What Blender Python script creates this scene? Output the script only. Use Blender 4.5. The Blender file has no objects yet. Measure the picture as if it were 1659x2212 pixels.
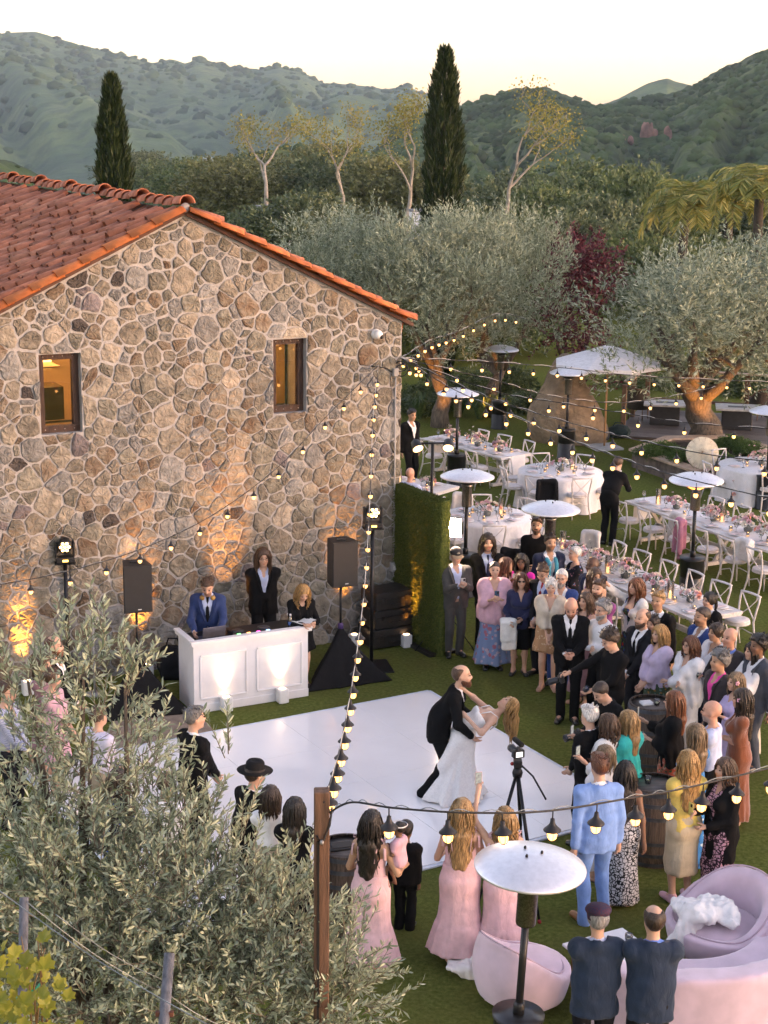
import bpy, bmesh, math, random
import numpy as np
from mathutils import Vector, Matrix
random.seed(7); RNG=np.random.default_rng(7)
SC=bpy.context.scene
COL=SC.collection
R_=math.radians
# ---------------------------------------------------------------- camera
CF,CP,CR,CH=3546.1,0.239265,0.0118076,8.28      # focal length in 1659x2212 pixels, pitch, roll, height
IW,IH=1659.,2212.
def _basis(p,r):
    fwd=np.array([0,math.cos(p),-math.sin(p)]); right=np.array([1.,0,0]); up=np.cross(right,fwd)
    return math.cos(r)*right+math.sin(r)*up, -math.sin(r)*right+math.cos(r)*up, fwd
CRt,CUp,CFw=_basis(CP,CR)
camd=bpy.data.cameras.new('camera'); cam=bpy.data.objects.new('camera',camd); COL.objects.link(cam)
camd.sensor_fit='VERTICAL'; camd.sensor_height=36.0; camd.sensor_width=27.0; camd.lens=CF/IH*36.0
camd.clip_start=0.1; camd.clip_end=20000
cam.matrix_world=Matrix(((CRt[0],CUp[0],-CFw[0],0),(CRt[1],CUp[1],-CFw[1],0),(CRt[2],CUp[2],-CFw[2],CH),(0,0,0,1)))
SC.camera=cam
def ray(x,y):
    d=CFw*CF+CRt*(x-IW/2)-CUp*(y-IH/2); return d/np.linalg.norm(d)
def G(x,y,z=0.):                       # the point at height z seen at photo position x, y
    d=ray(x,y); t=(z-CH)/d[2]; p=d*t; return Vector((p[0],p[1],z))
def D(x,y,dist):                       # a point at a given ground distance ahead
    d=ray(x,y); t=dist/d[1]; return Vector((d[0]*t,dist,CH+d[2]*t))
# ---------------------------------------------------------------- world, sun, exposure
world=bpy.data.worlds.new('World'); SC.world=world; world.use_nodes=True
wn=world.node_tree; wn.nodes.clear()
sky=wn.nodes.new('ShaderNodeTexSky'); sky.sky_type='NISHITA'; sky.sun_disc=False
SUN_EL,SUN_AZ=R_(6.2),R_(108.0)        # azimuth from +Y towards +X
sky.sun_elevation=SUN_EL; sky.sun_rotation=SUN_AZ; sky.altitude=200; sky.air_density=1.0; sky.dust_density=1.0; sky.ozone_density=1.0
hs=wn.nodes.new('ShaderNodeHueSaturation'); hs.inputs['Saturation'].default_value=0.76
bg=wn.nodes.new('ShaderNodeBackground'); bg.inputs['Strength'].default_value=0.15
wo=wn.nodes.new('ShaderNodeOutputWorld')
wn.links.new(sky.outputs[0],hs.inputs['Color']); wn.links.new(hs.outputs[0],bg.inputs['Color']); wn.links.new(bg.outputs[0],wo.inputs[0])
sl=bpy.data.lights.new('sun','SUN'); sl.energy=0.15; sl.angle=R_(60); sl.color=(1,.93,.84)
so=bpy.data.objects.new('sun',sl); COL.objects.link(so)
_sd=Vector((math.sin(SUN_AZ)*math.cos(SUN_EL),math.cos(SUN_AZ)*math.cos(SUN_EL),math.sin(SUN_EL)))
so.rotation_euler=_sd.to_track_quat('Z','Y').to_euler()
SC.view_settings.view_transform='Standard'; SC.view_settings.look='None'; SC.view_settings.gamma=1.0
SC.view_settings.exposure=2.36
SC.view_settings.use_white_balance=True; SC.view_settings.white_balance_temperature=7000; SC.view_settings.white_balance_tint=31
SC.render.engine='CYCLES'
SC.cycles.use_denoising=True
try: SC.cycles.denoiser='OPENIMAGEDENOISE'
except Exception: pass
SC.cycles.use_light_tree=True
SC.cycles.max_bounces=4; SC.cycles.diffuse_bounces=2; SC.cycles.glossy_bounces=2; SC.cycles.transmission_bounces=3; SC.cycles.transparent_max_bounces=8; SC.cycles.use_adaptive_sampling=True; SC.cycles.adaptive_threshold=.03; SC.cycles.volume_bounces=0
SC.cycles.sample_clamp_indirect=4.0
HAZE=1.15e-4
SC.cycles.caustics_reflective=False; SC.cycles.caustics_refractive=False
# ---------------------------------------------------------------- helpers
def link(o,parent=None):
    COL.objects.link(o)
    if parent is not None: o.parent=parent
    return o
def tag(o,label=None,cat=None,group=None,kind=None):
    if label: o['label']=label
    if cat: o['category']=cat
    if group: o['group']=group
    if kind: o['kind']=kind
    return o
def thing(name,label,cat,loc=(0,0,0),rz=0.,group=None):
    o=bpy.data.objects.new(name,None); COL.objects.link(o); o.empty_display_size=.1
    o.location=loc; o.rotation_euler=(0,0,rz); return tag(o,label,cat,group)
def obj(name,me,m=None,parent=None):
    if m is not None and len(me.materials)==0:
        for q in (m if isinstance(m,(list,tuple)) else [m]): me.materials.append(q)
    return link(bpy.data.objects.new(name,me),parent)
def copy_tree(o,parent=None):
    c=o.copy(); COL.objects.link(c); c.parent=parent
    for ch in o.children: copy_tree(ch,c)
    return c
def npmesh(name,V,Fq,smooth=True,col=None,tri=False):
    V=np.asarray(V,np.float32); Fq=np.asarray(Fq,np.int32); k=Fq.shape[1]
    me=bpy.data.meshes.new(name); me.vertices.add(len(V)); me.vertices.foreach_set('co',V.ravel())
    me.loops.add(Fq.size); me.loops.foreach_set('vertex_index',Fq.ravel())
    me.polygons.add(len(Fq)); me.polygons.foreach_set('loop_start',np.arange(0,Fq.size,k,dtype=np.int32))
    try: me.polygons.foreach_set('loop_total',np.full(len(Fq),k,np.int32))
    except Exception: pass
    me.update(calc_edges=True)
    if smooth: me.polygons.foreach_set('use_smooth',np.ones(len(Fq),bool))
    if col is not None:
        a=me.attributes.new('Col','FLOAT_COLOR','POINT'); c=np.ones((len(V),4),np.float32); c[:,:3]=col; a.data.foreach_set('color',c.ravel())
    return me
class MB:
    """collects simple shapes; build() links them as one mesh object"""
    def __init__(s): s.v=[]; s.f=[]; s.m=[]; s.sm=[]
    def add(s,V,F,mi=0,smooth=False):
        b=len(s.v); s.v.extend([tuple(p) for p in V])
        for q in F: s.f.append([i+b for i in q]); s.m.append(mi); s.sm.append(smooth)
        return s
    def box(s,c,d,rot=None,mi=0,taper=1.0,bev=0.0):
        hx,hy,hz=d[0]/2,d[1]/2,d[2]/2
        if bev>0:
            b=min(bev,hx*.9,hy*.9,hz*.9); P=[]
            for sz in(-1,1):
                for (ax,ay,az) in ((hx-b,hy-b,hz),(hx,hy-b,hz-b),(hx-b,hy,hz-b)): pass
            V=[];idx={}
            for sx in(-1,1):
                for sy in(-1,1):
                    for sz in(-1,1):
                        t=taper if sz>0 else 1.0
                        for k,(ax,ay,az) in enumerate(((hx,hy-b,hz-b),(hx-b,hy,hz-b),(hx-b,hy-b,hz))):
                            idx[(sx,sy,sz,k)]=len(V); V.append(Vector((sx*ax*t,sy*ay*t,sz*az)))
            F=[]
            def q(*a): F.append(list(a))
            I=idx
            for sx in(-1,1): q(*[I[(sx,a,b_,0)] for a,b_ in ((-1,-1),(1,-1),(1,1),(-1,1))][::1 if sx>0 else -1])
            for sy in(-1,1): q(*[I[(a,sy,b_,1)] for a,b_ in ((-1,-1),(1,-1),(1,1),(-1,1))][::-1 if sy>0 else 1])
            for sz in(-1,1): q(*[I[(a,b_,sz,2)] for a,b_ in ((-1,-1),(1,-1),(1,1),(-1,1))][::1 if sz>0 else -1])
            for sx in(-1,1):
                for sy in(-1,1): q(I[(sx,sy,-1,0)],I[(sx,sy,-1,1)],I[(sx,sy,1,1)],I[(sx,sy,1,0)])
                for sz in(-1,1): q(I[(sx,-1,sz,0)],I[(sx,-1,sz,2)],I[(sx,1,sz,2)],I[(sx,1,sz,0)])
            for sy in(-1,1):
                for sz in(-1,1): q(I[(-1,sy,sz,1)],I[(-1,sy,sz,2)],I[(1,sy,sz,2)],I[(1,sy,sz,1)])
            for sx in(-1,1):
                for sy in(-1,1):
                    for sz in(-1,1): q(I[(sx,sy,sz,0)],I[(sx,sy,sz,1)],I[(sx,sy,sz,2)])
        else:
            V=[Vector((x*hx*(taper if z>0 else 1),y*hy*(taper if z>0 else 1),z*hz)) for z in(-1,1) for y in(-1,1) for x in(-1,1)]
            F=[(0,2,3,1),(4,5,7,6),(0,1,5,4),(2,6,7,3),(0,4,6,2),(1,3,7,5)]
        M=rot if rot is not None else Matrix.Identity(3)
        c=Vector(c); return s.add([M@p+c for p in V],F,mi)
    def tube(s,path,r,n=8,mi=0,cap=True,smooth=True,flat=1.0,up=None):
        P=[Vector(p) for p in path]; rs=r if isinstance(r,(list,tuple)) else [r]*len(P)
        V=[];F=[]; t0=None
        for i,p in enumerate(P):
            t=(P[min(i+1,len(P)-1)]-P[max(i-1,0)]); t=t.normalized() if t.length>1e-9 else Vector((0,0,1))
            if i==0:
                a=Vector(up) if up is not None else (Vector((0,0,1)) if abs(t.z)<.9 else Vector((1,0,0)))
            else: a=n1
            b=t.cross(a); b=b.normalized() if b.length>1e-6 else t.orthogonal().normalized()
            n1=b.cross(t).normalized()
            for k in range(n):
                an=2*math.pi*k/n; V.append(p+b*(math.cos(an)*rs[i])+n1*(math.sin(an)*rs[i]*flat))
        for i in range(len(P)-1):
            for k in range(n): F.append((i*n+k,i*n+(k+1)%n,(i+1)*n+(k+1)%n,(i+1)*n+k))
        if cap: F.append(tuple(range(n))[::-1]); F.append(tuple((len(P)-1)*n+k for k in range(n)))
        return s.add(V,F,mi,smooth)
    def lathe(s,prof,c=(0,0,0),n=16,mi=0,smooth=True,rot=None,cap=True):
        c=Vector(c); V=[];F=[]; M=rot if rot is not None else Matrix.Identity(3)
        for (r,z) in prof:
            for k in range(n): an=2*math.pi*k/n; V.append(M@Vector((r*math.cos(an),r*math.sin(an),z))+c)
        m=len(prof)
        for i in range(m-1):
            for k in range(n): F.append((i*n+k,i*n+(k+1)%n,(i+1)*n+(k+1)%n,(i+1)*n+k))
        if cap:
            if prof[0][0]>1e-4: F.append(tuple(range(n))[::-1])
            if prof[-1][0]>1e-4: F.append(tuple((m-1)*n+k for k in range(n)))
        return s.add(V,F,mi,smooth)
    def sphere(s,c,r,n=10,m=6,mi=0,sc=(1,1,1),rot=None):
        M=rot if rot is not None else Matrix.Identity(3); c=Vector(c); V=[];F=[]
        for i in range(m+1):
            a=math.pi*i/m
            for k in range(n): b=2*math.pi*k/n; V.append(M@Vector((r*sc[0]*math.sin(a)*math.cos(b),r*sc[1]*math.sin(a)*math.sin(b),-r*sc[2]*math.cos(a)))+c)
        for i in range(m):
            for k in range(n): F.append((i*n+k,i*n+(k+1)%n,(i+1)*n+(k+1)%n,(i+1)*n+k))
        return s.add(V,F,mi,True)
    def quad(s,a,b,c,d,mi=0): return s.add([a,b,c,d],[(0,1,2,3)],mi)
    def mesh(s,name):
        me=bpy.data.meshes.new(name); me.from_pydata(s.v,[],s.f)
        me.polygons.foreach_set('use_smooth',s.sm); me.polygons.foreach_set('material_index',s.m); me.update(); return me
    def build(s,name,m,parent=None): return obj(name,s.mesh(name),m,parent)
def rotz(a): return Matrix.Rotation(a,3,'Z')
def frame(z,x=None):
    z=Vector(z).normalized(); x=Vector(x) if x is not None else (Vector((1,0,0)) if abs(z.x)<.9 else Vector((0,1,0)))
    y=z.cross(x).normalized(); x=y.cross(z).normalized(); return Matrix((x,y,z)).transposed()
# ---------------------------------------------------------------- numpy noise
_PT=RNG.random((64,64,64)).astype(np.float32)
def vnoise(x,y,z):
    x=np.asarray(x,np.float32);y=np.asarray(y,np.float32);z=np.asarray(z,np.float32)
    x,y,z=np.broadcast_arrays(x,y,z)
    xi=np.floor(x).astype(np.int64);yi=np.floor(y).astype(np.int64);zi=np.floor(z).astype(np.int64)
    fx=x-xi;fy=y-yi;fz=z-zi; fx=fx*fx*(3-2*fx);fy=fy*fy*(3-2*fy);fz=fz*fz*(3-2*fz)
    def g(a,b,c): return _PT[(xi+a)&63,(yi+b)&63,(zi+c)&63]
    return ((g(0,0,0)*(1-fx)+g(1,0,0)*fx)*(1-fy)+(g(0,1,0)*(1-fx)+g(1,1,0)*fx)*fy)*(1-fz)+((g(0,0,1)*(1-fx)+g(1,0,1)*fx)*(1-fy)+(g(0,1,1)*(1-fx)+g(1,1,1)*fx)*fy)*fz
def fbm(x,y,z=0.,o=4):
    s=0;a=.5
    for i in range(o): s=s+a*(vnoise(x,y,z)-.5)*2; x=x*2.03+7.1;y=y*2.03+3.3;z=z*2.03+1.7;a*=.5
    return s
# ---------------------------------------------------------------- distance fields -> meshes (surface nets)
class SDF:
    def __init__(s,lo,hi,h,hz=None,zbands=None):
        s.lo=np.array(lo,float);s.hi=np.array(hi,float)
        s.xs=np.arange(lo[0],hi[0]+h,h,dtype=np.float32); s.ys=np.arange(lo[1],hi[1]+h,h,dtype=np.float32)
        if zbands:
            z=[lo[2]]
            while z[-1]<hi[2]:
                st=h
                for (a,b,q) in zbands:
                    if a<=z[-1]<b: st=q
                z.append(z[-1]+st)
            s.zs=np.array(z,np.float32)
        else: s.zs=np.arange(lo[2],hi[2]+(hz or h),hz or h,dtype=np.float32)
        s.F=np.full((len(s.xs),len(s.ys),len(s.zs)),.5,np.float32)
    def sub(s,a,b):
        sl=[]
        for ax,lo,hi in zip((s.xs,s.ys,s.zs),a,b):
            i=max(0,int(np.searchsorted(ax,lo))-1); j=min(len(ax),int(np.searchsorted(ax,hi))+1); sl.append(slice(i,max(j,i+1)))
        X=s.xs[sl[0]][:,None,None];Y=s.ys[sl[1]][None,:,None];Z=s.zs[sl[2]][None,None,:]
        return tuple(sl),X,Y,Z
    @staticmethod
    def smin(a,b,k):
        if k<=0: return np.minimum(a,b)
        h=np.clip(.5+.5*(b-a)/k,0,1); return b*(1-h)+a*h-k*h*(1-h)
    def cap(s,A,B,ra,rb,k=.03,ax=None,sx=1.0,op='add'):
        """tapered capsule from A to B; ax, sx: stretch of the section along a direction"""
        A=np.asarray(A,np.float32);B=np.asarray(B,np.float32); m=max(ra,rb)*max(sx,1)+.12
        sl,X,Y,Z=s.sub(np.minimum(A,B)-m,np.maximum(A,B)+m)
        px=X-A[0];py=Y-A[1];pz=Z-A[2]; d=B-A; L=float(d@d)+1e-9
        t=np.clip((px*d[0]+py*d[1]+pz*d[2])/L,0,1)
        qx=px-t*d[0];qy=py-t*d[1];qz=pz-t*d[2]; q2=qx*qx+qy*qy+qz*qz
        if ax is not None:
            w=qx*ax[0]+qy*ax[1]+qz*ax[2]; q2=q2-w*w*(1-1/(sx*sx))
        dist=np.sqrt(np.maximum(q2,0))-(ra+t*(rb-ra))
        s.comb(sl,dist,k,op); return s
    def ell(s,C,r,M=None,k=.03,op='add'):
        C=np.asarray(C,np.float32); r=np.asarray(r,np.float32); m=float(max(r))+.12
        sl,X,Y,Z=s.sub(C-m,C+m); px=X-C[0];py=Y-C[1];pz=Z-C[2]
        if M is None: a,b,c=px/r[0],py/r[1],pz/r[2]
        else:
            M=np.asarray(M,np.float32)          # columns = axes
            a=(px*M[0,0]+py*M[1,0]+pz*M[2,0])/r[0];b=(px*M[0,1]+py*M[1,1]+pz*M[2,1])/r[1];c=(px*M[0,2]+py*M[1,2]+pz*M[2,2])/r[2]
        n=np.sqrt(a*a+b*b+c*c); g=np.sqrt((a/r[0])**2+(b/r[1])**2+(c/r[2])**2)+1e-6
        s.comb(sl,n*(n-1)/g,k,op); return s
    def rbox(s,C,half,r,M=None,k=.02,op='add'):
        C=np.asarray(C,np.float32); half=np.asarray(half,np.float32); m=float(np.linalg.norm(half))+.12
        sl,X,Y,Z=s.sub(C-m,C+m); px=X-C[0];py=Y-C[1];pz=Z-C[2]
        if M is None: a,b,c=px+0*py+0*pz,py+0*px+0*pz,pz+0*px+0*py
        else:
            M=np.asarray(M,np.float32)
            a=px*M[0,0]+py*M[1,0]+pz*M[2,0];b=px*M[0,1]+py*M[1,1]+pz*M[2,1];c=px*M[0,2]+py*M[1,2]+pz*M[2,2]
        a=np.abs(a)-half[0]+r;b=np.abs(b)-half[1]+r;c=np.abs(c)-half[2]+r
        dist=np.sqrt(np.maximum(a,0)**2+np.maximum(b,0)**2+np.maximum(c,0)**2)+np.minimum(np.maximum(a,np.maximum(b,c)),0)-r
        s.comb(sl,dist,k,op); return s
    def comb(s,sl,dist,k,op):
        F=s.F[sl]
        if op=='add': s.F[sl]=s.smin(F,dist,k)
        elif op=='cut': s.F[sl]=-s.smin(-F,dist,k)
        elif op=='and': s.F[sl]=-s.smin(-F,-dist,k)
    def plane(s,p,n,k=0.):          # keep the side the normal points away from
        X=s.xs[:,None,None];Y=s.ys[None,:,None];Z=s.zs[None,None,:]
        d=(X-p[0])*n[0]+(Y-p[1])*n[1]+(Z-p[2])*n[2]
        s.F=np.maximum(s.F,d) if k<=0 else -s.smin(-s.F,-d,k); return s
    def grid(s): return s.xs[:,None,None],s.ys[None,:,None],s.zs[None,None,:]
    def mesh(s,smooth_it=0):
        F=s.F; I=F<0
        n=I[:-1,:-1,:-1].astype(np.int8)
        cnt=np.zeros(n.shape,np.int8)
        for a in(0,1):
            for b in(0,1):
                for c in(0,1): cnt+=I[a:F.shape[0]-1+a,b:F.shape[1]-1+b,c:F.shape[2]-1+c]
        act=(cnt>0)&(cnt<8); ijk=np.argwhere(act)
        if len(ijk)==0: return np.zeros((0,3)),np.zeros((0,4),int)
        idm=np.full(act.shape,-1,np.int32); idm[act]=np.arange(len(ijk))
        i,j,k=ijk.T; acc=np.zeros((len(ijk),3),np.float64); num=np.zeros(len(ijk))
        cor=[(a,b,c) for a in(0,1) for b in(0,1) for c in(0,1)]
        val={q:F[i+q[0],j+q[1],k+q[2]] for q in cor}
        ax=(s.xs,s.ys,s.zs)
        for q in cor:
            for d in range(3):
                if q[d]==0:
                    r=list(q); r[d]=1; r=tuple(r); va,vb=val[q],val[r]; m=(va<0)!=(vb<0)
                    t=np.where(m,va/(va-vb+1e-12),0)
                    co=[ax[e][(i,j,k)[e]+q[e]].astype(np.float64) for e in range(3)]
                    co[d]=co[d]+t*(ax[d][(i,j,k)[d]+1]-ax[d][(i,j,k)[d]])
                    for e in range(3): acc[:,e]+=np.where(m,co[e],0)
                    num+=m
        V=acc/num[:,None]
        Q=[]
        for d in range(3):
            sa=[slice(0,-1)]*3; A=I.copy()
            s0=[slice(None)]*3;s1=[slice(None)]*3; s0[d]=slice(0,-1);s1[d]=slice(1,None)
            ch=I[tuple(s0)]!=I[tuple(s1)]
            e=np.argwhere(ch); 
            o=[x for x in range(3) if x!=d]
            ok=np.ones(len(e),bool)
            for x in o: ok&=(e[:,x]>0)&(e[:,x]<F.shape[x]-1)
            e=e[ok]
            if not len(e): continue
            def cid(da,db):
                c=e.copy(); c[:,o[0]]-=da; c[:,o[1]]-=db; return idm[c[:,0],c[:,1],c[:,2]]
            q=np.stack([cid(0,0),cid(1,0),cid(1,1),cid(0,1)],1)
            ins=I[e[:,0],e[:,1],e[:,2]]
            flip=ins if d!=1 else ~ins
            q[~flip]=q[~flip][:,::-1]
            Q.append(q)
        Q=np.concatenate(Q)
        for _ in range(smooth_it):
            A=np.zeros_like(V);N=np.zeros(len(V))
            for a,b in((0,1),(1,2),(2,3),(3,0)):
                np.add.at(A,Q[:,a],V[Q[:,b]]);np.add.at(A,Q[:,b],V[Q[:,a]]);np.add.at(N,Q[:,a],1);np.add.at(N,Q[:,b],1)
            V=V*.45+.55*A/np.maximum(N,1)[:,None]
        return V,Q
def sdf_obj(S,name,m,parent=None,it=1):
    V,Q=S.mesh(it); return obj(name,npmesh(name,V,Q),m,parent)
# ---------------------------------------------------------------- materials
MATS={}
def _nt(name):
    m=bpy.data.materials.new(name); m.use_nodes=True; nt=m.node_tree
    return m,nt,nt.nodes['Principled BSDF']
def mat(name,col,rough=.6,metal=0.,var=.18,scale=8.,bump=.0,bscale=60.,spec=.4,col2=None,sheen=0.,stretch=None,obj_rand=0.,detail=4.,coat=0.,emit=None,estr=0.,bdist=.01,trans=0.,alpha=1.0,sss=0.,wr=0.):
    if name in MATS: return MATS[name]
    m,nt,b=_nt(name); N=nt.nodes;L=nt.links
    tc=N.new('ShaderNodeTexCoord'); mp=N.new('ShaderNodeMapping'); L.new(tc.outputs['Object'],mp.inputs[0])
    if stretch: mp.inputs['Scale'].default_value=stretch
    nz=N.new('ShaderNodeTexNoise'); nz.inputs['Scale'].default_value=scale; nz.inputs['Detail'].default_value=detail; L.new(mp.outputs[0],nz.inputs['Vector'])
    rp=N.new('ShaderNodeValToRGB'); c=col; c2=col2 or tuple(min(1,x*(1+var)) for x in col); c1=tuple(x*(1-var) for x in col)
    rp.color_ramp.elements[0].position=.32;rp.color_ramp.elements[1].position=.68
    rp.color_ramp.elements[0].color=(*c1,1);rp.color_ramp.elements[1].color=(*c2,1); L.new(nz.outputs['Fac'],rp.inputs[0])
    out=rp.outputs[0]
    if obj_rand>0:
        oi=N.new('ShaderNodeObjectInfo'); h=N.new('ShaderNodeHueSaturation'); mr=N.new('ShaderNodeMapRange')
        mr.inputs['To Min'].default_value=1-obj_rand; mr.inputs['To Max'].default_value=1+obj_rand
        L.new(oi.outputs['Random'],mr.inputs['Value']); L.new(mr.outputs[0],h.inputs['Value']); L.new(out,h.inputs['Color']); out=h.outputs[0]
    L.new(out,b.inputs['Base Color']); b.inputs['Roughness'].default_value=rough; b.inputs['Metallic'].default_value=metal
    b.inputs['Specular IOR Level'].default_value=spec
    if sheen: b.inputs['Sheen Weight'].default_value=sheen; b.inputs['Sheen Roughness'].default_value=.5
    if coat: b.inputs['Coat Weight'].default_value=coat
    if trans: b.inputs['Transmission Weight'].default_value=trans
    if alpha<1: b.inputs['Alpha'].default_value=alpha
    if sss: b.inputs['Subsurface Weight'].default_value=sss; b.inputs['Subsurface Radius'].default_value=(.02,.008,.004)
    if emit: m.cycles.emission_sampling='NONE'; b.inputs['Emission Color'].default_value=(*emit,1); b.inputs['Emission Strength'].default_value=estr
    if bump>0:
        n2=N.new('ShaderNodeTexNoise'); n2.inputs['Scale'].default_value=bscale; n2.inputs['Detail'].default_value=5; L.new(mp.outputs[0],n2.inputs['Vector'])
        bp=N.new('ShaderNodeBump'); bp.inputs['Strength'].default_value=bump; bp.inputs['Distance'].default_value=bdist; L.new(n2.outputs['Fac'],bp.inputs['Height']); L.new(bp.outputs[0],b.inputs['Normal'])
        if wr>0:
            m3=N.new('ShaderNodeMapping'); m3.inputs['Scale'].default_value=(1,1,.42); m3.inputs['Rotation'].default_value=(.5,.4,.2); L.new(tc.outputs['Object'],m3.inputs[0])
            n3=N.new('ShaderNodeTexNoise'); n3.inputs['Scale'].default_value=15; n3.inputs['Detail'].default_value=3; n3.inputs['Distortion'].default_value=.8; L.new(m3.outputs[0],n3.inputs['Vector'])
            b3=N.new('ShaderNodeBump'); b3.inputs['Strength'].default_value=wr; b3.inputs['Distance'].default_value=.03; L.new(n3.outputs['Fac'],b3.inputs['Height']); L.new(b3.outputs[0],bp.inputs['Normal'])
    MATS[name]=m; return m
def emat(name,col,s,light=False):
    if name in MATS: return MATS[name]
    m=bpy.data.materials.new(name); m.cycles.emission_sampling='FRONT' if light else 'NONE'; m.use_nodes=True; nt=m.node_tree; nt.nodes.clear()
    e=nt.nodes.new('ShaderNodeEmission'); e.inputs[0].default_value=(*col,1); e.inputs[1].default_value=s
    o=nt.nodes.new('ShaderNodeOutputMaterial'); nt.links.new(e.outputs[0],o.inputs[0]); MATS[name]=m; return m
def glass(name,col=(1,1,1),rough=.05,alpha=.25):
    """thin clear glass: mostly see-through with a glossy coat"""
    if name in MATS: return MATS[name]
    m=bpy.data.materials.new(name); m.use_nodes=True; nt=m.node_tree; nt.nodes.clear(); N=nt.nodes;L=nt.links
    t=N.new('ShaderNodeBsdfTransparent'); t.inputs[0].default_value=(*col,1); g=N.new('ShaderNodeBsdfGlossy'); g.inputs['Roughness'].default_value=rough
    fr=N.new('ShaderNodeFresnel'); fr.inputs[0].default_value=1.5; ad=N.new('ShaderNodeMath'); ad.operation='ADD'; ad.inputs[1].default_value=alpha; ad.use_clamp=True
    mx=N.new('ShaderNodeMixShader'); o=N.new('ShaderNodeOutputMaterial')
    L.new(fr.outputs[0],ad.inputs[0]);L.new(ad.outputs[0],mx.inputs[0]);L.new(t.outputs[0],mx.inputs[1]);L.new(g.outputs[0],mx.inputs[2]);L.new(mx.outputs[0],o.inputs[0]); MATS[name]=m; return m
# ================================================================ people
def skin_mat():
    m,nt,b=_nt('skin'); N=nt.nodes;L=nt.links
    a=N.new('ShaderNodeAttribute'); a.attribute_name='Col'; tc=N.new('ShaderNodeTexCoord'); nz=N.new('ShaderNodeTexNoise'); nz.inputs['Scale'].default_value=30; L.new(tc.outputs['Object'],nz.inputs['Vector'])
    mr=N.new('ShaderNodeMapRange'); mr.inputs['To Min'].default_value=.86; mr.inputs['To Max'].default_value=1.12; L.new(nz.outputs['Fac'],mr.inputs['Value'])
    h=N.new('ShaderNodeHueSaturation'); L.new(mr.outputs[0],h.inputs['Value']); L.new(a.outputs['Color'],h.inputs['Color']); L.new(h.outputs[0],b.inputs['Base Color'])
    b.inputs['Roughness'].default_value=.5; b.inputs['Specular IOR Level'].default_value=.35; 
    return m
M_skin=skin_mat()
SK={'l':(.56,.33,.23),'p':(.60,.36,.27),'t':(.44,.25,.155),'b':(.20,.10,.06),'d':(.10,.05,.032),'r':(.56,.29,.20)}
def hairmat(c):
    nm='hair_%d_%d_%d'%tuple(int(x*999) for x in c)
    return mat(nm,c,rough=.42,var=.55,scale=26,stretch=(3.2,3.2,.55),bump=.9,bscale=34,bdist=.012,spec=.45,detail=6)
HC={'black':(.016,.012,.010),'dark':(.034,.021,.014),'brown':(.072,.038,.021),'auburn':(.10,.035,.015),'red':(.15,.05,.018),'blond':(.30,.18,.075),'ash':(.19,.125,.07),'gold':(.36,.20,.07),'grey':(.13,.125,.12),'white':(.55,.53,.50),'salt':(.24,.23,.22)}
def cloth(name,c,rough=.85,var=.10,scale=12,bump=.35,bscale=160,sheen=.10,**k):
    if max(c)<.03: sheen=0.; k.setdefault('spec',.12)
    k.setdefault('spec',.25); return mat('cloth_'+name,c,rough=rough,var=var,scale=scale,bump=bump,bscale=bscale,sheen=sheen,bdist=.004,**{'wr':.38,**k})
def patt(name,base,cols,scale=14.,kind='spots',thr=.32,rough=.85):
    """printed fabric: a ground colour with spots / blotches of other colours"""
    nm='print_'+name
    if nm in MATS: return MATS[nm]
    m,nt,b=_nt(nm); N=nt.nodes;L=nt.links; tc=N.new('ShaderNodeTexCoord'); nz=N.new('ShaderNodeTexNoise'); nz.inputs['Scale'].default_value=scale*.8
    ad=N.new('ShaderNodeVectorMath'); ad.operation='MULTIPLY_ADD'; ad.inputs[1].default_value=(.05,.05,.05); L.new(tc.outputs['Object'],nz.inputs['Vector']); L.new(nz.outputs['Color'],ad.inputs[0]); L.new(tc.outputs['Object'],ad.inputs[2])
    cur=None
    if kind=='check':
        sx=N.new('ShaderNodeTexChecker'); sx.inputs['Scale'].default_value=scale; sx.inputs[1].default_value=(*base,1); sx.inputs[2].default_value=(*cols[0],1); L.new(tc.outputs['Object'],sx.inputs[0]); cur=sx.outputs[0]
    else:
        for i,c in enumerate(cols):
            v=N.new('ShaderNodeTexVoronoi'); v.inputs['Scale'].default_value=scale*(1+.37*i); v.feature='DISTANCE_TO_EDGE' if kind=='leopard' else 'F1'
            L.new(ad.outputs[0],v.inputs['Vector']); mr=N.new('ShaderNodeMath'); mr.operation='LESS_THAN'; mr.inputs[1].default_value=thr; L.new(v.outputs['Distance'],mr.inputs[0])
            mx=N.new('ShaderNodeMix'); mx.data_type='RGBA'; L.new(mr.outputs[0],mx.inputs['Factor'])
            if cur is None: mx.inputs['A'].default_value=(*base,1)
            else: L.new(cur,mx.inputs['A'])
            mx.inputs['B'].default_value=(*c,1); cur=mx.outputs['Result']
    L.new(cur,b.inputs['Base Color']); b.inputs['Roughness'].default_value=rough; b.inputs['Specular IOR Level'].default_value=.25
    MATS[nm]=m; return m
v3=lambda *a: np.array(a,float)
def nrm(v): v=np.asarray(v,float); return v/(np.linalg.norm(v)+1e-9)
def rotm(ax,deg):
    return np.array(Matrix.Rotation(R_(deg),3,Vector(ax)))
def ik(A,T,a,b,pole):
    d=T-A; L=np.linalg.norm(d); 
    if L>(a+b)*.995: T=A+d/L*(a+b)*.995; d=T-A; L=np.linalg.norm(d)
    u=d/(L+1e-9); x=(a*a-b*b+L*L)/(2*L+1e-9); y=math.sqrt(max(a*a-x*x,0)); p=np.asarray(pole,float); p=p-u*(p@u); return A+u*x+nrm(p)*y, T
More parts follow.
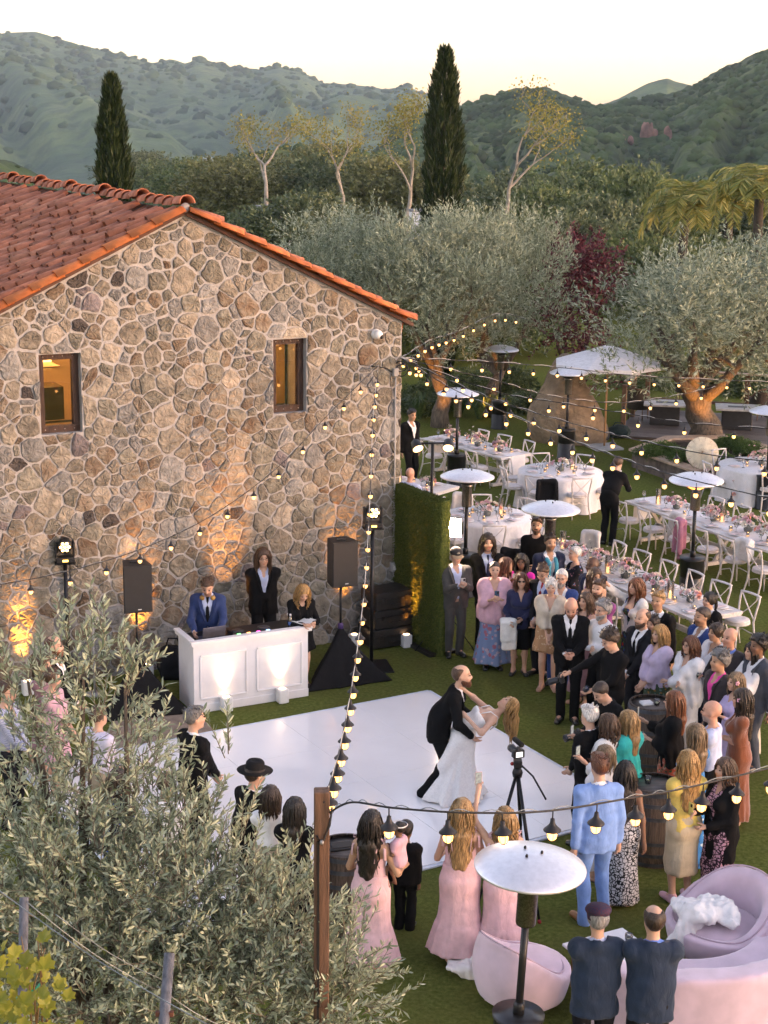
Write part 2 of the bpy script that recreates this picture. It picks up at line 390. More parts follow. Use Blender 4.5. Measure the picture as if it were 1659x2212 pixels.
HANDS={'sides':((.130,.015,.455),(-.130,.015,.455)),'clasp':((.012,-.150,.515),(-.012,-.165,.52)),'phone':((.035,-.235,.835),(-.035,-.235,.835)),'chest':((.03,-.20,.72),(-.03,-.21,.715)),
 'cross':((-.030,-.150,.640),(.030,-.128,.652)),'drink':((.150,.015,.455),(-.085,-.19,.66)),'back':((.03,.11,.50),(-.03,.115,.505)),'pocket':((.135,-.04,.48),(-.135,-.04,.48)),'shawl':((.02,-.15,.66),(-.05,-.15,.64)),'write':((.07,-.25,.66),(-.04,-.27,.66)),'onearm':((.16,-.22,.845),(-.150,.015,.455)),'type':((.10,-.24,.585),(-.10,-.22,.585))}
def skeleton(h=1.75,w=1.0,fem=False,lean=0.,side=0.,twist=0.,hy=0.,hp=0.,hr=0.,hands='sides',feet=None,pz=None,px=0.,py=0.,poles=None,belly=0.,hs=1.0):
    J={}; s=h/1.75
    P=v3(px,py,(pz if pz is not None else .525*h)); R=rotm((1,0,0),lean)@rotm((0,1,0),side)@rotm((0,0,1),twist)
    up=lambda x,y,z: P+R@v3(x,y,z)
    J['P']=P; J['R']=R; J['waist']=P+ (rotm((1,0,0),lean*.5)@rotm((0,1,0),side*.5))@v3(0,0,.095*h); J['chest']=up(0,-.005*h,.195*h); J['neck']=up(0,.012*h,.300*h)
    shw=(.086 if fem else .100)*h*(.5+.5*w)
    J['sL']=up(shw,.008*h,.262*h);J['sR']=up(-shw,.008*h,.262*h)
    Rh=R@rotm((0,0,1),hy)@rotm((1,0,0),hp)@rotm((0,1,0),hr)
    if abs(lean)<60 and lean!=0: Rh=rotm((1,0,0),lean*.35)@rotm((0,0,1),hy)@rotm((1,0,0),hp)@rotm((0,1,0),hr)
    J['H']=J['neck']+R@v3(0,-.006*h,.035*h)+Rh@v3(0,-.012*h,.072*h*hs); J['Rh']=Rh; J['hs']=hs
    hw=.052*h
    J['hL']=P+rotm((0,0,1),twist*0)@v3(hw,0,-.01*h);J['hR']=P+v3(-hw,0,-.01*h)
    fe=feet or ((.052,.0,0),(-.052,.0,0))
    for sd,f in zip('LR',fe):
        T=v3(f[0]*h,f[1]*h,f[2]*h+.045*h); K,T2=ik(J['h'+sd],T,.245*h,.235*h,(f[0]*.6,-1,0)); J['k'+sd]=K;J['a'+sd]=T2
        fd=f[3] if len(f)>3 else (12 if sd=='L' else -12); J['f'+sd]=rotm((0,0,1),fd)@v3(0,-1,0)
    hd=HANDS[hands] if isinstance(hands,str) else hands
    po=poles or ((.5,.6,-.7),(-.5,.6,-.7))
    for i,(sd,t) in enumerate(zip('LR',hd)):
        T=v3(*t)*h; E,T2=ik(J['s'+sd],T,.168*h,.150*h,po[i]); J['e'+sd]=E;J['w'+sd]=T2
    J['h']=h;J['s']=s;J['w']=w;J['fem']=fem;J['belly']=belly; return J
def bounds(J,m=.16):
    pts=np.array([J[k] for k in ('P','neck','H','sL','sR','eL','eR','wL','wR','kL','kR','aL','aR','chest')]); lo=pts.min(0)-m;hi=pts.max(0)+m; lo[2]=min(lo[2]+m-.10,-.01) if lo[2]<.2 else lo[2]; return lo,hi
def torso(S,J,o=0.,k=.06,lowcut=False):
    h,w,R=J['h'],J['w'],J['R']; X=R[:,0]; f=J['fem']
    S.cap(J['sL']*.92+J['sR']*.08,J['sR']*.92+J['sL']*.08,.031*h+o,.031*h+o,k)
    S.cap(J['chest']+R@v3(0,0,.025*h),J['waist'],(.058 if f else .066)*h*w+o,(.050 if f else .062)*h*w+o,k,ax=X,sx=1.42 if f else 1.5)
    S.cap(J['waist'],J['P']+v3(0,.004*h,-.005*h),(.052 if f else .062)*h*w+o,(.062 if f else .062)*h*w+o,k,ax=X,sx=1.45)
    for q in('sL','sR'): S.cap(J['neck']+R@v3(0,.006*h,-.012*h),J[q]*.9+J['chest']*.1,.032*h+o*.8,.030*h+o,k)
    if f:
        for sg in(-1,1): S.ell(J['chest']+R@v3(sg*.042*h,-.056*h*w,.0),(.036*h+o,.034*h+o,.036*h+o),R,k=.04)
        for sg in(-1,1): S.ell(J['P']+v3(sg*.036*h,.03*h,-.02*h),(.05*h+o,.05*h+o,.055*h+o),k=.05)
    if J['belly']>0: S.ell(J['waist']+R@v3(0,-.03*h,-.01*h),(.085*h*w+o,(.055+.05*J['belly'])*h*w+o,.09*h+o),R,k=.06)
def arm(S,J,sd,o=0.,t=1.0,k=.03,flare=0.):
    h=J['h'];w=.6+.4*J['w']; f=.86 if J['fem'] else 1.0; a,e,wr=J['s'+sd],J['e'+sd],J['w'+sd]
    if t<=.5:
        q=a+(e-a)*(t/.5); S.cap(a,q,.031*h*w*f+o,.027*h*w*f+o+flare,k); return
    S.cap(a,e,.031*h*w*f+o,.024*h*w*f+o,k); q=e+(wr-e)*((t-.5)/.5); S.cap(e,q,.0245*h*w*f+o,.0165*h*f+o+flare,k)
def leg(S,J,sd,o=0.,o2=None,t=1.0,k=.03):
    h=J['h'];w=.5+.5*J['w']; o2=o if o2 is None else o2; a,kn,an=J['h'+sd],J['k'+sd],J['a'+sd]
    S.cap(a,kn,.050*h*w+o,.031*h+o,k); 
    if t>.5:
        q=kn+(an-kn)*((t-.5)/.5); S.cap(kn,q,.031*h+o,.021*h+o2,k)
        S.ell(kn*.72+an*.28+nrm(v3(*(-(J['f'+sd])[:2]),0))*.010*h,(.025*h+o,.027*h+o,.075*h),k=.03)
def wrinkle(S,amp,sc=9.,zs=.45,seed=0.):
    m=np.abs(S.F)<.04; i=np.argwhere(m)
    if len(i)==0: return
    x=S.xs[i[:,0]];y=S.ys[i[:,1]];z=S.zs[i[:,2]]
    S.F[m]+=amp*fbm(x*sc+seed,y*sc,z*sc*zs,2).astype(np.float32)
def bandplane(S,p,n,cond=None):
    """cut away the side the normal points to"""
    S.plane(p,n)
def neckcut(S,J,r=.046,fw=.25):
    h=J['h'];R=J['R']; a=J['neck']+R@v3(0,-.010*h,.004*h); S.cap(a,a+R@nrm(v3(0,-fw,1))*.12*h,r*h,r*h+.04,.0,op='cut')
def pmesh(S,name,m,parent,it=1):
    V,Q=S.mesh(it)
    if len(V)==0: return None
    return obj(name,npmesh(name,V,Q),m,parent)
def fingers(mb,J,sd,curl=.5,spread=1.0,palm=None):
    """five fingers of different lengths leaving the palm; the thumb leaves the side near the wrist"""
    h=J['h']; w=J['w'+sd]; d=nrm(w-J['e'+sd]); sgn=1 if sd=='L' else -1
    n=np.asarray(palm,float) if palm is not None else v3(-sgn*.8,-.45,-.1); n=nrm(n-d*(n@d)); sdv=np.cross(d,n)*sgn        # n: where the palm faces; sdv: towards the thumb... 
    if sdv[1]>0 and palm is None: sdv=-sdv
    pc=w+d*.050*h
    for i,(L,off) in enumerate(((.034,.0140),(.038,.0050),(.036,-.0042),(.029,-.0128))):
        b=w+d*.058*h+sdv*off*h; c=curl*(1+.12*i); p=[b-d*.012]; a=0.
        for q,sg in enumerate((.45,.32,.23)):
            a+=c*(.55,.8,.6)[q]; p.append(p[-1]+(d*math.cos(a)+n*math.sin(a))*L*sg*h+(d*.012 if q==0 else 0))
        mb.tube(p,[.0052*h,.0050*h,.0045*h,.0035*h],n=5)
    b=w+d*.022*h+sdv*.014*h; p=[b,b+(d*.75+sdv*.55+n*.2)*.018*h,b+(d*.95+sdv*.55+n*.35)*.030*h,b+(d*1.1+sdv*.45+n*.5)*.038*h]
    mb.tube(p,[.0068*h,.0060*h,.0054*h,.004*h],n=5)
    return pc,d,n,sdv
def body(J,par,skin,hx,face=True,hair_col=None,vis=None,fingers_on=True,curl=(.5,.5),palms=(None,None),lips=None,stub=None):
    h=J['h'];s=J['s'];R=J['Rh'];H=J['H']; lo,hi=bounds(J)
    S=SDF(lo,hi,hx,zbands=[(-9,H[2]-.16*h,hx*2.1),(H[2]-.16*h,9,.0112 if face else .018)])
    f=J['fem']
    torso(S,J,0.,.05)
    for sd in 'LR':
        arm(S,J,sd); leg(S,J,sd)
        S.cap(J['a'+sd]+v3(0,0,-.012*h),J['a'+sd]+J['f'+sd]*.088*h+v3(0,0,-.028*h),.026*h,.018*h,.03)
        w=J['w'+sd]; d=nrm(w-J['e'+sd]); S.cap(w,w+d*.055*h,.0165*h,.019*h,.02)
    g=(1.11*s if not f else 1.06*s)*J['hs']
    hh=lambda x,y,z: H+R@(v3(x,y,z)*g)
    S.cap(J['neck']+J['R']@v3(0,.004*h,-.02*h),hh(0,.012,-.06),(.030 if not f else .026)*h,(.030 if not f else .025)*h,.025)
    S.ell(hh(0,.012,.026),v3(.073,.094,.088)*g,R,k=.02); S.ell(hh(0,-.026,-.045),v3(.057,.060,.066)*g,R,k=.035); S.ell(hh(0,-.064,-.092),v3(.026,.022,.020)*g,R,k=.03)
    if face:
        for sg in(-1,1):
            S.ell(hh(sg*.031,-.100,.010),v3(.017,.013,.011)*g,R,k=.014,op='cut'); S.ell(hh(sg*.036,-.066,-.028),v3(.024,.022,.022)*g,R,k=.02)
            S.ell(hh(sg*.073,.010,-.006),v3(.011,.020,.030)*g,R,k=.012)
        S.cap(hh(0,-.082,.018),hh(0,-.103,-.022),.008*g,.0135*g,.012); S.ell(hh(0,-.086,-.056),v3(.022,.011,.011)*g,R,k=.012)
    V,Q=S.mesh(1)
    base=np.array(skin); col=np.tile(base,(len(V),1))
    L=((V-H)@R)/g                                    # head-local coordinates
    inh=np.linalg.norm(V-H,axis=1)<.2*s
    if face:
        def blot(cx,cy,cz,rx,rz,c,st):
            dd=((L[:,0]-cx)/rx)**2+((L[:,2]-cz)/rz)**2; ww=np.clip(1.25-dd,0,1)*st*(inh&(L[:,1]<cy)); col[:]=col*(1-ww[:,None])+np.array(c)*ww[:,None]
        hc=np.array(HC.get(hair_col,(.03,.02,.015)))
        for sg in(-1,1):
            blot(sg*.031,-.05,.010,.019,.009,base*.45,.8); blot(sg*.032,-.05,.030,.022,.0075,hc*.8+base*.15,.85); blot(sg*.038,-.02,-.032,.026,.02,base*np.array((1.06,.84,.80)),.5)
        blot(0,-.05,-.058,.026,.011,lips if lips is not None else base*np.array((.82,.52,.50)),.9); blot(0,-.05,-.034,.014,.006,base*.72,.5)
        if stub is not None:
            zz=np.clip((-.030-L[:,2]-.25*(L[:,1]+.06))/.02,0,1)*np.clip((.01-L[:,1])/.02,0,1)*inh*(L[:,2]>-.125)*.62; col[:]=col*(1-zz[:,None])+np.array(HC[stub])*zz[:,None]; blot(0,-.05,-.058,.022,.009,base*np.array((.80,.5,.48)),.9)
    b=MB()
    if fingers_on:
        for i,sd in enumerate('LR'): fingers(b,J,sd,curl[i],palm=palms[i])
    if b.v:
        n0=len(V); V=np.concatenate([V,np.array(b.v)]); col=np.concatenate([col,np.tile(base,(len(b.v),1))])
        me=bpy.data.meshes.new('body'); me.from_pydata(V.tolist(),[],Q.tolist()+[[i+n0 for i in q] for q in b.f]); me.polygons.foreach_set('use_smooth',[True]*len(me.polygons))
        a=me.attributes.new('Col','FLOAT_COLOR','POINT'); c4=np.ones((len(V),4),np.float32); c4[:,:3]=col; a.data.foreach_set('color',c4.ravel()); me.update()
    else: me=npmesh('body',V,Q,col=col)
    o=obj('body',me,M_skin,par)
    if face:
        for sg in(-1,1): 
            e=MB().sphere(hh(sg*.031,-.0835,.010),.0115*g,n=8,m=5,sc=(1.15,.6,.62),rot=Matrix(R.tolist())).build('eye',EYE,o)
    return o,hh,g
EYE=mat('eye_dark',(.03,.02,.016),rough=.15,var=.3)
def hair(J,par,style,colr,hx=.012):
    if style in(None,'bald'): return
    h=J['h'];s=J['s'];R=J['Rh'];H=J['H'];f=J['fem']; g=(1.11*s if not f else 1.06*s)*J['hs']; hh=lambda x,y,z: H+R@(v3(x,y,z)*g)
    m=hairmat(HC[colr]); dn=.62
    lo=H-v3(.24,.24,dn if style in('long','longwavy','mane','hang') else .27);hi=H+v3(.24,.24,.24); S=SDF(lo,hi,hx)
    e=.010 if style in('short','balding','crop') else .019
    if style=='curly': e=.03
    S.ell(hh(0,.016,.026),v3(.073+e,.094+e,.088+e)*g,R,k=.01)
    bk=R@v3(0,1,0); dwn=v3(0,0,-1) if abs(J['R'][2,2])>.5 else -J['R'][:,2]
    Rt=J['R']
    # open the face: remove what is in front of and below the hairline
    def facecut(yf,zf,sl):        # keep y > line
        n=nrm(v3(0,-1,-sl)); S.plane(hh(0,yf,zf),R@n)
    if style in('short','crop'):
        facecut(-.070,.076,.9); S.ell(hh(0,-.050,-.055),v3(.090,.085,.095)*g,R,k=.01,op='cut'); S.plane(hh(0,.05,-.052),R@nrm(v3(0,-.25,-1)))
        if style=='short': S.ell(hh(0,-.045,.092),v3(.060,.05,.026)*g,R,k=.02)
    elif style=='balding':
        facecut(-.01,.05,.6); S.ell(hh(0,-.02,.10),v3(.062,.10,.062)*g,R,k=.01,op='cut'); S.ell(hh(0,-.05,-.05),v3(.095,.085,.095)*g,R,k=.01,op='cut'); S.plane(hh(0,.05,-.055),R@nrm(v3(0,-.25,-1)))
    elif style=='curly':
        facecut(-.075,.070,1.0); S.ell(hh(0,-.055,-.06),v3(.085,.085,.09)*g,R,k=.01,op='cut'); S.plane(hh(0,.05,-.07),R@nrm(v3(0,-.25,-1)))
    else:
        S.ell(hh(0,-.105,-.032),v3(.066,.078,.100)*g,R,k=.012,op='cut'); facecut(-.088,.045,.55)
        S.plane(hh(0,.02,-.10),R@v3(0,0,-1))
        if style in('bob','midwavy','puff'):
            S2=S
            for sg in(-1,1): S.cap(hh(sg*.072,.005,.0),hh(sg*.076,.012,-.10),.026*g,.030*g,.02)
            S.cap(hh(0,.06,.0),hh(0,.062,-.115),.060*g,.056*g,.03,ax=R[:,0],sx=1.25)
            if style!='bob':
                for sg in(-1,1): S.cap(hh(sg*.07,.02,-.08),hh(sg*.085,.03,-.165),.034*g,.024*g,.03)
                S.cap(hh(0,.07,-.08),hh(0,.075,-.18),.055*g,.05*g,.03,ax=R[:,0],sx=1.3)
        if style in('long','longwavy','mane'):
            L_={'long':.30,'longwavy':.40,'mane':.46}[style]*s
            a0=hh(0,.062,-.02); a1=J['neck']+Rt@v3(0,.075,-.03); a2=a1+ (Rt@v3(0,.018,-1))*(L_-.12)
            w=2.1 if style!='long' else 1.5
            S.cap(a0,a1,.058*g,.062*g,.03,ax=R[:,0],sx=1.25); S.cap(a1,a2,.052*g,.036*g,.03,ax=Rt[:,0],sx=w)
            for sg in(-1,1):
                b0=hh(sg*.070,.01,-.01); b1=J['neck']+Rt@v3(sg*.095,-.005,-.03); b2=b1+Rt@v3(sg*.0,-.055,-.15*s); S.cap(b0,b1,.026*g,.032*g,.03); 
                if style!='long': S.cap(b1,b2,.032*g,.016*g,.03)
        if style=='hang':
            a0=hh(0,.085,.01); S.cap(a0,a0+v3(0,.0,-.12),.06*g,.07*g,.04,ax=v3(0,1,0),sx=1.2); S.cap(a0+v3(0,0,-.12),a0+v3(.03,.03,-.33),.064*g,.03*g,.04,ax=v3(0,1,0),sx=1.5); S.cap(a0+v3(.02,-.05,-.1),a0+v3(.04,-.07,-.26),.03,.012,.03)
        if style in('bun','updo'): S.ell(hh(0,.105,.035 if style=='bun' else -.02),v3(.05,.042,.045)*g,R,k=.02)
        if style=='pony':
            S.ell(hh(0,.10,.05),v3(.028,.03,.03)*g,R,k=.02); S.cap(hh(0,.115,.045),hh(0,.135,-.10),.030*g,.024*g,.02); S.cap(hh(0,.135,-.10),hh(0,.115,-.20),.024*g,.012*g,.02)
    amp={'curly':.020,'hang':.022,'longwavy':.016,'mane':.020,'midwavy':.014,'puff':.014,'updo':.010,'bun':.010}.get(style,.011)
    wrinkle(S,amp,sc=30 if style in('curly','puff') else 24,zs=1.0 if style in('curly','puff') else .5,seed=h*9)
    ho=pmesh(S,'hair',m,par,1)
    nl={'short':26,'curly':60,'bob':46,'midwavy':60,'puff':60,'long':54,'longwavy':64,'mane':76,'hang':46,'pony':20,'updo':26,'bun':20,'crop':0}.get(style,0)
    if nl and ho:
        b=MB(); rr=random.Random(int(h*1000)); end={'long':.30,'longwavy':.40,'mane':.46,'midwavy':.19,'bob':.125,'puff':.13,'hang':.36}.get(style,.04)*s; wv={'long':.006,'bob':.006}.get(style,.020)
        for i in range(nl):
            a=rr.uniform(-2.5,2.5); el=rr.uniform(.15,1.2); q=hh(math.sin(a)*math.cos(el)*(.075+e),.014+math.cos(a)*math.cos(el)*(.096+e),.024+math.sin(el)*(.09+e)); pts=[q]
            if style in('short','curly','pony','updo','bun'):
                d=nrm(R@v3(math.sin(a)*.5+rr.uniform(-.5,.5),-.2+rr.uniform(-.3,.9),.45)); pts=[q,q+d*.018*g+R@v3(0,.004,.006),q+d*.034*g]
                b.tube(pts,[.007*g,.006*g,.002*g],n=3,cap=False); continue
            w0=rr.uniform(0,6.28); L=end*rr.uniform(.75,1.1)+max(0,el)*.05; side=R@v3(math.sin(a)*.10,math.cos(a)*.105+.012,0)*g; low=H+side+(v3(0,0,-1) if style=='hang' else -Rt[:,2])*.07*g
            if style!='hang': low=low+Rt[:,1]*.02
            pts.append((q+low)/2+R@v3(math.sin(a)*.02,math.cos(a)*.02,.01)); dn_=(v3(0,0,-1) if style=='hang' else -Rt[:,2]); k_=7; out=nrm(low-H); 
            for j in range(k_): f_=j/(k_-1); pts.append(low+dn_*L*f_*.85+Rt[:,0]*wv*math.sin(w0+f_*9)+out*(.012+wv*.6*math.cos(w0+f_*9))*(1-.4*f_))
            b.tube(pts,[.009*g]*(len(pts)-3)+[.008*g,.006*g,.002*g],n=3,cap=False)
        b.build('hair_locks',m,par)['kind']='stuff'
    return ho
def beard(J,par,colr,full=True):
    s=J['s'];R=J['Rh'];H=J['H'];g=1.11*s*J['hs']; hh=lambda x,y,z: H+R@(v3(x,y,z)*g)
    S=SDF(H-v3(.17,.17,.2),H+v3(.17,.17,.1),.009); e=.008 if full else .004
    S.ell(hh(0,-.026,-.048),v3(.057+e,.060+e,.068+e)*g,R,k=.01); S.ell(hh(0,-.064,-.094),v3(.028+e,.024+e,.024+e*2)*g,R,k=.02)
    S.plane(hh(0,0,-.030),R@nrm(v3(0,-.35,1))); S.ell(hh(0,-.105,-.035),v3(.040,.035,.022)*g,R,k=.01,op='cut'); S.plane(hh(0,.015,0),R@v3(0,1,0)); S.ell(hh(0,-.10,-.060),v3(.016,.03,.006)*g,R,k=.004,op='cut')
    if full: S.cap(hh(-.022,-.089,-.046),hh(.022,-.089,-.046),.0075*g,.0075*g,.006)
    wrinkle(S,.004,sc=60,zs=1); pmesh(S,'beard',hairmat(HC[colr]),par,0)
def glasses(J,par,dark=False):
    s=J['s'];R=J['Rh'];H=J['H'];g=1.07*s*J['hs']; hh=lambda x,y,z: H+R@(v3(x,y,z)*g); b=MB()
    for sg in(-1,1):
        pts=[hh(sg*.031+.021*math.cos(a)*1.0,-.107,.010+.015*math.sin(a)) for a in np.linspace(0,2*math.pi,11)]
        if dark: b.add(pts[:-1],[list(range(10))]); 
        b.tube(pts,.0022,n=4,cap=False); b.tube([hh(sg*.052,-.107,.014),hh(sg*.074,-.03,.012),hh(sg*.076,.01,.004)],.002,n=4)
    b.tube([hh(-.011,-.109,.014),hh(.011,-.109,.014)],.002,n=4); b.build('glasses',mat('spectacle_frame',(.02,.015,.012),rough=.3),par)
def surf(S,p,d,mx=.4):
    """walk from p along d until the field turns positive (outside)"""
    p=np.asarray(p,float);d=nrm(d); t=0.
    while t<mx:
        q=p+d*t; i=np.clip(np.searchsorted(S.xs,q[0])-1,0,len(S.xs)-2);j=np.clip(np.searchsorted(S.ys,q[1])-1,0,len(S.ys)-2);k=np.clip(np.searchsorted(S.zs,q[2])-1,0,len(S.zs)-2)
        fx=(q[0]-S.xs[i])/(S.xs[i+1]-S.xs[i]);fy=(q[1]-S.ys[j])/(S.ys[j+1]-S.ys[j]);fz=(q[2]-S.zs[k])/(S.zs[k+1]-S.zs[k])
        c=S.F[i:i+2,j:j+2,k:k+2]; c=c[0]*(1-fx)+c[1]*fx; c=c[0]*(1-fy)+c[1]*fy; v=c[0]*(1-fz)+c[1]*fz
        if v>0: return q
        t+=.004
    return p+d*.1
def wedge(S,J,w,zt,zb,depth=-.01,grow=0.):
    """cut a V opening in the chest: half-width w at height zt (above pelvis, torso frame) closing at zb"""
    R=J['R'];P=J['P']; X,Y,Z=S.grid(); x=X-P[0];y=Y-P[1];z=Z-P[2]
    a=x*R[0,0]+y*R[1,0]+z*R[2,0];b=x*R[0,1]+y*R[1,1]+z*R[2,1];c=x*R[0,2]+y*R[1,2]+z*R[2,2]
    sl=w/(zt-zb); d=np.maximum((np.abs(a)-(c-zb)*sl)/math.sqrt(1+sl*sl)-grow,b-depth); S.F=np.maximum(S.F,-d)
def gbox(J,m=.14): return bounds(J,m)
def jacket(J,par,m,hx,shirt=None,tie=None,open_=.047,btn=.10,length=.075,name='jacket',lapel=True,trim=0.,o=.022,sleeve=.97):
    h=J['h'];R=J['R']; lo,hi=gbox(J); lo[2]=max(lo[2],J['P'][2]-.16*h-.1); S=SDF(lo,hi,hx)
    torso(S,J,o,.05)
    P=J['P'] 
    S.cap(J['waist'],P+v3(0,.0,-length*h),(.056 if J['fem'] else .060)*h*J['w']+o,.064*h*(.5+.5*J['w'])+o+.006,.04,ax=R[:,0],sx=1.5)
    for sd in 'LR': S.cap(J['s'+sd],J['s'+sd],.034*h+o,.034*h+o,.03); arm(S,J,sd,o*.8,sleeve,.014)
    S.plane(P+v3(0,0,-length*h),v3(0,0,-1)) if abs(R[2,2])>.85 else S.plane(P-R[:,2]*length*h*.9,-R[:,2])
    wrinkle(S,.026,sc=12,zs=.6,seed=h*31); neckcut(S,J)
    if open_>0: wedge(S,J,open_*h,.30*h,btn*h)
    if name=='jacket' and open_>0: # cutaway below the button
        X,Y,Z=S.grid(); x=X-P[0];y=Y-P[1];z=Z-P[2]; a=x*R[0,0]+y*R[1,0]+z*R[2,0];b=x*R[0,1]+y*R[1,1]+z*R[2,1];c=x*R[0,2]+y*R[1,2]+z*R[2,2]
        d=np.maximum((np.abs(a)-(btn*h-.03-c)*.16),b+.02); S.F=np.maximum(S.F,-d)
    ob=pmesh(S,name,m,par,1)
    Ss=None
    if shirt is not None:
        Ss=SDF(gbox(J)[0],gbox(J)[1],.027); 
        torso(Ss,J,.006,.05); Ss.plane(J['P']+R@v3(0,0,.02*h),-R[:,2]); Ss.cap(J['neck']+R@v3(0,.004,-.012*h),J['neck']+R@v3(0,-.004,.020*h),.036*h,.034*h,.01)
        for sd in 'LR':
            d=nrm(J['w'+sd]-J['e'+sd]); Ss.cap(J['w'+sd]-d*.02,J['w'+sd]+d*.006,.021*h,.021*h,.0)
        Ss.plane(J['neck']+R@v3(0,-.0,.030*h),R@nrm(v3(0,-.45,1)))
        if tie is None: wedge(Ss,J,.025*h,.335*h,.245*h)
        pmesh(Ss,'shirt',shirt,par,1)
        if tie is not None:
            b=MB(); pts=[]
            for z in (.305,.28,.22,.16,btn-.005):
                c0=J['P']+R@v3(0,0,z*h); pts.append(surf(Ss,c0,R@v3(0,-1,0))+R@v3(0,-.008,0))
            ws=[.021,.017,.023,.028,.030]; V=[];F=[]
            for p,w_ in zip(pts,ws):
                V+= [p+R@v3(-w_,.004,0),p+R@v3(0,-.006,0),p+R@v3(w_,.004,0)]
            for i in range(len(pts)-1): F+=[(i*3,i*3+1,i*3+4,i*3+3),(i*3+1,i*3+2,i*3+5,i*3+4)]
            b.add(V,F,0,True); b.build('tie',tie,par)
    if lapel and open_>0:
        b=MB()
        for sg in(-1,1):
            pts=[]
            for z in (.285,.25,.19,btn+.015):
                x=sg*(open_*h*(z-btn)/(.30-btn)+.014); q=surf(S,J['P']+R@v3(x*1.25+sg*.012,-.02,z*h),R@v3(0,-1,0)); pts.append(q+R@v3(0,-.004,0))
            pts=[J['neck']+R@v3(sg*.046*h,.012*h,.012*h)]+pts
            MB().tube(pts,[.012,.020,.024,.019,.007],n=6,flat=.32,up=R@v3(0,-1,0)).build('lapel',m,par)
    return S
def trousers(J,par,m,hx,name='trousers',o=.016,hem=1.07,o2=.030):
    h=J['h']; lo,hi=gbox(J,.13); hi[2]=J['waist'][2]+.14; S=SDF(lo,hi,hx,hz=hx*1.3)
    for sd in 'LR': leg(S,J,sd,o,o2,hem,.02)
    S.cap(J['P']+v3(0,.004*h,.05*h),J['P']+v3(0,.002*h,-.02*h),.060*h*J['w']+o,.060*h*(.5+.5*J['w'])+o,.03,ax=v3(1,0,0),sx=1.42)
    wrinkle(S,.020,sc=12,zs=.6,seed=h*17); S.plane(J['waist'],J['R'][:,2])
    pmesh(S,name,m,par,1)
def shoes(J,par,m,heel=False):
    b=SDF(*[q for q in gbox(J,.2)],.02) if False else None
    for sd in 'LR':
        a=J['a'+sd];f=J['f'+sd];h=J['h']; S=SDF(a+v3(-.2,-.24,-.12),a+v3(.2,.24,.1),.0185); lo=a+v3(0,0,-.045*h)
        S.cap(a+f*-.018*h+v3(0,0,-.022*h),a+f*.100*h+v3(0,0,-.030*h),.027*h,.0215*h,.02,ax=nrm(np.cross(f,v3(0,0,1))),sx=1.15)
        if not heel: S.cap(a+v3(0,0,-.02*h),a+v3(0,0,.006*h),.028*h,.027*h,.02)
        else: S.ell(a+f*.03*h+v3(0,0,.004*h),(.03*h,.05*h,.026*h),k=.01,op='cut')
        S.plane(lo,v3(0,0,-1)); pmesh(S,'shoe',m,par,1)
def skirt(J,par,m,hx,top=.095,hem=.03,rt=.06,rh=.12,nf=13,fold=.10,name='skirt',sway=(0,0),pw=1.0,tier=None,sx=1.25,zc=None):
    """skirt / dress from the waist down; top and hem as fractions of the height"""
    h=J['h']; zt=J['P'][2]+top*h; zh=hem*h; c0=np.array([J['waist'][0],J['waist'][1]]); c1=(J['aL'][:2]+J['aR'][:2])/2*.6+J['P'][:2]*.4+np.array(sway)
    R=rh*h+.08; lo=np.minimum(c0,c1)-R*sx-.05; hi=np.maximum(c0,c1)+R*sx+.05
    S=SDF((lo[0],lo[1],zh-.04),(hi[0],hi[1],zt+.05),hx,hz=hx*1.5); X,Y,Z=S.grid(); t=np.clip((zt-Z)/(zt-zh),0,1); ph=h*7.
    cx=c0[0]+(c1[0]-c0[0])*t;cy=c0[1]+(c1[1]-c0[1])*t; x=(X-cx);y=(Y-cy); th=np.arctan2(y,x/sx)
    hipb=.014*h*np.exp(-((t-.22)/.16)**2)
    r=rt*h+(rh-rt)*h*np.power(t,pw)+hipb
    if tier: r=r+np.where(t>tier,.012+.03*(t-tier)/(1-tier),0)
    fo=fold*np.power(t,.8)*(np.sin(nf*th+ph+1.7*np.sin(2*th+Z*1.6))+.45*np.sin((nf*1.7+.3)*th-ph+Z*2.2))
    if tier: fo=fo+np.where(t>tier,.05*np.sin(27*th+ph),.012*np.sin(31*th))
    d=np.sqrt((x/sx)**2+y*y)-r*(1+fo*.5); S.F=np.maximum(np.maximum(d*.85,zh+.012*np.sin(5*th+ph)-Z),Z-zt).astype(np.float32)
    for sd in 'LR': leg(S,J,sd,.02,.02,.5 if hem>.25 else .75,.04)
    torso(S,J,.015,.05)
    S.plane((0,0,zh-.01),(0,0,-1)); S.plane((0,0,zt),(0,0,1))
    return pmesh(S,name,m,par,1)
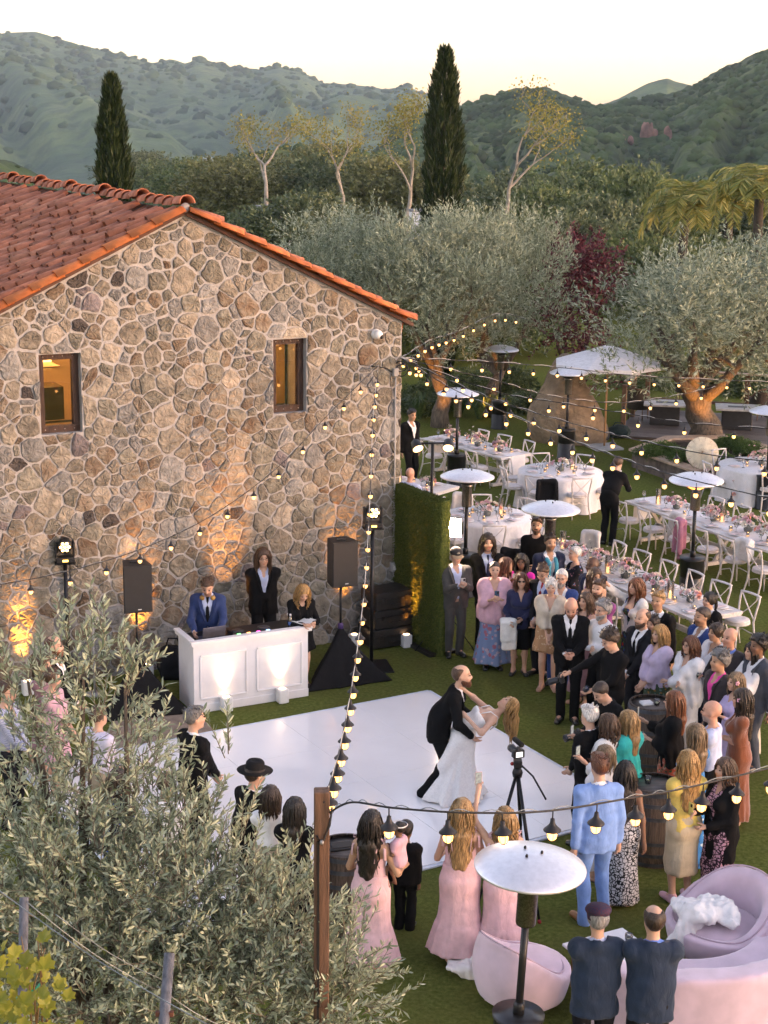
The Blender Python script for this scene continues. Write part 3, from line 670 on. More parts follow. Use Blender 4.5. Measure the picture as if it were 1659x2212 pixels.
def bodice(J,par,m,hx,neckz=.215,sleeve=0.,back=None,straps=True,name='bodice',o=.012,low=.06,neckline=True,flare=0.):
    h=J['h'];R=J['R']; lo,hi=gbox(J,.12); S=SDF(lo,hi,hx); torso(S,J,o,.05)
    for sd in 'LR':
        if sleeve>0: S.cap(J['s'+sd],J['s'+sd],.032*h+o,.032*h+o,.03); arm(S,J,sd,o*.8,sleeve,.03,flare)
    wrinkle(S,.012,sc=14,seed=h*5)
    S.plane(J['P']+R@v3(0,0,low*h),-R[:,2])
    if sleeve>0: neckcut(S,J,.044 if neckline else .036)
    else: S.plane(J['P']+R@v3(0,0,neckz*h),R[:,2])
    if sleeve>0 and neckline: wedge(S,J,.034*h,.31*h,.235*h)
    ob=pmesh(S,name,m,par,1)
    if straps and sleeve<=0:
        b=MB()
        for sg in(-1,1):
            p=[J['P']+R@v3(sg*.058*h,-.075*h*J['w'],(neckz-.01)*h),J['P']+R@v3(sg*.066*h,-.045*h,.285*h),J['P']+R@v3(sg*.066*h,.02*h,.305*h),J['P']+R@v3(sg*.058*h,.065*h,.265*h),J['P']+R@v3(sg*.05*h,.075*h,(neckz-.01)*h)]
            b=MB().tube(p,.012,n=6,flat=.4); b.build('strap',m,par)
    return S
def shawl(J,par,m,hx,hem=.52,o=.034,front=True,name='shawl',fringe=None,arms=.75,tilt=0.,ruff=0.):
    h=J['h'];R=J['R']; lo,hi=gbox(J,.17); lo[2]=max(lo[2],hem*h-.2); S=SDF(lo,hi,hx); torso(S,J,o,.06)
    for sd in 'LR': arm(S,J,sd,o*.9,arms,.07,flare=.02)
    if not front: pass
    S.cap(J['waist'],J['P']+v3(0,0,-.04*h),.064*h*J['w']+o*.6,.072*h*J['w']+o*.8,.05,ax=R[:,0],sx=1.4)
    X,Y,Z=S.grid(); th=np.arctan2(Y-J['P'][1],X-J['P'][0])
    S.F=S.F+(.010*np.sin(11*th+Z*9+h*20)*np.clip((J['neck'][2]-Z)/.4,0,1)).astype(np.float32); wrinkle(S,.016,sc=12,zs=.6,seed=h*3)
    S.F=np.maximum(S.F,(hem*h+tilt*(X-J['P'][0])+.010*np.sin(4*th+h*5)-Z).astype(np.float32))
    neckcut(S,J,.05)
    wedge(S,J,.045*h,.32*h,.20*h)
    ob=pmesh(S,name,m,par,1)
    return S
def phone_obj(par_name,label,loc,d,up,col=None,case=(.02,.025,.04),screen=False,group=None):
    """a phone is held: its own thing"""
    R=frame(up,d); t=thing('phone',label,'phone',loc,0,group); t.rotation_euler=R.to_euler()
    MB().box((0,0,0),(.072,.009,.148),bev=.004).build('phone_body',mat('phone_case_%d'%int(case[2]*900+case[0]*77),case,rough=.35),t)
    MB().box((-.018,.0065,.048),(.028,.004,.03),bev=.0015).build('camera_bump',M_black,t)
    if screen: MB().box((0,-.0052,0),(.066,.001,.14)).build('screen',mat('phone_screen',(.2,.25,.2),rough=.2,emit=(.55,.6,.62),estr=.9,var=.6,scale=30),t)
    return t
PEOPLE={}
def person(key,label,px,py,h,face,sex='m',skin='l',hairs=('short','brown'),pose='sides',wear=(),far=None,facevis=True,z0=0.,pos=None,skel=None,beards=None,spec=None,group='wedding guests and staff',hx=None,fing=True,curl=(.5,.5),palms=(None,None),lips=None,w=1.0,**kw):
    base=pos if pos is not None else G(px,py,h*.985); base=Vector((base[0],base[1],z0))
    t=thing('person',label,'person',base,R_(face),group); fem=sex=='f'
    J=skeleton(h=h,w=w,fem=fem,hands=pose,**kw) if skel is None else skel
    d=base.length; hx=max((hx or 0)*1.25,.0185 if d<18.5 else .021 if d<24 else .025)
    body(J,t,SK[skin],hx,face=facevis,hair_col=hairs[1] if hairs else None,fingers_on=fing,curl=curl,palms=palms,lips=lips,stub=beards[0] if beards and not beards[1] else None)
    if hairs: hair(J,t,hairs[0],hairs[1],.0135 if d<18.5 else .0155)
    if beards and beards[1]: beard(J,t,beards[0],True)
    if spec: glasses(J,t,spec=='dark')
    for wfn,args in wear: wfn(J,t,hx=hx,**args) if wfn not in(shoes,) else wfn(J,t,**args)
    PEOPLE[key]=(t,J); return t,J
def wpt(key,local):               # a point in a person's own frame -> world
    t,J=PEOPLE[key]; return Matrix.Translation(t.location)@Matrix.Rotation(t.rotation_euler.z,4,'Z')@Vector(local)
# ================================================================ the setting: lawn, terrain, hills, haze
def ramp_mat(name,stops,scale,detail=6,rough=.9,bump=.5,bscale=40,bdist=.02,coord='Object',dist=0.0,mix2=None,spec=.2):
    m,nt,b=_nt(name); N=nt.nodes;L=nt.links
    tc=N.new('ShaderNodeTexCoord'); nz=N.new('ShaderNodeTexNoise'); nz.inputs['Scale'].default_value=scale; nz.inputs['Detail'].default_value=detail; nz.inputs['Roughness'].default_value=.62; nz.inputs['Distortion'].default_value=dist
    L.new(tc.outputs[coord],nz.inputs['Vector']); rp=N.new('ShaderNodeValToRGB'); cr=rp.color_ramp
    while len(cr.elements)<len(stops): cr.elements.new(.5)
    for e,(p,c) in zip(cr.elements,stops): e.position=p; e.color=(*c,1)
    L.new(nz.outputs['Fac'],rp.inputs[0]); out=rp.outputs[0]
    if mix2:
        sc2,c2,lo,hi,fac=mix2
        n3=N.new('ShaderNodeTexNoise'); n3.inputs['Scale'].default_value=sc2; n3.inputs['Detail'].default_value=5; L.new(tc.outputs[coord],n3.inputs['Vector'])
        mr=N.new('ShaderNodeMapRange'); mr.inputs['From Min'].default_value=lo; mr.inputs['From Max'].default_value=hi; mr.inputs['To Max'].default_value=fac; L.new(n3.outputs['Fac'],mr.inputs['Value'])
        mx=N.new('ShaderNodeMix'); mx.data_type='RGBA'; L.new(mr.outputs[0],mx.inputs['Factor']); L.new(out,mx.inputs['A']); mx.inputs['B'].default_value=(*c2,1); out=mx.outputs['Result']
    L.new(out,b.inputs['Base Color']); b.inputs['Roughness'].default_value=rough; b.inputs['Specular IOR Level'].default_value=spec
    n2=N.new('ShaderNodeTexNoise'); n2.inputs['Scale'].default_value=bscale; n2.inputs['Detail'].default_value=6; L.new(tc.outputs[coord],n2.inputs['Vector'])
    bp=N.new('ShaderNodeBump'); bp.inputs['Strength'].default_value=bump; bp.inputs['Distance'].default_value=bdist; L.new(n2.outputs['Fac'],bp.inputs['Height']); L.new(bp.outputs[0],b.inputs['Normal'])
    MATS[name]=m; return m
M_lawn=ramp_mat('lawn_turf',[(.30,(.070,.092,.020)),(.5,(.128,.152,.038)),(.70,(.20,.218,.064))],19,detail=11,bump=1.0,bscale=90,bdist=.03,mix2=(1.3,(.135,.130,.040),.42,.7,.6),spec=0.)
# lawn: polar sheet, flat where the party is, falling away past the terrace
def polar(name,rs,azs,hf,m,col=None):
    Rg,Ag=np.meshgrid(rs,azs,indexing='ij'); X=Rg*np.sin(Ag);Y=Rg*np.cos(Ag);Z=hf(X,Y,Rg,Ag)
    V=np.stack([X,Y,Z],-1).reshape(-1,3); nr,na=Rg.shape; i=np.arange((nr-1)*(na-1)); a=(i//(na-1))*na+i%(na-1)
    Q=np.stack([a,a+na,a+na+1,a+1],1); return obj(name,npmesh(name,V,Q),m)
def sstep(a,b,x): t=np.clip((x-a)/(b-a),0,1); return t*t*(3-2*t)
def lawn_h(X,Y,R,A):
    d=np.sqrt((X*.8)**2+(Y-24)**2)
    return -34*sstep(44,190,d)-.0*X
aa=np.linspace(-math.pi,math.pi,181)
lawn=polar('lawn',np.concatenate([[.05],np.linspace(3,60,40),np.linspace(64,420,40)]),aa,lawn_h,M_lawn); tag(lawn,kind='structure')
M_hillfar=ramp_mat('chaparral_far',[(.3,(.045,.080,.034)),(.5,(.092,.140,.048)),(.72,(.19,.225,.08))],.0045,detail=9,bump=1.0,bscale=.03,bdist=9.0,mix2=(.05,(.042,.064,.034),.46,.62,.6))
M_hillnear=ramp_mat('chaparral_near',[(.28,(.026,.048,.014)),(.5,(.064,.098,.025)),(.68,(.13,.155,.045)),(.84,(.15,.13,.06))],.011,detail=10,bump=1.0,bscale=.11,bdist=3.0,mix2=(.16,(.022,.038,.014),.45,.6,.75))
M_scrub=mat('scrub_leaf',(.052,.082,.030),rough=.95,var=.5,scale=.03,spec=.05,bump=1,bscale=.8,bdist=.6)
def px_az_el(pts):
    r=[ray(x,y) for x,y in pts]; az=np.array([math.atan2(d[0],d[1]) for d in r]); el=np.array([d[2]/math.hypot(d[0],d[1]) for d in r]); o=np.argsort(az); return az[o],el[o]
def hill(name,pts,Rc,Rb,zb,m,na,nr,amp,seed,spur=26.,az0=None,az1=None,shrub=0.,Rend=1.35,shape=1.25,scrub=None):
    az,el=px_az_el(pts)
    a0=az[0] if az0 is None else az0; a1=az[-1] if az1 is None else az1
    azs=np.linspace(a0,a1,na); rs=np.concatenate([np.linspace(Rb,Rc,nr),Rc*np.linspace(1.02,Rend,6)])
    def hf(X,Y,R,A):
        zc=CH+Rc*np.interp(A,az,el); t=np.clip((R-Rb)/(Rc-Rb),0,1)
        zc=zc+Rc*.0008*fbm(A*160,seed*1.1+0*A,0,3)
        # spurs run down the slope, bending as they go
        w=fbm(A*9+seed,R/Rc*2.2,seed*.7,3)*.9
        rid=1-np.abs(((A*spur+w*1.7+R/Rc*1.3*np.sin(A*7+seed))%1.0)*2-1)
        rid2=1-np.abs(((A*spur*2.7+w*3.1+R/Rc*2.2)%1.0)*2-1)
        env=np.sin(np.pi*np.clip(t,0,1))**1.2*(1-.65*t)
        base=zb+(zc-zb)*np.power(t,shape)
        z=base+env*amp*((np.sin((rid-.5)*np.pi)*.5)*.8+(rid2-.5)*.2+fbm(X/Rc*15,Y/Rc*15,seed,5)*.55)
        if shrub: z=z+shrub*np.maximum(0,fbm(X/6.,Y/6.,seed,3)+.15)*sstep(0,.06,t)+shrub*.5*np.maximum(0,fbm(X/2.6,Y/2.6,seed+3,2))
        return np.where(R>Rc,zc-(R-Rc)*.35,z)
    o=polar(name,rs,azs,hf,m); tag(o,kind='structure')
    if scrub:
        nS,r0,r1,sm=scrub; rg=np.random.default_rng(int(seed*10)); A=rg.uniform(a0,a1,nS); R=Rb+(Rc*1.0-Rb)*np.sqrt(rg.uniform(.02,1,nS)); X=R*np.sin(A);Y=R*np.cos(A); Z=hf(X,Y,R,A); keep=fbm(X/60.,Y/60.,seed,3)>-.18; X,Y,Z=X[keep],Y[keep],Z[keep]; n=len(X)
        bm=bmesh.new(); bmesh.ops.create_icosphere(bm,subdivisions=1,radius=1.); v0=np.array([v.co[:] for v in bm.verts]); f0=np.array([[q.index for q in f.verts] for f in bm.faces]); bm.free()
        sz=rg.uniform(r0,r1,n)*rg.uniform(.6,1.2,n); V=v0[None]*(1+.35*(rg.random((n,len(v0),1))-.5))*np.stack([sz,sz,sz*.7],1)[:,None,:]+np.stack([X,Y,Z+sz*.15],1)[:,None,:]; F=(f0[None]+(np.arange(n)*len(v0))[:,None,None]).reshape(-1,3); q=obj('hillside_scrub',npmesh('hillside_scrub',V.reshape(-1,3),F),sm); tag(q,kind='stuff')
    return o
FAR=[(-900,150),(-500,95),(-200,75),(0,72),(80,68),(130,85),(200,103),(290,125),(330,135),(370,128),(400,137),(430,125),(500,145),(560,150),(600,143),(650,155),(700,180),(760,182),(830,192),(880,185),(920,205),(990,225),(1060,240),(1200,255),(1400,262),(1659,255),(2300,230)]
hill('far_hills',FAR,3000,1300,-70,M_hillfar,380,100,92,3.3,spur=13,shape=1.15,scrub=(3200,4.,10.,M_scrub))
hill('behind_hill',[(1130,290),(1260,240),(1330,215),(1400,180),(1440,170),(1490,183),(1560,215),(1700,240),(2000,260)],1700,1000,-50,M_hillfar,200,60,30,6.2,spur=30)
NEAR=[(700,420),(800,345),(850,285),(900,250),(960,236),(1000,230),(1060,212),(1120,192),(1180,190),(1240,215),(1290,232),(1340,222),(1420,212),(1490,190),(1560,150),(1659,105),(1800,60),(2100,20),(2600,40)]
hill('near_hills',NEAR,900,240,-46,M_hillnear,380,180,34,1.7,spur=15,shrub=2.2,shape=1.1,scrub=(5200,1.3,3.6,M_scrub))
LOW=[(-700,330),(-300,320),(-60,325),(0,345),(70,378),(140,415),(200,420),(290,388),(350,378),(450,352),(520,340),(600,330),(700,322),(800,330),(870,350),(960,420),(1050,560),(1150,800)]
hill('low_hills',LOW,430,150,-30,M_hillnear,260,90,7,5.1,spur=22,shrub=1.5,shape=.9,scrub=(1200,.8,2.2,M_scrub))
# red rock outcrop on the right-hand hill and two water tanks on the low hill
M_redrock=mat('red_rock',(.22,.11,.08),rough=.9,var=.4,scale=.35,bump=.8,bscale=1.2,bdist=.4)
def hill_hit(px,py,dist):
    bpy.context.view_layer.update(); d=Vector(ray(px,py)); h=SC.ray_cast(bpy.context.evaluated_depsgraph_get(),Vector((0,0,CH))+d*60,d); return h[1] if h[0] else D(px,py,dist)
def outcrop(px,py,dist,w,h,lab):
    p=hill_hit(px,py,dist); S=SDF((-w,-w*.6,-h*.9),(w,w*.6,h*1.4),w/9)
    rr=random.Random(px)
    for i in range(7):
        x=rr.uniform(-.6,.6)*w; hh=h*rr.uniform(.55,1.1)*(1-.4*abs(x)/w); S.ell((x,rr.uniform(-.2,.2)*w,0),(w*rr.uniform(.18,.3),w*.3,hh),k=.4)
    X,Y,Z=S.grid(); S.F=S.F+(.16*w)*fbm(X/w*3,Y/w*3,Z/h*1.6,4).astype(np.float32)
    o=sdf_obj(S,'rock_outcrop',M_redrock,None,0); o.location=p; return tag(o,lab,'rock')
outcrop(1400,292,660,5,6.5,'tall pair of red rock towers on the right-hand hillside')
outcrop(1446,298,665,3.2,5.5,'narrow red rock fin right of the twin rock towers on the hillside')
outcrop(1352,303,650,4.2,2.4,'low red rocks left of the rock towers on the hillside')
M_tank=mat('tank_paint',(.42,.47,.50),rough=.5,var=.08)
for px,py,dd,lab in ((398,383,395,'pale round water tank lower down on the scrub hill'),(449,352,425,'pale round water tank on the crest of the scrub hill')):
    t=thing('water_tank',lab,'tank',hill_hit(px,py+7,dd)+Vector((0,0,.8)),0,'water tanks on the hill')
    MB().lathe([(1.15,-2.5),(1.15,1.3)],n=20,cap=False).build('tank_wall',M_tank,t); MB().lathe([(1.2,1.3),(1.0,1.45),(0,1.7)],n=20).build('tank_roof',M_tank,t)
# worn tan path beside the band corner
M_path=ramp_mat('tan_paving',[(.3,(.20,.15,.115)),(.6,(.29,.22,.17)),(.8,(.35,.28,.22))],7,detail=6,bump=.5,bscale=60,bdist=.01)
pq=[G(250,1545),G(352,1510),G(445,1560),G(470,1590),G(330,1650),G(200,1640)]
ph=MB(); ph.add([(p.x,p.y,.006) for p in pq],[tuple(range(6))]); tag(ph.build('path',M_path),kind='structure')
# haze
hb=MB().box((300,1950,170),(7600,4300,560)).build('haze',None); tag(hb,kind='stuff')
hm=bpy.data.materials.new('haze'); hm.use_nodes=True; hm.node_tree.nodes.clear()
pv=hm.node_tree.nodes.new('ShaderNodeVolumePrincipled'); pv.inputs['Color'].default_value=(.64,.82,1,1); pv.inputs['Density'].default_value=HAZE; pv.inputs['Anisotropy'].default_value=0.0
ho=hm.node_tree.nodes.new('ShaderNodeOutputMaterial'); hm.node_tree.links.new(pv.outputs[0],ho.inputs['Volume']); hb.data.materials.append(hm)
hb.display_type='WIRE'
# ================================================================ stone house
TH=R_(28.07); WU=Vector((math.cos(TH),math.sin(TH),0)); WN=Vector((math.sin(TH),-math.cos(TH),0)); W0=G(685,1392)
def wl(x,y):                       # photo position -> (along the wall, height) on the gable wall
    d=Vector(ray(x,y)); o=Vector((0,0,CH)); t=((W0-o).dot(WN))/d.dot(WN); q=o+d*t; return ((q-W0).dot(WU),q.z)
def wp(s,z,out=0.): return W0+WU*s+WN*out+Vector((0,0,z))
S0,S1,SP,ZP,SL=-5.75,1.46,-2.16,6.80,.475        # wall ends, peak, apex height, roof slope
def zroof(s): return ZP-SL*abs(s-SP)
WIN=[]
for a,b in (((83,767),(179,933)),((590,734),(662,889))):
    (s0,z1),(s1,z0)=wl(*a),wl(*b); WIN.append((s0,s1,z0,z1))
house=thing('stone_house','rustic stone house with gable wall and red clay tile roof behind the band corner','building',W0,TH)
def hl(p): v=Vector(p)-W0; return Vector((v.dot(WU),-v.dot(WN),v.z))      # world -> house local (x along wall, y into the house)
M_mortar=mat('mortar',(.345,.33,.318),rough=.95,var=.13,scale=5,bump=.7,bscale=25,bdist=.02)
# gable wall with window openings, 0.4 thick: built as a grid of cells
def gable_wall():
    b=MB(); xs=sorted(set([S0,S1,SP]+[q for w in WIN for q in w[:2]]))
    T=.40
    def strip(x0,x1,holes):
        # column between x0 and x1 with holes [(z0,z1)]
        zt0,zt1=zroof(x0)+.02,zroof(x1)+.02; zs=[0.]
        for h in holes: zs+=list(h)
        segs=[];cur=-.15
        for h in holes: segs.append((cur,cur,h[0],h[0])); cur=h[1]
        segs.append((cur,cur,zt0,zt1))
        for (a0,a1,b0,b1) in segs:
            V=[(x0,0,a0),(x1,0,a1),(x1,0,b1),(x0,0,b0),(x0,T,a0),(x1,T,a1),(x1,T,b1),(x0,T,b0)]
            b.add(V,[(0,1,2,3),(5,4,7,6),(4,5,1,0),(3,2,6,7),(4,0,3,7),(1,5,6,2)])
    for x0,x1 in zip(xs[:-1],xs[1:]):
        xm=(x0+x1)/2; holes=[(w[2],w[3]) for w in WIN if w[0]<xm<w[1]]; strip(x0,x1,holes)
    return b
gw=gable_wall().build('gable_wall',M_mortar,house)
# side and back walls
DEP=10.0
b=MB()
zs=zroof(S1)-.05
b.box(((S1-.2),DEP/2+.2,zs/2),(.4,DEP-.42,zs)); b.box(((S0+.2),DEP/2+.2,zs/2),(.4,DEP-.42,zs))
b.box(((S0+S1)/2,DEP,zs/2),(S1-S0-.82,.4,zs))
b.build('side_walls',M_mortar,house)
M_room=mat('room_plaster',(.34,.23,.12),rough=.9,var=.2,scale=1.5)
b=MB(); b.box(((S0+S1)/2,DEP/2,3.2),(S1-S0-.84,DEP-.9,.12)); b.box((-2.2,3.4,4.4),(S1-S0-.86,.1,2.2)); b.box((-2.2,2,5.6),(4.6,2.7,.08))
b.build('room',M_room,house)
# bottles on a lit shelf behind the left window
M_amber=mat('bar_shelf_glow',(.5,.3,.08),rough=.4,emit=(1,.55,.12),estr=1.6)
M_bott=mat('dark_bottles',(.05,.03,.015),rough=.2)
sx=(WIN[0][0]+WIN[0][1])/2; sz=WIN[0][3]
b=MB(); b.box((sx-.35,1.72,sz-.42),(1.6,.5,.03)); b.box((sx-.35,1.95,sz-.2),(1.6,.03,.62),mi=1); b.box((sx-.35,1.6,sz-.95),(1.6,.5,.5),mi=2)
for i in range(9): b.lathe([(.035,0),(.035,.14),(.014,.19),(.014,.25)],c=(sx-1.0+i*.15,1.7+.05*(i%2),sz-.405),n=8,mi=2)
b.build('bar_shelf',[M_room,M_amber,M_bott],house)
lp=bpy.data.lights.new('room_lamp','POINT'); lp.energy=34; lp.color=(1,.62,.25); lp.shadow_soft_size=.15
lo=bpy.data.objects.new('room_lamp',lp); link(lo,house); lo.location=(-3.2,1.6,5.3)
lp2=bpy.data.lights.new('room_lamp','POINT'); lp2.energy=12; lp2.color=(1,.58,.2); lp2.shadow_soft_size=.15
lo2=bpy.data.objects.new('room_lamp',lp2); link(lo2,house); lo2.location=(-.2,2.4,4.3)
# windows: plank frames with studs, glass pane, reveal
M_frame=mat('window_timber',(.045,.022,.014),rough=.7,var=.5,scale=6,stretch=(6,6,.8),bump=.6,bscale=14,bdist=.01)
M_pane=glass('window_glass',rough=.02,alpha=.06); M_stud=mat('stud_metal',(.35,.32,.3),rough=.35,metal=1)
for (s0,s1,z0,z1),lab in zip(WIN,('window showing an amber-lit bar shelf','window with dim amber interior and reflections')):
    fw=.095; yb=.16
    w=MB().box((s0+fw/2,yb,(z0+z1)/2),(fw,.09,z1-z0)).box((s1-fw/2,yb,(z0+z1)/2),(fw,.09,z1-z0)).box(((s0+s1)/2,yb-.004,z1-fw/2),(s1-s0-.004,.1,fw)).box(((s0+s1)/2,yb-.004,z0+fw/2),(s1-s0-.004,.1,fw)).build('window',M_frame,house); w['label']=lab
    MB().box(((s0+s1)/2,yb+.02,(z0+z1)/2),(s1-s0-2*fw,.006,z1-z0-2*fw)).build('pane',M_pane,w)
    b=MB()
    for i in range(4):
        for zz in(z0+fw/2,z1-fw/2): b.sphere((s0+.09+i*(s1-s0-.18)/3,yb-.055,zz),.010,n=6,m=4)
    b.build('studs',M_stud,w)
# ---- field stones: cells of a jittered pattern, each stone its own piece
M_st=[mat('stone_tan',(.215,.186,.145),rough=.9,var=.35,scale=7,bump=1,bscale=22,bdist=.03,obj_rand=.25,detail=7),
      mat('stone_olive',(.185,.168,.132),rough=.9,var=.35,scale=8,bump=1,bscale=24,bdist=.03,obj_rand=.25,detail=7),
      mat('stone_rust',(.235,.145,.088),rough=.9,var=.45,scale=6,bump=1,bscale=20,bdist=.03,obj_rand=.22,detail=7,col2=(.24,.20,.15)),
      mat('stone_grey',(.215,.207,.192),rough=.9,var=.3,scale=8,bump=1,bscale=24,bdist=.03,obj_rand=.22,detail=7),
      mat('stone_mauve',(.165,.14,.14),rough=.9,var=.25,scale=7,bump=1,bscale=20,bdist=.03,obj_rand=.2,detail=7),
      mat('stone_dark',(.06,.05,.045),rough=.85,var=.35,scale=7,bump=1,bscale=20,bdist=.03,detail=7),
      mat('stone_sand',(.29,.248,.195),rough=.9,var=.3,scale=7,bump=1,bscale=22,bdist=.03,obj_rand=.2,detail=7)]
ST_W=[.34,.22,.13,.17,.025,.015,.10]
rs=random.Random(11)
sites=[]
def far_ok(s,z,r):
    for (a,b_,q) in sites:
        dx=(s-a);dz=(z-b_)*1.06
        if dx*dx+dz*dz<((r+q)*.5)**2*.60: return False
    return True
tries=0
for pas,(rlo,rhi,n) in enumerate(((.34,.44,90),(.22,.33,1300),(.15,.22,3000),(.09,.14,1600))):
    for _ in range(n):
        s=rs.uniform(S0-.1,S1+.1); z=rs.uniform(-.05,7.0); r=rs.uniform(rlo,rhi)
        if z>zroof(s)+.15: continue
        if far_ok(s,z,r): sites.append((s,z,r))
def clip(poly,nx,nz,c):           # keep nx*s+nz*z<=c
    out=[]
    for i in range(len(poly)):
        a=poly[i];b_=poly[(i+1)%len(poly)]; da=nx*a[0]+nz*a[1]-c; db=nx*b_[0]+nz*b_[1]-c
        if da<=0: out.append(a)
        if (da<0<db) or (db<0<da): t=da/(da-db); out.append((a[0]+t*(b_[0]-a[0]),a[1]+t*(b_[1]-a[1])))
    return out
def inwin(s,z): return any(a0+.03<s<a1-.03 and b0+.03<z<b1-.03 for (a0,a1,b0,b1) in WIN)
sites=[q for q in sites if not inwin(q[0],q[1])]
stones=[]
for i,(s,z,r) in enumerate(sites):
    poly=[(s-.6,z-.6),(s+.6,z-.6),(s+.6,z+.6),(s-.6,z+.6)]
    for j,(a,b_,q) in enumerate(sites):
        if i==j: continue
        dx,dz=a-s,b_-z; d2=dx*dx+dz*dz
        if d2>1.5: continue
        d=math.sqrt(d2); m=(d2+r*r*.22-q*q*.22)/(2*d)     # power diagram: big stones take more room
        poly=clip(poly,dx/d,dz/d,dx/d*s+dz/d*z+m)
        if len(poly)<3: break
    if len(poly)<3: continue
    poly=clip(poly,1,0,S1-.0); poly=clip(poly,0,-1,.02)
    kk=math.hypot(1,SL); poly=clip(poly,SL/kk,1/kk,(ZP+SL*SP-.03)/kk) if poly else poly
    poly=clip(poly,-SL/kk,1/kk,(ZP-SL*SP-.03)/kk) if poly else poly
    for (a0,a1,b0,b1) in WIN:
        if not poly: break
        cands=[(a0-s,(1,0,a0-.004)),(s-a1,(-1,0,-a1-.004)),(b0-z,(0,1,b0-.004)),(z-b1,(0,-1,-b1-.004))]
        if max(q[0] for q in poly)>a0 and min(q[0] for q in poly)<a1 and max(q[1] for q in poly)>b0 and min(q[1] for q in poly)<b1:
            poly=clip(poly,*max(cands)[1])
    if len(poly)<3: continue
    ar=.5*abs(sum(poly[k][0]*poly[(k+1)%len(poly)][1]-poly[(k+1)%len(poly)][0]*poly[k][1] for k in range(len(poly))))
    if ar<.004: continue
    stones.append((ar,poly))
stones.sort(key=lambda q:-q[0])
def stone_mesh(poly,ar):
    P=[Vector(p) for p in poly]; c=sum(P,Vector((0,0)))/len(P); ln=0
    # resample, round off, roughen
    gap=rs.uniform(.004,.013)*(1.5 if c.y>4.6 else 1)
    per=sum((P[k]-P[(k+1)%len(P)]).length for k in range(len(P))); n=19 if ar>.03 else 12; pts=[]
    step=per/n; acc=0; k=0; pos=0.0
    for q in range(n):
        t=q*step
        while True:
            L=(P[(k+1)%len(P)]-P[k%len(P)]).length
            if acc+L>=t or k>3*len(P): break
            acc+=L;k+=1
        f=(t-acc)/max(L,1e-6); v=P[k%len(P)].lerp(P[(k+1)%len(P)],f); pts.append(v+Vector((float(fbm(np.array(v.x*7.),np.array(v.y*7.),1.3,2)),float(fbm(np.array(v.x*7.),np.array(v.y*7.),8.8,2))))*.045)
    sm=[]
    for q in range(n): v=pts[q]*.88+(pts[q-1]+pts[(q+1)%n])*.06; d=v-c; l=d.length; sm.append(c+d*max(.35,(l-gap)/max(l,1e-5))*rs.uniform(.91,1.03))
    dep=rs.uniform(.014,.038)*(1 if ar>.02 else .7)
    V=[];F=[]
    rings=((1.0,.004),(.965,-dep*.75),(.80,-dep),(.42,-dep*1.15))
    for sc,y in rings:
        for v in sm: w=c+(v-c)*sc; V.append((w.x,y+rs.uniform(-.010,.010)*(1 if y<0 else 0),w.y))
    V.append((c.x,-dep*1.1+rs.uniform(-.012,.012),c.y)); m=len(sm)
    for a in range(len(rings)-1):
        for q in range(m): F.append((a*m+q,a*m+(q+1)%m,(a+1)*m+(q+1)%m,(a+1)*m+q))
    for q in range(m): F.append(((len(rings)-1)*m+q,(len(rings)-1)*m+(q+1)%m,len(V)-1))
    return V,F
rest=MB()
for i,(ar,poly) in enumerate(stones):
    V,F=stone_mesh(poly,ar); mi=rs.choices(range(7),ST_W)[0]
    if i<300:
        me=bpy.data.meshes.new('stone'); me.from_pydata(V,[],F); me.polygons.foreach_set('use_smooth',[False]*len(F)); me.update()
        obj('stone',me,M_st[mi],gw)
    else: rest.add(V,F,mi,False)
if rest.v:
    o=rest.build('small_stones',M_st,gw); tag(o,kind='stuff')
print('stones',len(stones))
# ---- roof: deck, clay barrel tiles, rake and ridge tiles
M_tile=[mat('clay_tile_red',(.36,.125,.068),rough=.85,var=.25,scale=9,bump=.5,bscale=30,obj_rand=.28),
        mat('clay_tile_brown',(.29,.108,.064),rough=.85,var=.3,scale=9,bump=.5,bscale=30,obj_rand=.28),
        mat('clay_tile_pale',(.36,.15,.090),rough=.85,var=.3,scale=9,bump=.5,bscale=30,obj_rand=.25)]
M_rake=mat('clay_tile_orange',(.46,.125,.028),rough=.7,var=.3,scale=6,bump=.3,bscale=20,obj_rand=.25)
M_deck=mat('roof_deck',(.10,.05,.035),rough=.9); M_cem=mat('tile_cement',(.26,.25,.25),rough=.9,var=.2,bump=.5,bscale=30)
OV=.16                                  # rake overhang past the gable wall
EAVE=.42
kk=math.hypot(1,SL)
roof=MB()
for sg in(-1,1):
    s_e=(S0-EAVE) if sg<0 else (S1+.16)
    top=Vector((SP,0,ZP+.07)); e=Vector((s_e,0,zroof(s_e)+.07)); dy0,dy1=-OV+.06,DEP
    roof.add([(top.x,dy0,top.z),(e.x,dy0,e.z),(e.x,dy1,e.z),(top.x,dy1,top.z),(top.x,dy0,top.z-.06),(e.x,dy0,e.z-.06),(e.x,dy1,e.z-.06),(top.x,dy1,top.z-.06)],[(0,1,2,3),(7,6,5,4),(0,4,5,1),(1,5,6,2)])
rf=roof.build('roof',M_deck,house)
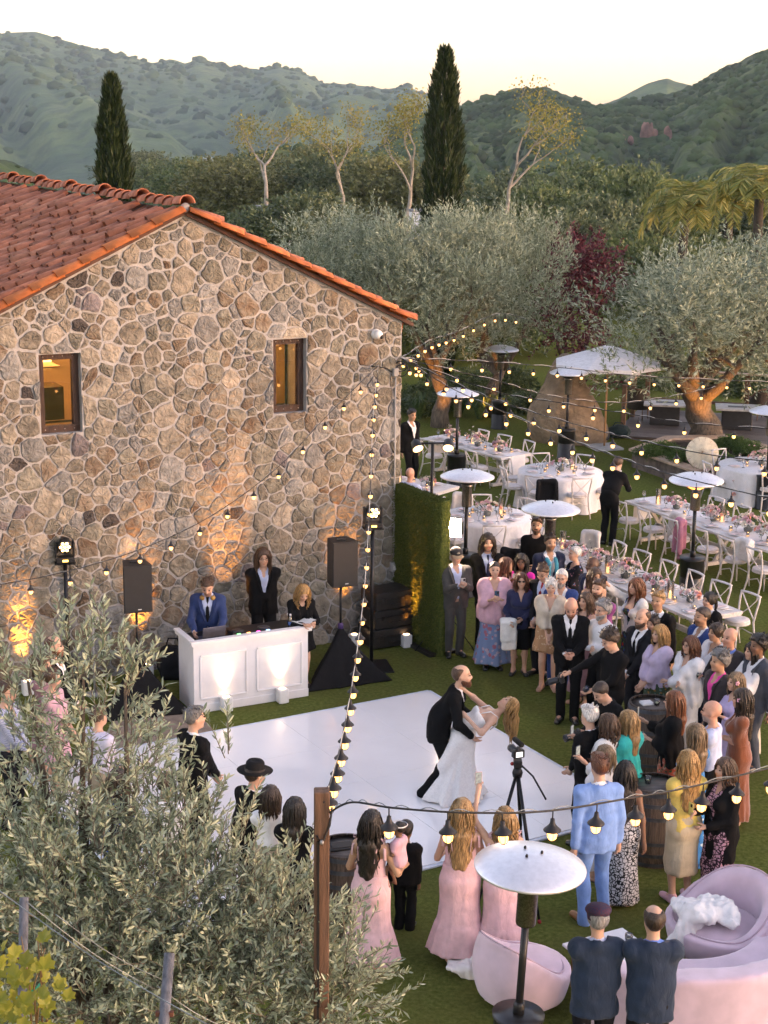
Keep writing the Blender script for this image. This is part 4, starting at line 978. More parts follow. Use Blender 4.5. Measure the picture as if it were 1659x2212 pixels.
def barrel(r0,r1,L,th=.016,n=7,half=1.0):
    """clay barrel tile: open half tube along -x (down), tapered, with wall thickness"""
    V=[];F=[]
    for (x,r) in ((0,r0),(-L,r1)):
        for k in range(n):
            a=math.pi*k/(n-1); V.append((x,r*math.cos(a),r*math.sin(a)*half))
        for k in range(n):
            a=math.pi*k/(n-1); V.append((x,(r-th)*math.cos(a),(r-th)*math.sin(a)*half-.001))
    for k in range(n-1):
        F.append((k,k+1,2*n+k+1,2*n+k)); F.append((n+k+1,n+k,3*n+k,3*n+k+1)); F.append((2*n+k,2*n+k+1,3*n+k+1,3*n+k)); F.append((k+1,k,n+k,n+k+1))
    me=bpy.data.meshes.new('barrel'); me.from_pydata(V,[],F); me.polygons.foreach_set('use_smooth',[True]*len(F)); me.update(); return me
tile_me=[]
for mm in M_tile:
    me=barrel(.078,.098,.46); me.materials.append(mm); tile_me.append(me)
rake_me=barrel(.185,.205,.50,n=11); rake_me.materials.append(M_rake)
ridge_me=barrel(.10,.125,.42,n=9); ridge_me.materials.append(M_tile[0])
rt=random.Random(5)
SLP=Vector((1,0,SL)).normalized()
def tile_basis(sg):
    # local x points up the slope, z off the roof
    up=Vector((-sg*1,0,SL)).normalized() ; y=Vector((0,1,0))
    z=up.cross(y); 
    if z.z<0: y=-y; z=up.cross(y)
    return Matrix((up,y,z)).transposed()
cand=[]
for sg in(-1,1):
    B=tile_basis(sg); s_e=(S0-EAVE) if sg<0 else (S1+.16)
    Lr=abs(s_e-SP)*kk; nc=int(Lr/.36)
    for col in range(46 if sg<0 else 1):
        y=-OV+.16+col*.205
        lift0=rt.uniform(0,.34)
        for r in range(nc+1):
            d=r*.36+rt.uniform(-.03,.03)+lift0-.17
            if d>Lr-.3 or d<.02: continue
            lift=.088+rt.uniform(-.008,.012)+(.035 if rt.random()<.10 else 0)
            p=Vector((SP+sg*d/kk,y+rt.uniform(-.012,.012),ZP-SL*d/kk))+B@Vector((0,0,lift))
            tilt=Matrix.Rotation(R_(4.0+rt.uniform(-1.5,2.0)),3,'Y')@Matrix.Rotation(R_(rt.uniform(-2.5,2.5)),3,'Z')
            M=Matrix.Translation(p)@(B@tilt).to_4x4()
            w=house.matrix_basis@p; 
            cand.append((w.length if sg<0 else 0,sg,M))
vis=[]
R3=house.matrix_basis
def inframe(p):
    v=np.array(p)-np.array([0,0,CH]); zc=v@CFw; x=IW/2+CF*(v@CRt)/zc; return x>-60
cand=[(d if inframe(R3@M.translation) else 1e3+d,sg,M) for d,sg,M in cand]; cand.sort(key=lambda q:q[0])
restt=MB()
for i,(d,sg,M) in enumerate(cand):
    me=rt.choices(tile_me,[.5,.3,.2])[0]
    if i<300:
        o=obj('roof_tile',me,None,rf); o.matrix_local=M
    else:
        mi=tile_me.index(me); restt.add([M@v.co for v in me.vertices],[tuple(p.vertices) for p in me.polygons],mi,True)
o=restt.build('far_roof_tiles',M_tile,rf); tag(o,kind='stuff')
# pan tiles underneath: concave channels between the covers
pan=MB()
B=tile_basis(-1)
for col in range(46):
    y=-OV+.16+.1025+col*.205
    for d in np.arange(0,abs(S0-EAVE-SP)*kk,.36):
        for k in range(4):
            a0=math.pi+math.pi*k/4;a1=math.pi+math.pi*(k+1)/4; L=.37
            P=[B@Vector((x,.08*math.cos(a),.08*math.sin(a)+lz)) for x,lz in((0,.07),(-L,.086)) for a in(a0,a1)]
            o3=Vector((SP-d/kk,y,ZP-SL*d/kk)); pan.add([o3+p for p in P],[(0,1,3,2)],1 if (int(d/.36)+col)%3 else 0,True)
pan.build('pan_tiles',M_tile,rf)['kind']='stuff'
for sg in(-1,1):
    B=tile_basis(sg); s_e=(S0-EAVE) if sg<0 else (S1+.14); Lr=abs(s_e-SP)*kk
    nk=int(Lr/.40)
    for r in range(nk+1):
        d=r*.40
        if d+.42>Lr+.1: continue
        p=Vector((SP+sg*d/kk,-OV+.06,ZP-SL*d/kk))+B@Vector((0,0,-.035+rt.uniform(-.004,.004)))
        o=obj('rake_tile',rake_me,None,rf); o.matrix_local=Matrix.Translation(p)@(B@Matrix.Rotation(R_(2.2),3,'Y')@Matrix.Rotation((sg)*R_(38) if True else 0,3,'X')).to_4x4()
Bz=Matrix((Vector((0,-1,0)),Vector((1,0,0)),Vector((0,0,1)))).transposed()
for r in range(28):
    y=-OV-.02+r*.36
    o=obj('ridge_tile',ridge_me,None,rf)
    p=Vector((SP+rt.uniform(-.01,.01),y+.42,ZP+.10+rt.uniform(-.006,.008)+(.05 if r%5==0 else 0)))
    o.matrix_local=Matrix.Translation(p)@(Matrix((Vector((0,1,0)),Vector((-1,0,0)),Vector((0,0,1)))).transposed()@Matrix.Rotation(R_(4),3,'Y')).to_4x4()
MB().sphere((SP,-OV+.05,ZP+.11),.075,n=10,m=7,sc=(1,.6,.95)).build('ridge_plug',M_cem,rf)
b=MB()
for i in range(34):
    d=rt.uniform(.3,3.0); c=rt.randrange(0,26); p=Vector((SP-d/kk,-OV+.16+c*.205,ZP-SL*d/kk))+tile_basis(-1)@Vector((-.0,0,.10)); b.sphere(p,.045,n=6,m=4,sc=(1,.8,.8))
b.build('mortar_dabs',M_cem,rf)
# ---- fixtures on the wall: camera, junction boxes, conduit
M_white=mat('white_plastic',(.75,.74,.72),rough=.4,var=.04); M_black=mat('black_plastic',(.012,.012,.013),rough=.45,var=.2); M_galv=mat('grey_box',(.30,.29,.28),rough=.55,var=.1)
def wall_thing(name,label,cat,s,z): return thing(name,label,cat,wp(s,z),TH)
s,z=wl(810,721); t=wall_thing('security_camera','white dome security camera under the right-hand eave','camera',s,z)
MB().lathe([(.075,0),(.08,.03),(.078,.06),(.0,.062)],rot=frame((0,-1,0)),n=16).build('mount',M_white,t)
MB().sphere((0,-.10,0),.075,n=14,m=9,sc=(1,1.15,1)).build('housing',M_white,t); MB().sphere((.03,-.165,-.03),.035,n=10,m=6).build('lens',M_black,t)
s,z=wl(851,803); t=wall_thing('junction_box','small grey junction box high on the wall with string light cables','electrical box',s,z)
MB().box((0,-.05,0),(.09,.07,.13),bev=.01).build('box',M_galv,t); MB().tube([(-.05,-.03,0),(-.14,-.03,.07),(-.3,-.03,.10),(-.42,-.03,.12)],.01,n=6).build('cable',M_black,t)
s2,z2=wl(847,1222); t=wall_thing('junction_box','grey junction box low at the wall corner below the conduit','electrical box',s2,z2)
MB().box((0,-.06,0),(.13,.09,.16),bev=.01).build('box',M_galv,t); MB().box((0,-.108,0),(.06,.012,.09)).build('cover',M_white,t)
t=wall_thing('conduit','thin grey vertical conduit pipe on the corner of the stone wall','pipe',s2,0)
MB().tube([(0,-.055,.0),(0,-.055,z2-.1)],.014,n=6).tube([(.0,-.055,z2+.1),(s-s2,-.055,z-.08)],.014,n=6).build('pipe',M_galv,t)
b=MB()
for q in(.6,2.,3.2): b.box(((s-s2)*q/z,-.05,q),(.06,.04,.02))
b.build('clip',M_galv,t)
# ================================================================ dance floor
M_floor=mat('white_gloss_floor',(.86,.845,.85),rough=.14,var=.03,scale=1.5,spec=.5,bump=.05,bscale=3)
A=G(925,1497); fd=Vector((math.cos(R_(30.1)),math.sin(R_(30.1)),0)); fn=Vector((math.sin(R_(30.1)),-math.cos(R_(30.1)),0))
FL=6.1
df=thing('dance_floor','glossy white dance floor laid on the lawn','dance floor',A+Vector((0,0,.0)),R_(30.1))
for i in range(5):
    for j in range(4):
        MB().box((-FL+1.22*(i+.5),-1.22*(j+.5),.016),(1.2172,1.2172,.032),bev=.0015).build('floor_panel',M_floor,df)
M_edge=mat('floor_edge',(.55,.6,.68),rough=.4,metal=.0)
for a,b_ in (((-FL-.03,.03),(.03,.03)),((-FL-.03,-4.91),(.03,-4.91)),((.03,.03),(.03,-4.91)),((-FL-.03,.03),(-FL-.03,-4.91))):
    c=((a[0]+b_[0])/2,(a[1]+b_[1])/2,.014); d=(max(abs(a[0]-b_[0]),.055),max(abs(a[1]-b_[1]),.055),.026); MB().box(c,d,bev=.005).build('edge_trim',M_edge,df)
MB().box((-FL/2,-2.44,.007),(FL-.02,4.86,.010)).build('underlay',mat('floor_underlay',(.25,.25,.27),rough=.8),df)
# ================================================================ band corner, moss wall, stage lights
M_boothw=mat('white_paint',(.74,.72,.72),rough=.45,var=.03); M_blk=M_black; M_met=mat('dark_metal',(.02,.02,.022),rough=.35,metal=.6,var=.2); M_scrim=cloth('black_scrim',(.010,.010,.011)); M_grille=mat('speaker_grille',(.013,.013,.014),rough=.6,bump=.8,bscale=400,bdist=.003)
bA,bB=G(420,1542),G(665,1503); bdir=(bB-bA).normalized(); bw=(bB-bA).length; bth=math.atan2(bdir.y,bdir.x)
bt=thing('dj_booth','white panelled DJ booth in front of the stone wall','booth',bA,bth)
H_=1.04; dp=.62
MB().box((bw/2,.02,H_/2),(bw,.04,H_)).build('front_panel',M_boothw,bt)
for x in(.02,bw-.02): MB().box((x,dp/2+.02,H_/2),(.036,dp-.04,H_-.004)).build('side_panel',M_boothw,bt)
MB().box((bw/2,dp/2+.05,H_-.075),(bw-.08,dp-.02,.03)).build('shelf',M_blk,bt)
for (a,b_,c,d) in ((bw/2,-.02,bw+.11,.10),(-.005,dp/2+.03,.09,dp-.0),(bw+.005,dp/2+.03,.09,dp-.0)):
    MB().box((a,b_+ (.03 if c<1 else 0),H_+.018),(c,d,.036),bev=.006).box((a,b_+(.03 if c<1 else 0),H_-.018),(c*.985 if c>1 else c-.03,d-.03,.034)).build('cornice',M_boothw,bt)
for i in range(2):
    x0=.10+i*(bw/2-.02); x1=x0+bw/2-.18
    for (cx,cz,w,h) in (((x0+x1)/2,.84,x1-x0,.03),((x0+x1)/2,.20,x1-x0,.03),(x0,.52,.03,.61),(x1,.52,.03,.61)):
        MB().box((cx,-.008,cz),(w,.02,h),bev=.006).build('panel_moulding',M_boothw,bt)
for i,(cx,w) in enumerate(((bw/2,bw-.0),)): MB().box((cx,-.006,.06),(w+.012,.016,.12),bev=.004).build('plinth',M_boothw,bt)
def onb(x,y,z): return bA+bdir*x+Vector((-bdir.y,bdir.x,0))*y+Vector((0,0,z))
lt=thing('laptop','grey laptop open on the DJ booth','laptop',onb(.36,.26,H_-.057),bth)
MB().box((0,.02,.008),(.34,.24,.016),bev=.004).build('keyboard_base',mat('laptop_grey',(.16,.15,.17),rough=.35,metal=.7),lt); MB().box((0,-.13,.115),(.34,.01,.22),rot=Matrix.Rotation(R_(12),3,'X'),bev=.003).build('lid',MATS['laptop_grey'],lt)
dc=thing('dj_controller','black DJ controller with lit pads on the booth','controller',onb(.98,.27,H_-.057),bth)
MB().box((0,0,.025),(.62,.34,.05),bev=.01).build('console',M_blk,dc)
for x in(-.2,.2): MB().lathe([(.09,.05),(.09,.062),(.03,.064),(0,.064)],c=(x,.02,0),n=20).build('jog_wheel',mat('jog',(.04,.04,.045),rough=.3),dc)
for i,c in enumerate(((.1,.9,.2),(.9,.4,.1),(.9,.1,.5),(.2,.5,1))): MB().box((-.24+i*.15,-.13,.055),(.05,.03,.008)).build('pad',emat('pad_%d'%i,c,1.2),dc)
wb=thing('water_bottle','clear plastic water bottle on the DJ booth','bottle',onb(bw-.18,.22,H_-.057),0)
MB().lathe([(.030,0),(.032,.05),(.030,.10),(.032,.14),(.014,.18),(.013,.20)],n=14).build('bottle_wall',glass('pet',(.85,.9,1),alpha=.15),wb); MB().lathe([(.015,.2),(.015,.222),(0,.222)],n=10).build('cap',M_white,wb); MB().lathe([(.0325,.06),(.0325,.11)],n=14,cap=False).build('label_band',mat('bottle_label',(.1,.2,.5)),wb)
nb=thing('notebook','open white notebook being written in at the booth end','notebook',onb(bw-.02,.10,H_+.045),bth+.35)
for sg in(-1,1): MB().box((sg*.075,0,.02+.0),(.15,.21,.006),rot=Matrix.Rotation(-sg*.22,3,'Y')).build('page',M_white,nb)
# speakers on stands with black skirts
def pa_speaker(px,py,face,lab,slab):
    g=G(px,py); t=thing('pa_speaker',lab,'speaker',g+Vector((0,0,1.48)),R_(face),'PA speakers')
    S=MB(); w0,w1,d,h=.20,.15,.34,.68
    V=[(-w0,-d/2,0),(w0,-d/2,0),(w1,d/2,0),(-w1,d/2,0)]; S.add(V+[(x,y,h) for x,y,_ in V],[(3,2,1,0),(4,5,6,7),(0,1,5,4),(1,2,6,5),(2,3,7,6),(3,0,4,7)]); S.build('cabinet',M_blk,t)
    MB().box((0,-d/2-.006,h/2),(.385,.014,.655),bev=.006).build('grille',M_grille,t); MB().box((0,0,h+.015),(.16,.06,.03),bev=.01).build('handle',M_blk,t); MB().box((.02,-d/2-.016,.05),(.05,.006,.012)).build('badge',mat('badge_grey',(.5,.5,.5)),t)
    s=thing('speaker_stand',slab,'stand',g,R_(face),'speaker stands')
    MB().tube([(0,0,.75),(0,0,1.49)],.019,n=10).build('pole',M_met,s); MB().lathe([(.03,.78),(.045,.80),(.045,.86),(.03,.88)],n=14).build('collar',mat('collar_purple',(.06,.03,.12),rough=.3),s)
    # three-sided stretch cover
    S2=SDF((-.75,-.75,-.01),(.75,.75,.9),.024); X,Y,Z=S2.grid(); th=np.arctan2(Y,X); tt=np.clip((.82-Z)/.82,0,1)
    rad=.035+.62*np.power(tt,1.15)/np.maximum(np.cos(((th+math.pi/6)%(2*math.pi/3))-math.pi/3),.5)*.62; S2.F=np.maximum(np.sqrt(X*X+Y*Y)-rad*(1+.03*np.sin(9*th+Z*5)),np.maximum(Z-.82,-Z)).astype(np.float32)*.8
    sdf_obj(S2,'stand_cover',M_scrim,s,2)
    for k in range(3): a=R_(90+120*k); MB().tube([(0,0,.55),(math.cos(a)*.60,math.sin(a)*.60,.02)],.012,n=6).build('leg',M_met,s)
pa_speaker(300,1532,18,'black PA speaker on a skirted stand left of the DJ booth','skirted tripod stand under the left PA speaker'); pa_speaker(735,1466,24,'black PA speaker on a skirted stand right of the DJ booth','skirted tripod stand under the right PA speaker')
M_beam=emat('beam_led',(1,.60,.15),5.0)
def moving_head(px,py,h,face,lab,slab):
    g=G(px,py); s=thing('light_stand',slab,'stand',g,R_(face),'stage light stands'); MB().tube([(0,0,.02),(0,0,h)],.030,n=10).build('pole',M_met,s); MB().box((0,0,.011),(.6,.6,.022),bev=.004).build('base_plate',M_met,s); MB().box((0,0,h+.006),(.3,.22,.012)).build('top_plate',M_met,s)
    t=thing('moving_head_light',lab,'stage light',g+Vector((0,0,h+.014)),R_(face),'moving head lights')
    MB().box((0,0,.045),(.27,.22,.085),bev=.015).build('base',M_blk,t)
    for sg in(-1,1): MB().box((sg*.125,0,.20),(.035,.12,.24),bev=.012).build('yoke_arm',M_blk,t)
    hd=MB().lathe([(.06,.10),(.095,.07),(.105,0),(.105,-.09),(.098,-.10)],c=(0,0,.26),n=20,rot=frame((0,1,.12))).build('head',M_blk,t)
    MB().lathe([(.098,-.098),(0,-.098)],c=(0,0,.26),n=20,rot=frame((0,1,.12))).build('lens_plate',mat('lens_plate',(.05,.045,.02),rough=.3),hd)
    Rm=frame((0,1,.12))
    for k in range(7):
        a=k*math.pi/3; r=.058 if k<6 else 0; MB().lathe([(.022,0),(.018,-.008),(0,-.010)],c=Vector((0,0,.26))+Rm@Vector((r*math.cos(a),r*math.sin(a),-.099)),n=10,rot=Rm).build('led',M_beam,hd)
    MB().box((0,-.112,.045),(.08,.004,.03)).build('display',emat('display_amber',(1,.6,.1),1.5),t)
moving_head(150,1478,1.86,14,'black moving head stage light at the left end of the stone wall','flat-based stand under the left moving head light'); moving_head(802,1442,2.20,12,'black moving head stage light right of the DJ booth','flat-based stand under the right moving head light')
# battery uplights
def uplight(px,py,lab,amber=True,aim=None,e=60,cone=33,dist=.0):
    g=G(px,py); t=thing('uplight',lab,'uplight',g,TH,'battery uplights'); MB().box((0,0,.105),(.15,.15,.21),bev=.012).build('housing',M_white,t); MB().lathe([(.05,.2105),(.045,.213),(0,.213)],n=14).build('lens',emat('uplight_lens',(1,.66,.3),3),t)
    for k in range(4): MB().box(((k%2-.5)*.11,(k//2-.5)*.11,.006),(.03,.03,.012)).build('foot',M_blk,t)
    if e:
        l=bpy.data.lights.new('uplight_beam','SPOT'); l.energy=e; l.color=(1,.40,.05) if amber else (1,.80,.48); l.spot_size=R_(cone); l.spot_blend=1.0; l.shadow_soft_size=.06
        lo=bpy.data.objects.new('uplight_beam',l); link(lo,t); lo.location=(0,0,.225); d=Vector(aim); lo.rotation_euler=(-d).to_track_quat('Z','Y').to_euler()
uplight(319,1464,'white battery uplight at the wall left of the DJ booth',aim=(0,.34,1),e=200); uplight(765,1397,'white battery uplight at the wall behind the right speaker stand',aim=(-.05,.32,1),e=200); uplight(877,1397,'white battery uplight at the foot of the moss wall',aim=(.16,-.02,1),e=260,cone=34)
uplight(489,1535,'left of two white uplights at the front of the DJ booth',amber=False,aim=(0,.09,1),e=10,cone=76); uplight(610,1517,'right of two white uplights at the front of the DJ booth',amber=False,aim=(0,.09,1),e=10,cone=76); uplight(60,1500,'white battery uplight by the wall behind the olive branches',aim=(0,.34,1),e=200); uplight(520,1452,'white battery uplight by the wall behind the DJ',aim=(.02,.34,1),e=200)
# road cases and bags
M_case=mat('black_case',(.018,.016,.015),rough=.5,bump=.3,bscale=40); M_alu=mat('case_edge',(.06,.055,.05),rough=.35,metal=.8)
cg=G(835,1400)
for k,(w,d,h,lab) in enumerate(((.78,.52,.30,'bottom black road case of the stack beside the moss wall'),(.70,.48,.30,'middle black road case of the stack beside the moss wall'),(.70,.48,.28,'top black road case of the stack beside the moss wall'))):
    t=thing('road_case',lab,'case',cg+Vector((0,.25,.02+.31*k)),TH+.04*k,'stacked road cases'); MB().box((0,0,h/2),(w,d,h),bev=.015).build('shell',M_case,t); MB().box((0,-d/2-.004,h*.62),(w-.04,.012,.02)).build('lid_seam',M_alu,t)
    for x in(-w*.3,w*.3): MB().box((x,-d/2-.012,h*.60),(.06,.02,.08),bev=.004).build('latch',M_alu,t)
    MB().tube([(-.09,-d/2-.01,h*.33),(-.09,-d/2-.035,h*.36),(.09,-d/2-.035,h*.36),(.09,-d/2-.01,h*.33)],.009,n=6).build('handle',M_blk,t)
def soft_bag(px,py,label,size,m,seed,rz=0.):
    g=G(px,py); w,d,h=size; S=SDF((-w,-d,-.02),(w,d,h*1.3),.022); S.ell((0,0,h*.42),(w*.75,d*.7,h*.52),k=.03); S.rbox((0,-d*.35,h*.3),(w*.5,d*.4,h*.28),.05,k=.06); wrinkle(S,.05,sc=6,zs=1,seed=seed); S.plane((0,0,0),(0,0,-1))
    t=thing('bag',label,'bag',g,rz,'bags on the lawn'); sdf_obj(S,'bag_body',m,t,1); MB().tube([(-w*.35,0,h*.8),(-w*.2,0,h*1.1),(w*.2,0,h*1.1),(w*.35,0,h*.8)],.014,n=6).build('strap',m,t); return t
M_bag=cloth('black_nylon',(.012,.012,.014)); M_bagr=cloth('dark_red_nylon',(.05,.012,.015))
soft_bag(375,1462,'black and red backpack on the lawn left of the DJ booth',(.34,.26,.55),M_bag,1.)
# monitor-style tablet on a stick near the wall
ts=thing('sign_on_stick','small grey rectangular panel on a short stand behind the olive branches','stand',G(205,1500),.2); MB().box((0,0,1.2),(.20,.03,.17),bev=.008).build('panel',M_galv,ts); MB().tube([(0,0,0),(0,0,1.13)],.02,n=6).build('pole',M_galv,ts); MB().lathe([(.14,0),(.14,.02),(0,.03)],n=14).build('base',M_galv,ts)
# moss wall: a thick panel with a shaggy face, running from the house corner towards the lawn
hA=wp(S1+.02,0,-.05); hA.z=0; hB=G(960,1418); hd=(hB-hA).normalized(); hl_=(hB-hA).length; hth=math.atan2(hd.y,hd.x)
M_moss=ramp_mat('moss',[(.3,(.04,.058,.010)),(.5,(.085,.112,.02)),(.72,(.16,.17,.036))],38,detail=6,bump=1.0,bscale=60,bdist=.06)
hw=thing('moss_wall','tall green moss-covered partition wall at the corner of the stone house','partition',hA,hth)
nx,nz=int(hl_/.028),int(2.5/.028); V=[];Fq=[]
for side,y in ((0,-.14),(1,.10)):
    b0=len(V)
    for i in range(nx+1):
        for j in range(nz+1):
            e=min(i,nx-i,nz-j,6)/6.; V.append((hl_*i/nx,y+(1 if side==0 else -1)*(.05*(1-e)**2)+random.uniform(-.016,.016),2.5*j/nz+random.uniform(-.008,.008)))
    for i in range(nx):
        for j in range(nz):
            q=[b0+i*(nz+1)+j,b0+(i+1)*(nz+1)+j,b0+(i+1)*(nz+1)+j+1,b0+i*(nz+1)+j+1]; Fq.append(q if side==0 else q[::-1])
N2=(nx+1)*(nz+1)
for i in range(nx): a=i*(nz+1)+nz; Fq.append([a,a+nz+1,a+nz+1+N2,a+N2])
for j in range(nz): a=nx*(nz+1)+j; Fq.append([a,a+N2,a+N2+1,a+1]); a=j; Fq.append([a+1,a+N2+1,a+N2,a])
obj('moss_face',npmesh('moss_face',V,Fq,smooth=False),M_moss,hw); MB().box((hl_/2,.0,.03),(hl_-.1,.5,.05)).build('base',M_case,hw)
# tufts on the moss
tf=MB()
for _ in range(5200):
    x=random.uniform(.02,hl_-.02);z=random.uniform(.03,2.49);y=-.15; L=random.uniform(.02,.045); a=random.uniform(0,6.28); dx=math.cos(a)*L*.6;dz=math.sin(a)*L*.5-.01
    if random.random()<.14: z=2.49;y=random.uniform(-.13,.08);dz=L*.8
    p=Vector((x,y,z)); q=p+Vector((dx,-L*.9 if z<2.48 else 0,dz)); s_=Vector((-dz,0,dx)).normalized()*.009; tf.add([p-s_,p+s_,q],[(0,1,2)])
o=tf.build('moss_tufts',M_moss,hw); tag(o,kind='stuff')
# video light on a tripod stand next to the moss wall
vg=G(962,1398); vt=thing('video_light','bright square video light on a thin tripod stand beside the moss wall','video light',vg,R_(-12))
MB().tube([(0,0,.25),(0,0,1.86)],.012,n=8).build('pole',M_met,vt)
for k in range(3): a=R_(100+120*k); MB().tube([(0,0,.62),(math.cos(a)*.55,math.sin(a)*.55,.015)],.009,n=6).build('leg',M_met,vt)
MB().box((0,.03,1.97),(.44,.05,.32),bev=.01).build('housing',M_blk,vt); MB().box((0,-.002,1.97),(.415,.008,.295)).build('led_panel',emat('video_led',(1,.84,.58),75,True),vt)
for sg in(-1,1): MB().box((sg*.235,.02,1.97),(.012,.05,.2)).build('barn_door',M_blk,vt)
# two theatre lamps on a tee stand behind the moss wall
tg=G(930,1200); tt_=thing('tee_light_stand','tee stand with two round stage lamps behind the moss wall','stage light',tg,R_(10)); ht=2.45
ht=2.2
MB().tube([(0,0,0),(0,0,ht)],.03,n=8).build('pole',M_met,tt_); MB().tube([(-.36,0,ht),(.36,0,ht)],.02,n=8).build('crossbar',M_met,tt_); MB().lathe([(.3,0),(.3,.02),(.04,.04)],n=16).build('base',M_met,tt_)
for sg in(-1,1):
    c=Vector((sg*.30,-.02,ht-.06)); Rm=frame((sg*.25,1,.8)); MB().lathe([(.04,.16),(.085,.12),(.105,.0),(.11,-.06)],c=c,n=16,rot=Rm,cap=False).build('lamp_can',M_blk,tt_); MB().lathe([(.10,-.05),(0,-.045)],c=c,n=16,rot=Rm).build('lamp_lens',emat('lamp_warm',(1,.6,.25),1.2),tt_)
# ================================================================ heaters, tables, chairs, flowers
M_steel=mat('brushed_steel',(.80,.79,.82),rough=.38,metal=.75,var=.06,scale=20); M_hblack=mat('heater_black',(.014,.014,.015),rough=.38,var=.2)
def heater_proto():
    t=bpy.data.objects.new('patio_heater',None); COL.objects.link(t)
    MB().lathe([(.23,0),(.23,.02),(.215,.03),(.215,.38),(.20,.40),(.21,.41),(.21,.70),(.225,.71),(.225,.73),(0,.735)],n=28).build('base_cylinder',M_hblack,t)
    MB().lathe([(.226,.735),(.228,.745),(.06,.75)],n=28).build('base_lid',mat('heater_lid',(.05,.05,.052),rough=.3,metal=.7),t); MB().tube([(0,0,.74),(0,0,1.62)],.033,n=12).build('pole',M_hblack,t); MB().lathe([(.05,.75),(.052,.84),(.035,.86)],n=14).build('collar',M_hblack,t)
    MB().lathe([(.085,1.60),(.088,1.62),(.088,1.95),(.10,1.97),(.10,2.0)],n=20).build('burner',mat('burner_mesh',(.22,.20,.18),rough=.35,metal=1,var=.35,scale=60),t); MB().lathe([(.10,2.0),(.16,2.03),(.17,2.06),(.05,2.08)],n=20).build('emitter_cap',M_hblack,t)
    d=MB().lathe([(.47,2.115),(.475,2.13),(.47,2.14),(.40,2.175),(.30,2.215),(.18,2.245),(.06,2.26),(0,2.262)],n=44,cap=False); d.lathe([(.465,2.118),(.40,2.16),(.30,2.20),(.15,2.232),(0,2.245)],n=44,cap=False); d.build('reflector_dish',M_steel,t)
    for k in range(3):
        a=k*2.1; MB().lathe([(.012,0),(.012,.02),(.006,.03)],c=(.09*math.cos(a),.09*math.sin(a),2.252),n=6).build('wing_nut',M_met,t)
    return t
HE=heater_proto()
M_glow=emat('heater_glow',(1,.22,.03),2.5)
for i,(px,py,lab,tilt) in enumerate(((1107,2352,'patio heater nearest the camera with black pole and steel dish',-2.6),(1180,1375,'patio heater over the bearded man in black',0.),(1003,1285,'patio heater standing beside the moss wall',1.0),(985,1050,'patio heater left of the round table by the house corner',0),(1222,990,'patio heater in front of the big boulder',0),(1078,925,'patio heater farthest back under the olive tree',0),(1492,1290,'patio heater with glowing emitter between the two long tables',1.6),(1652,1098,'patio heater at the right edge by the flower table',0))):
    o=HE if i==0 else copy_tree(HE); o.location=G(px,py); o.rotation_euler=(0,R_(tilt),i*.7); tag(o,lab,'heater','mushroom patio heaters')
    if i==6: MB().lathe([(.095,1.985),(.15,2.015),(.155,2.03)],n=20,cap=False).build('glowing_emitter',M_glow,o)
    if i==0: o.rotation_euler=(R_(1),R_(2.2),0)
# ---- cross-back chair
M_chair=mat('whitewashed_wood',(.60,.55,.53),rough=.65,var=.16,scale=14,bump=.4,bscale=50); M_cush=cloth('linen_cushion',(.64,.58,.56))
def chair_proto():
    t=bpy.data.objects.new('crossback_chair',None); COL.objects.link(t)      # faces -y
    MB().lathe([(.19,.43),(.205,.44),(.205,.465),(.19,.47)],n=22).build('seat',M_chair,t); MB().lathe([(.19,.471),(.20,.485),(.19,.505),(.10,.515),(0,.517)],n=22).build('cushion',M_cush,t)
    for sg in(-1,1):
        MB().tube([(sg*.16,-.15,.44),(sg*.175,-.17,.22),(sg*.185,-.185,0)],[.017,.016,.013],n=8).build('leg',M_chair,t)
        MB().tube([(sg*.205,.27,0),(sg*.185,.20,.25),(sg*.175,.175,.46),(sg*.20,.205,.66),(sg*.215,.235,.80),(sg*.205,.25,.875)],[.014,.017,.018,.017,.017,.018],n=8).build('leg',M_chair,t)
    MB().tube([(sg*.22*q,.25+.03*(1-q*q),.885) for sg,q in((-1,1),(-1,.5),(1,0),(1,.5),(1,1))],[.022,.028,.03,.028,.022],n=8,flat=.62).build('top_rail',M_chair,t)
    for sg in(-1,1): MB().tube([(sg*.18,.185,.49),(sg*.08,.205,.58),(-sg*.02,.225,.67),(-sg*.12,.24,.78),(-sg*.19,.25,.87)],.0125,n=7,flat=.6).build('cross_slat',M_chair,t)
    MB().tube([(-.17,-.165,.25),(0,-.10,.30),(.17,-.165,.25)],.009,n=6).build('stretcher',M_chair,t); MB().tube([(-.185,.20,.26),(0,.12,.32),(.185,.20,.26)],.009,n=6).build('stretcher',M_chair,t)
    return t
CH0=chair_proto(); _first=[True]
def chair(p,face,lab,gr):
    o=CH0 if _first[0] else copy_tree(CH0); _first[0]=False; o.location=(p[0],p[1],0); o.rotation_euler=(0,0,R_(face)); tag(o,lab,'chair',gr); return o
M_tab=mat('whitewashed_planks',(.62,.57,.54),rough=.6,var=.14,scale=5,stretch=(1,6,6),bump=.3,bscale=20); M_linen=cloth('white_linen',(.74,.71,.72),rough=.9,var=.05)
M_pet=[mat('petal_blush',(.76,.54,.52),rough=.8,var=.25,scale=40),mat('petal_cream',(.80,.73,.62),rough=.8,var=.15,scale=40),mat('petal_coral',(.72,.32,.24),rough=.8,var=.2,scale=40),mat('petal_pink',(.72,.42,.46),rough=.8,var=.2,scale=40)]
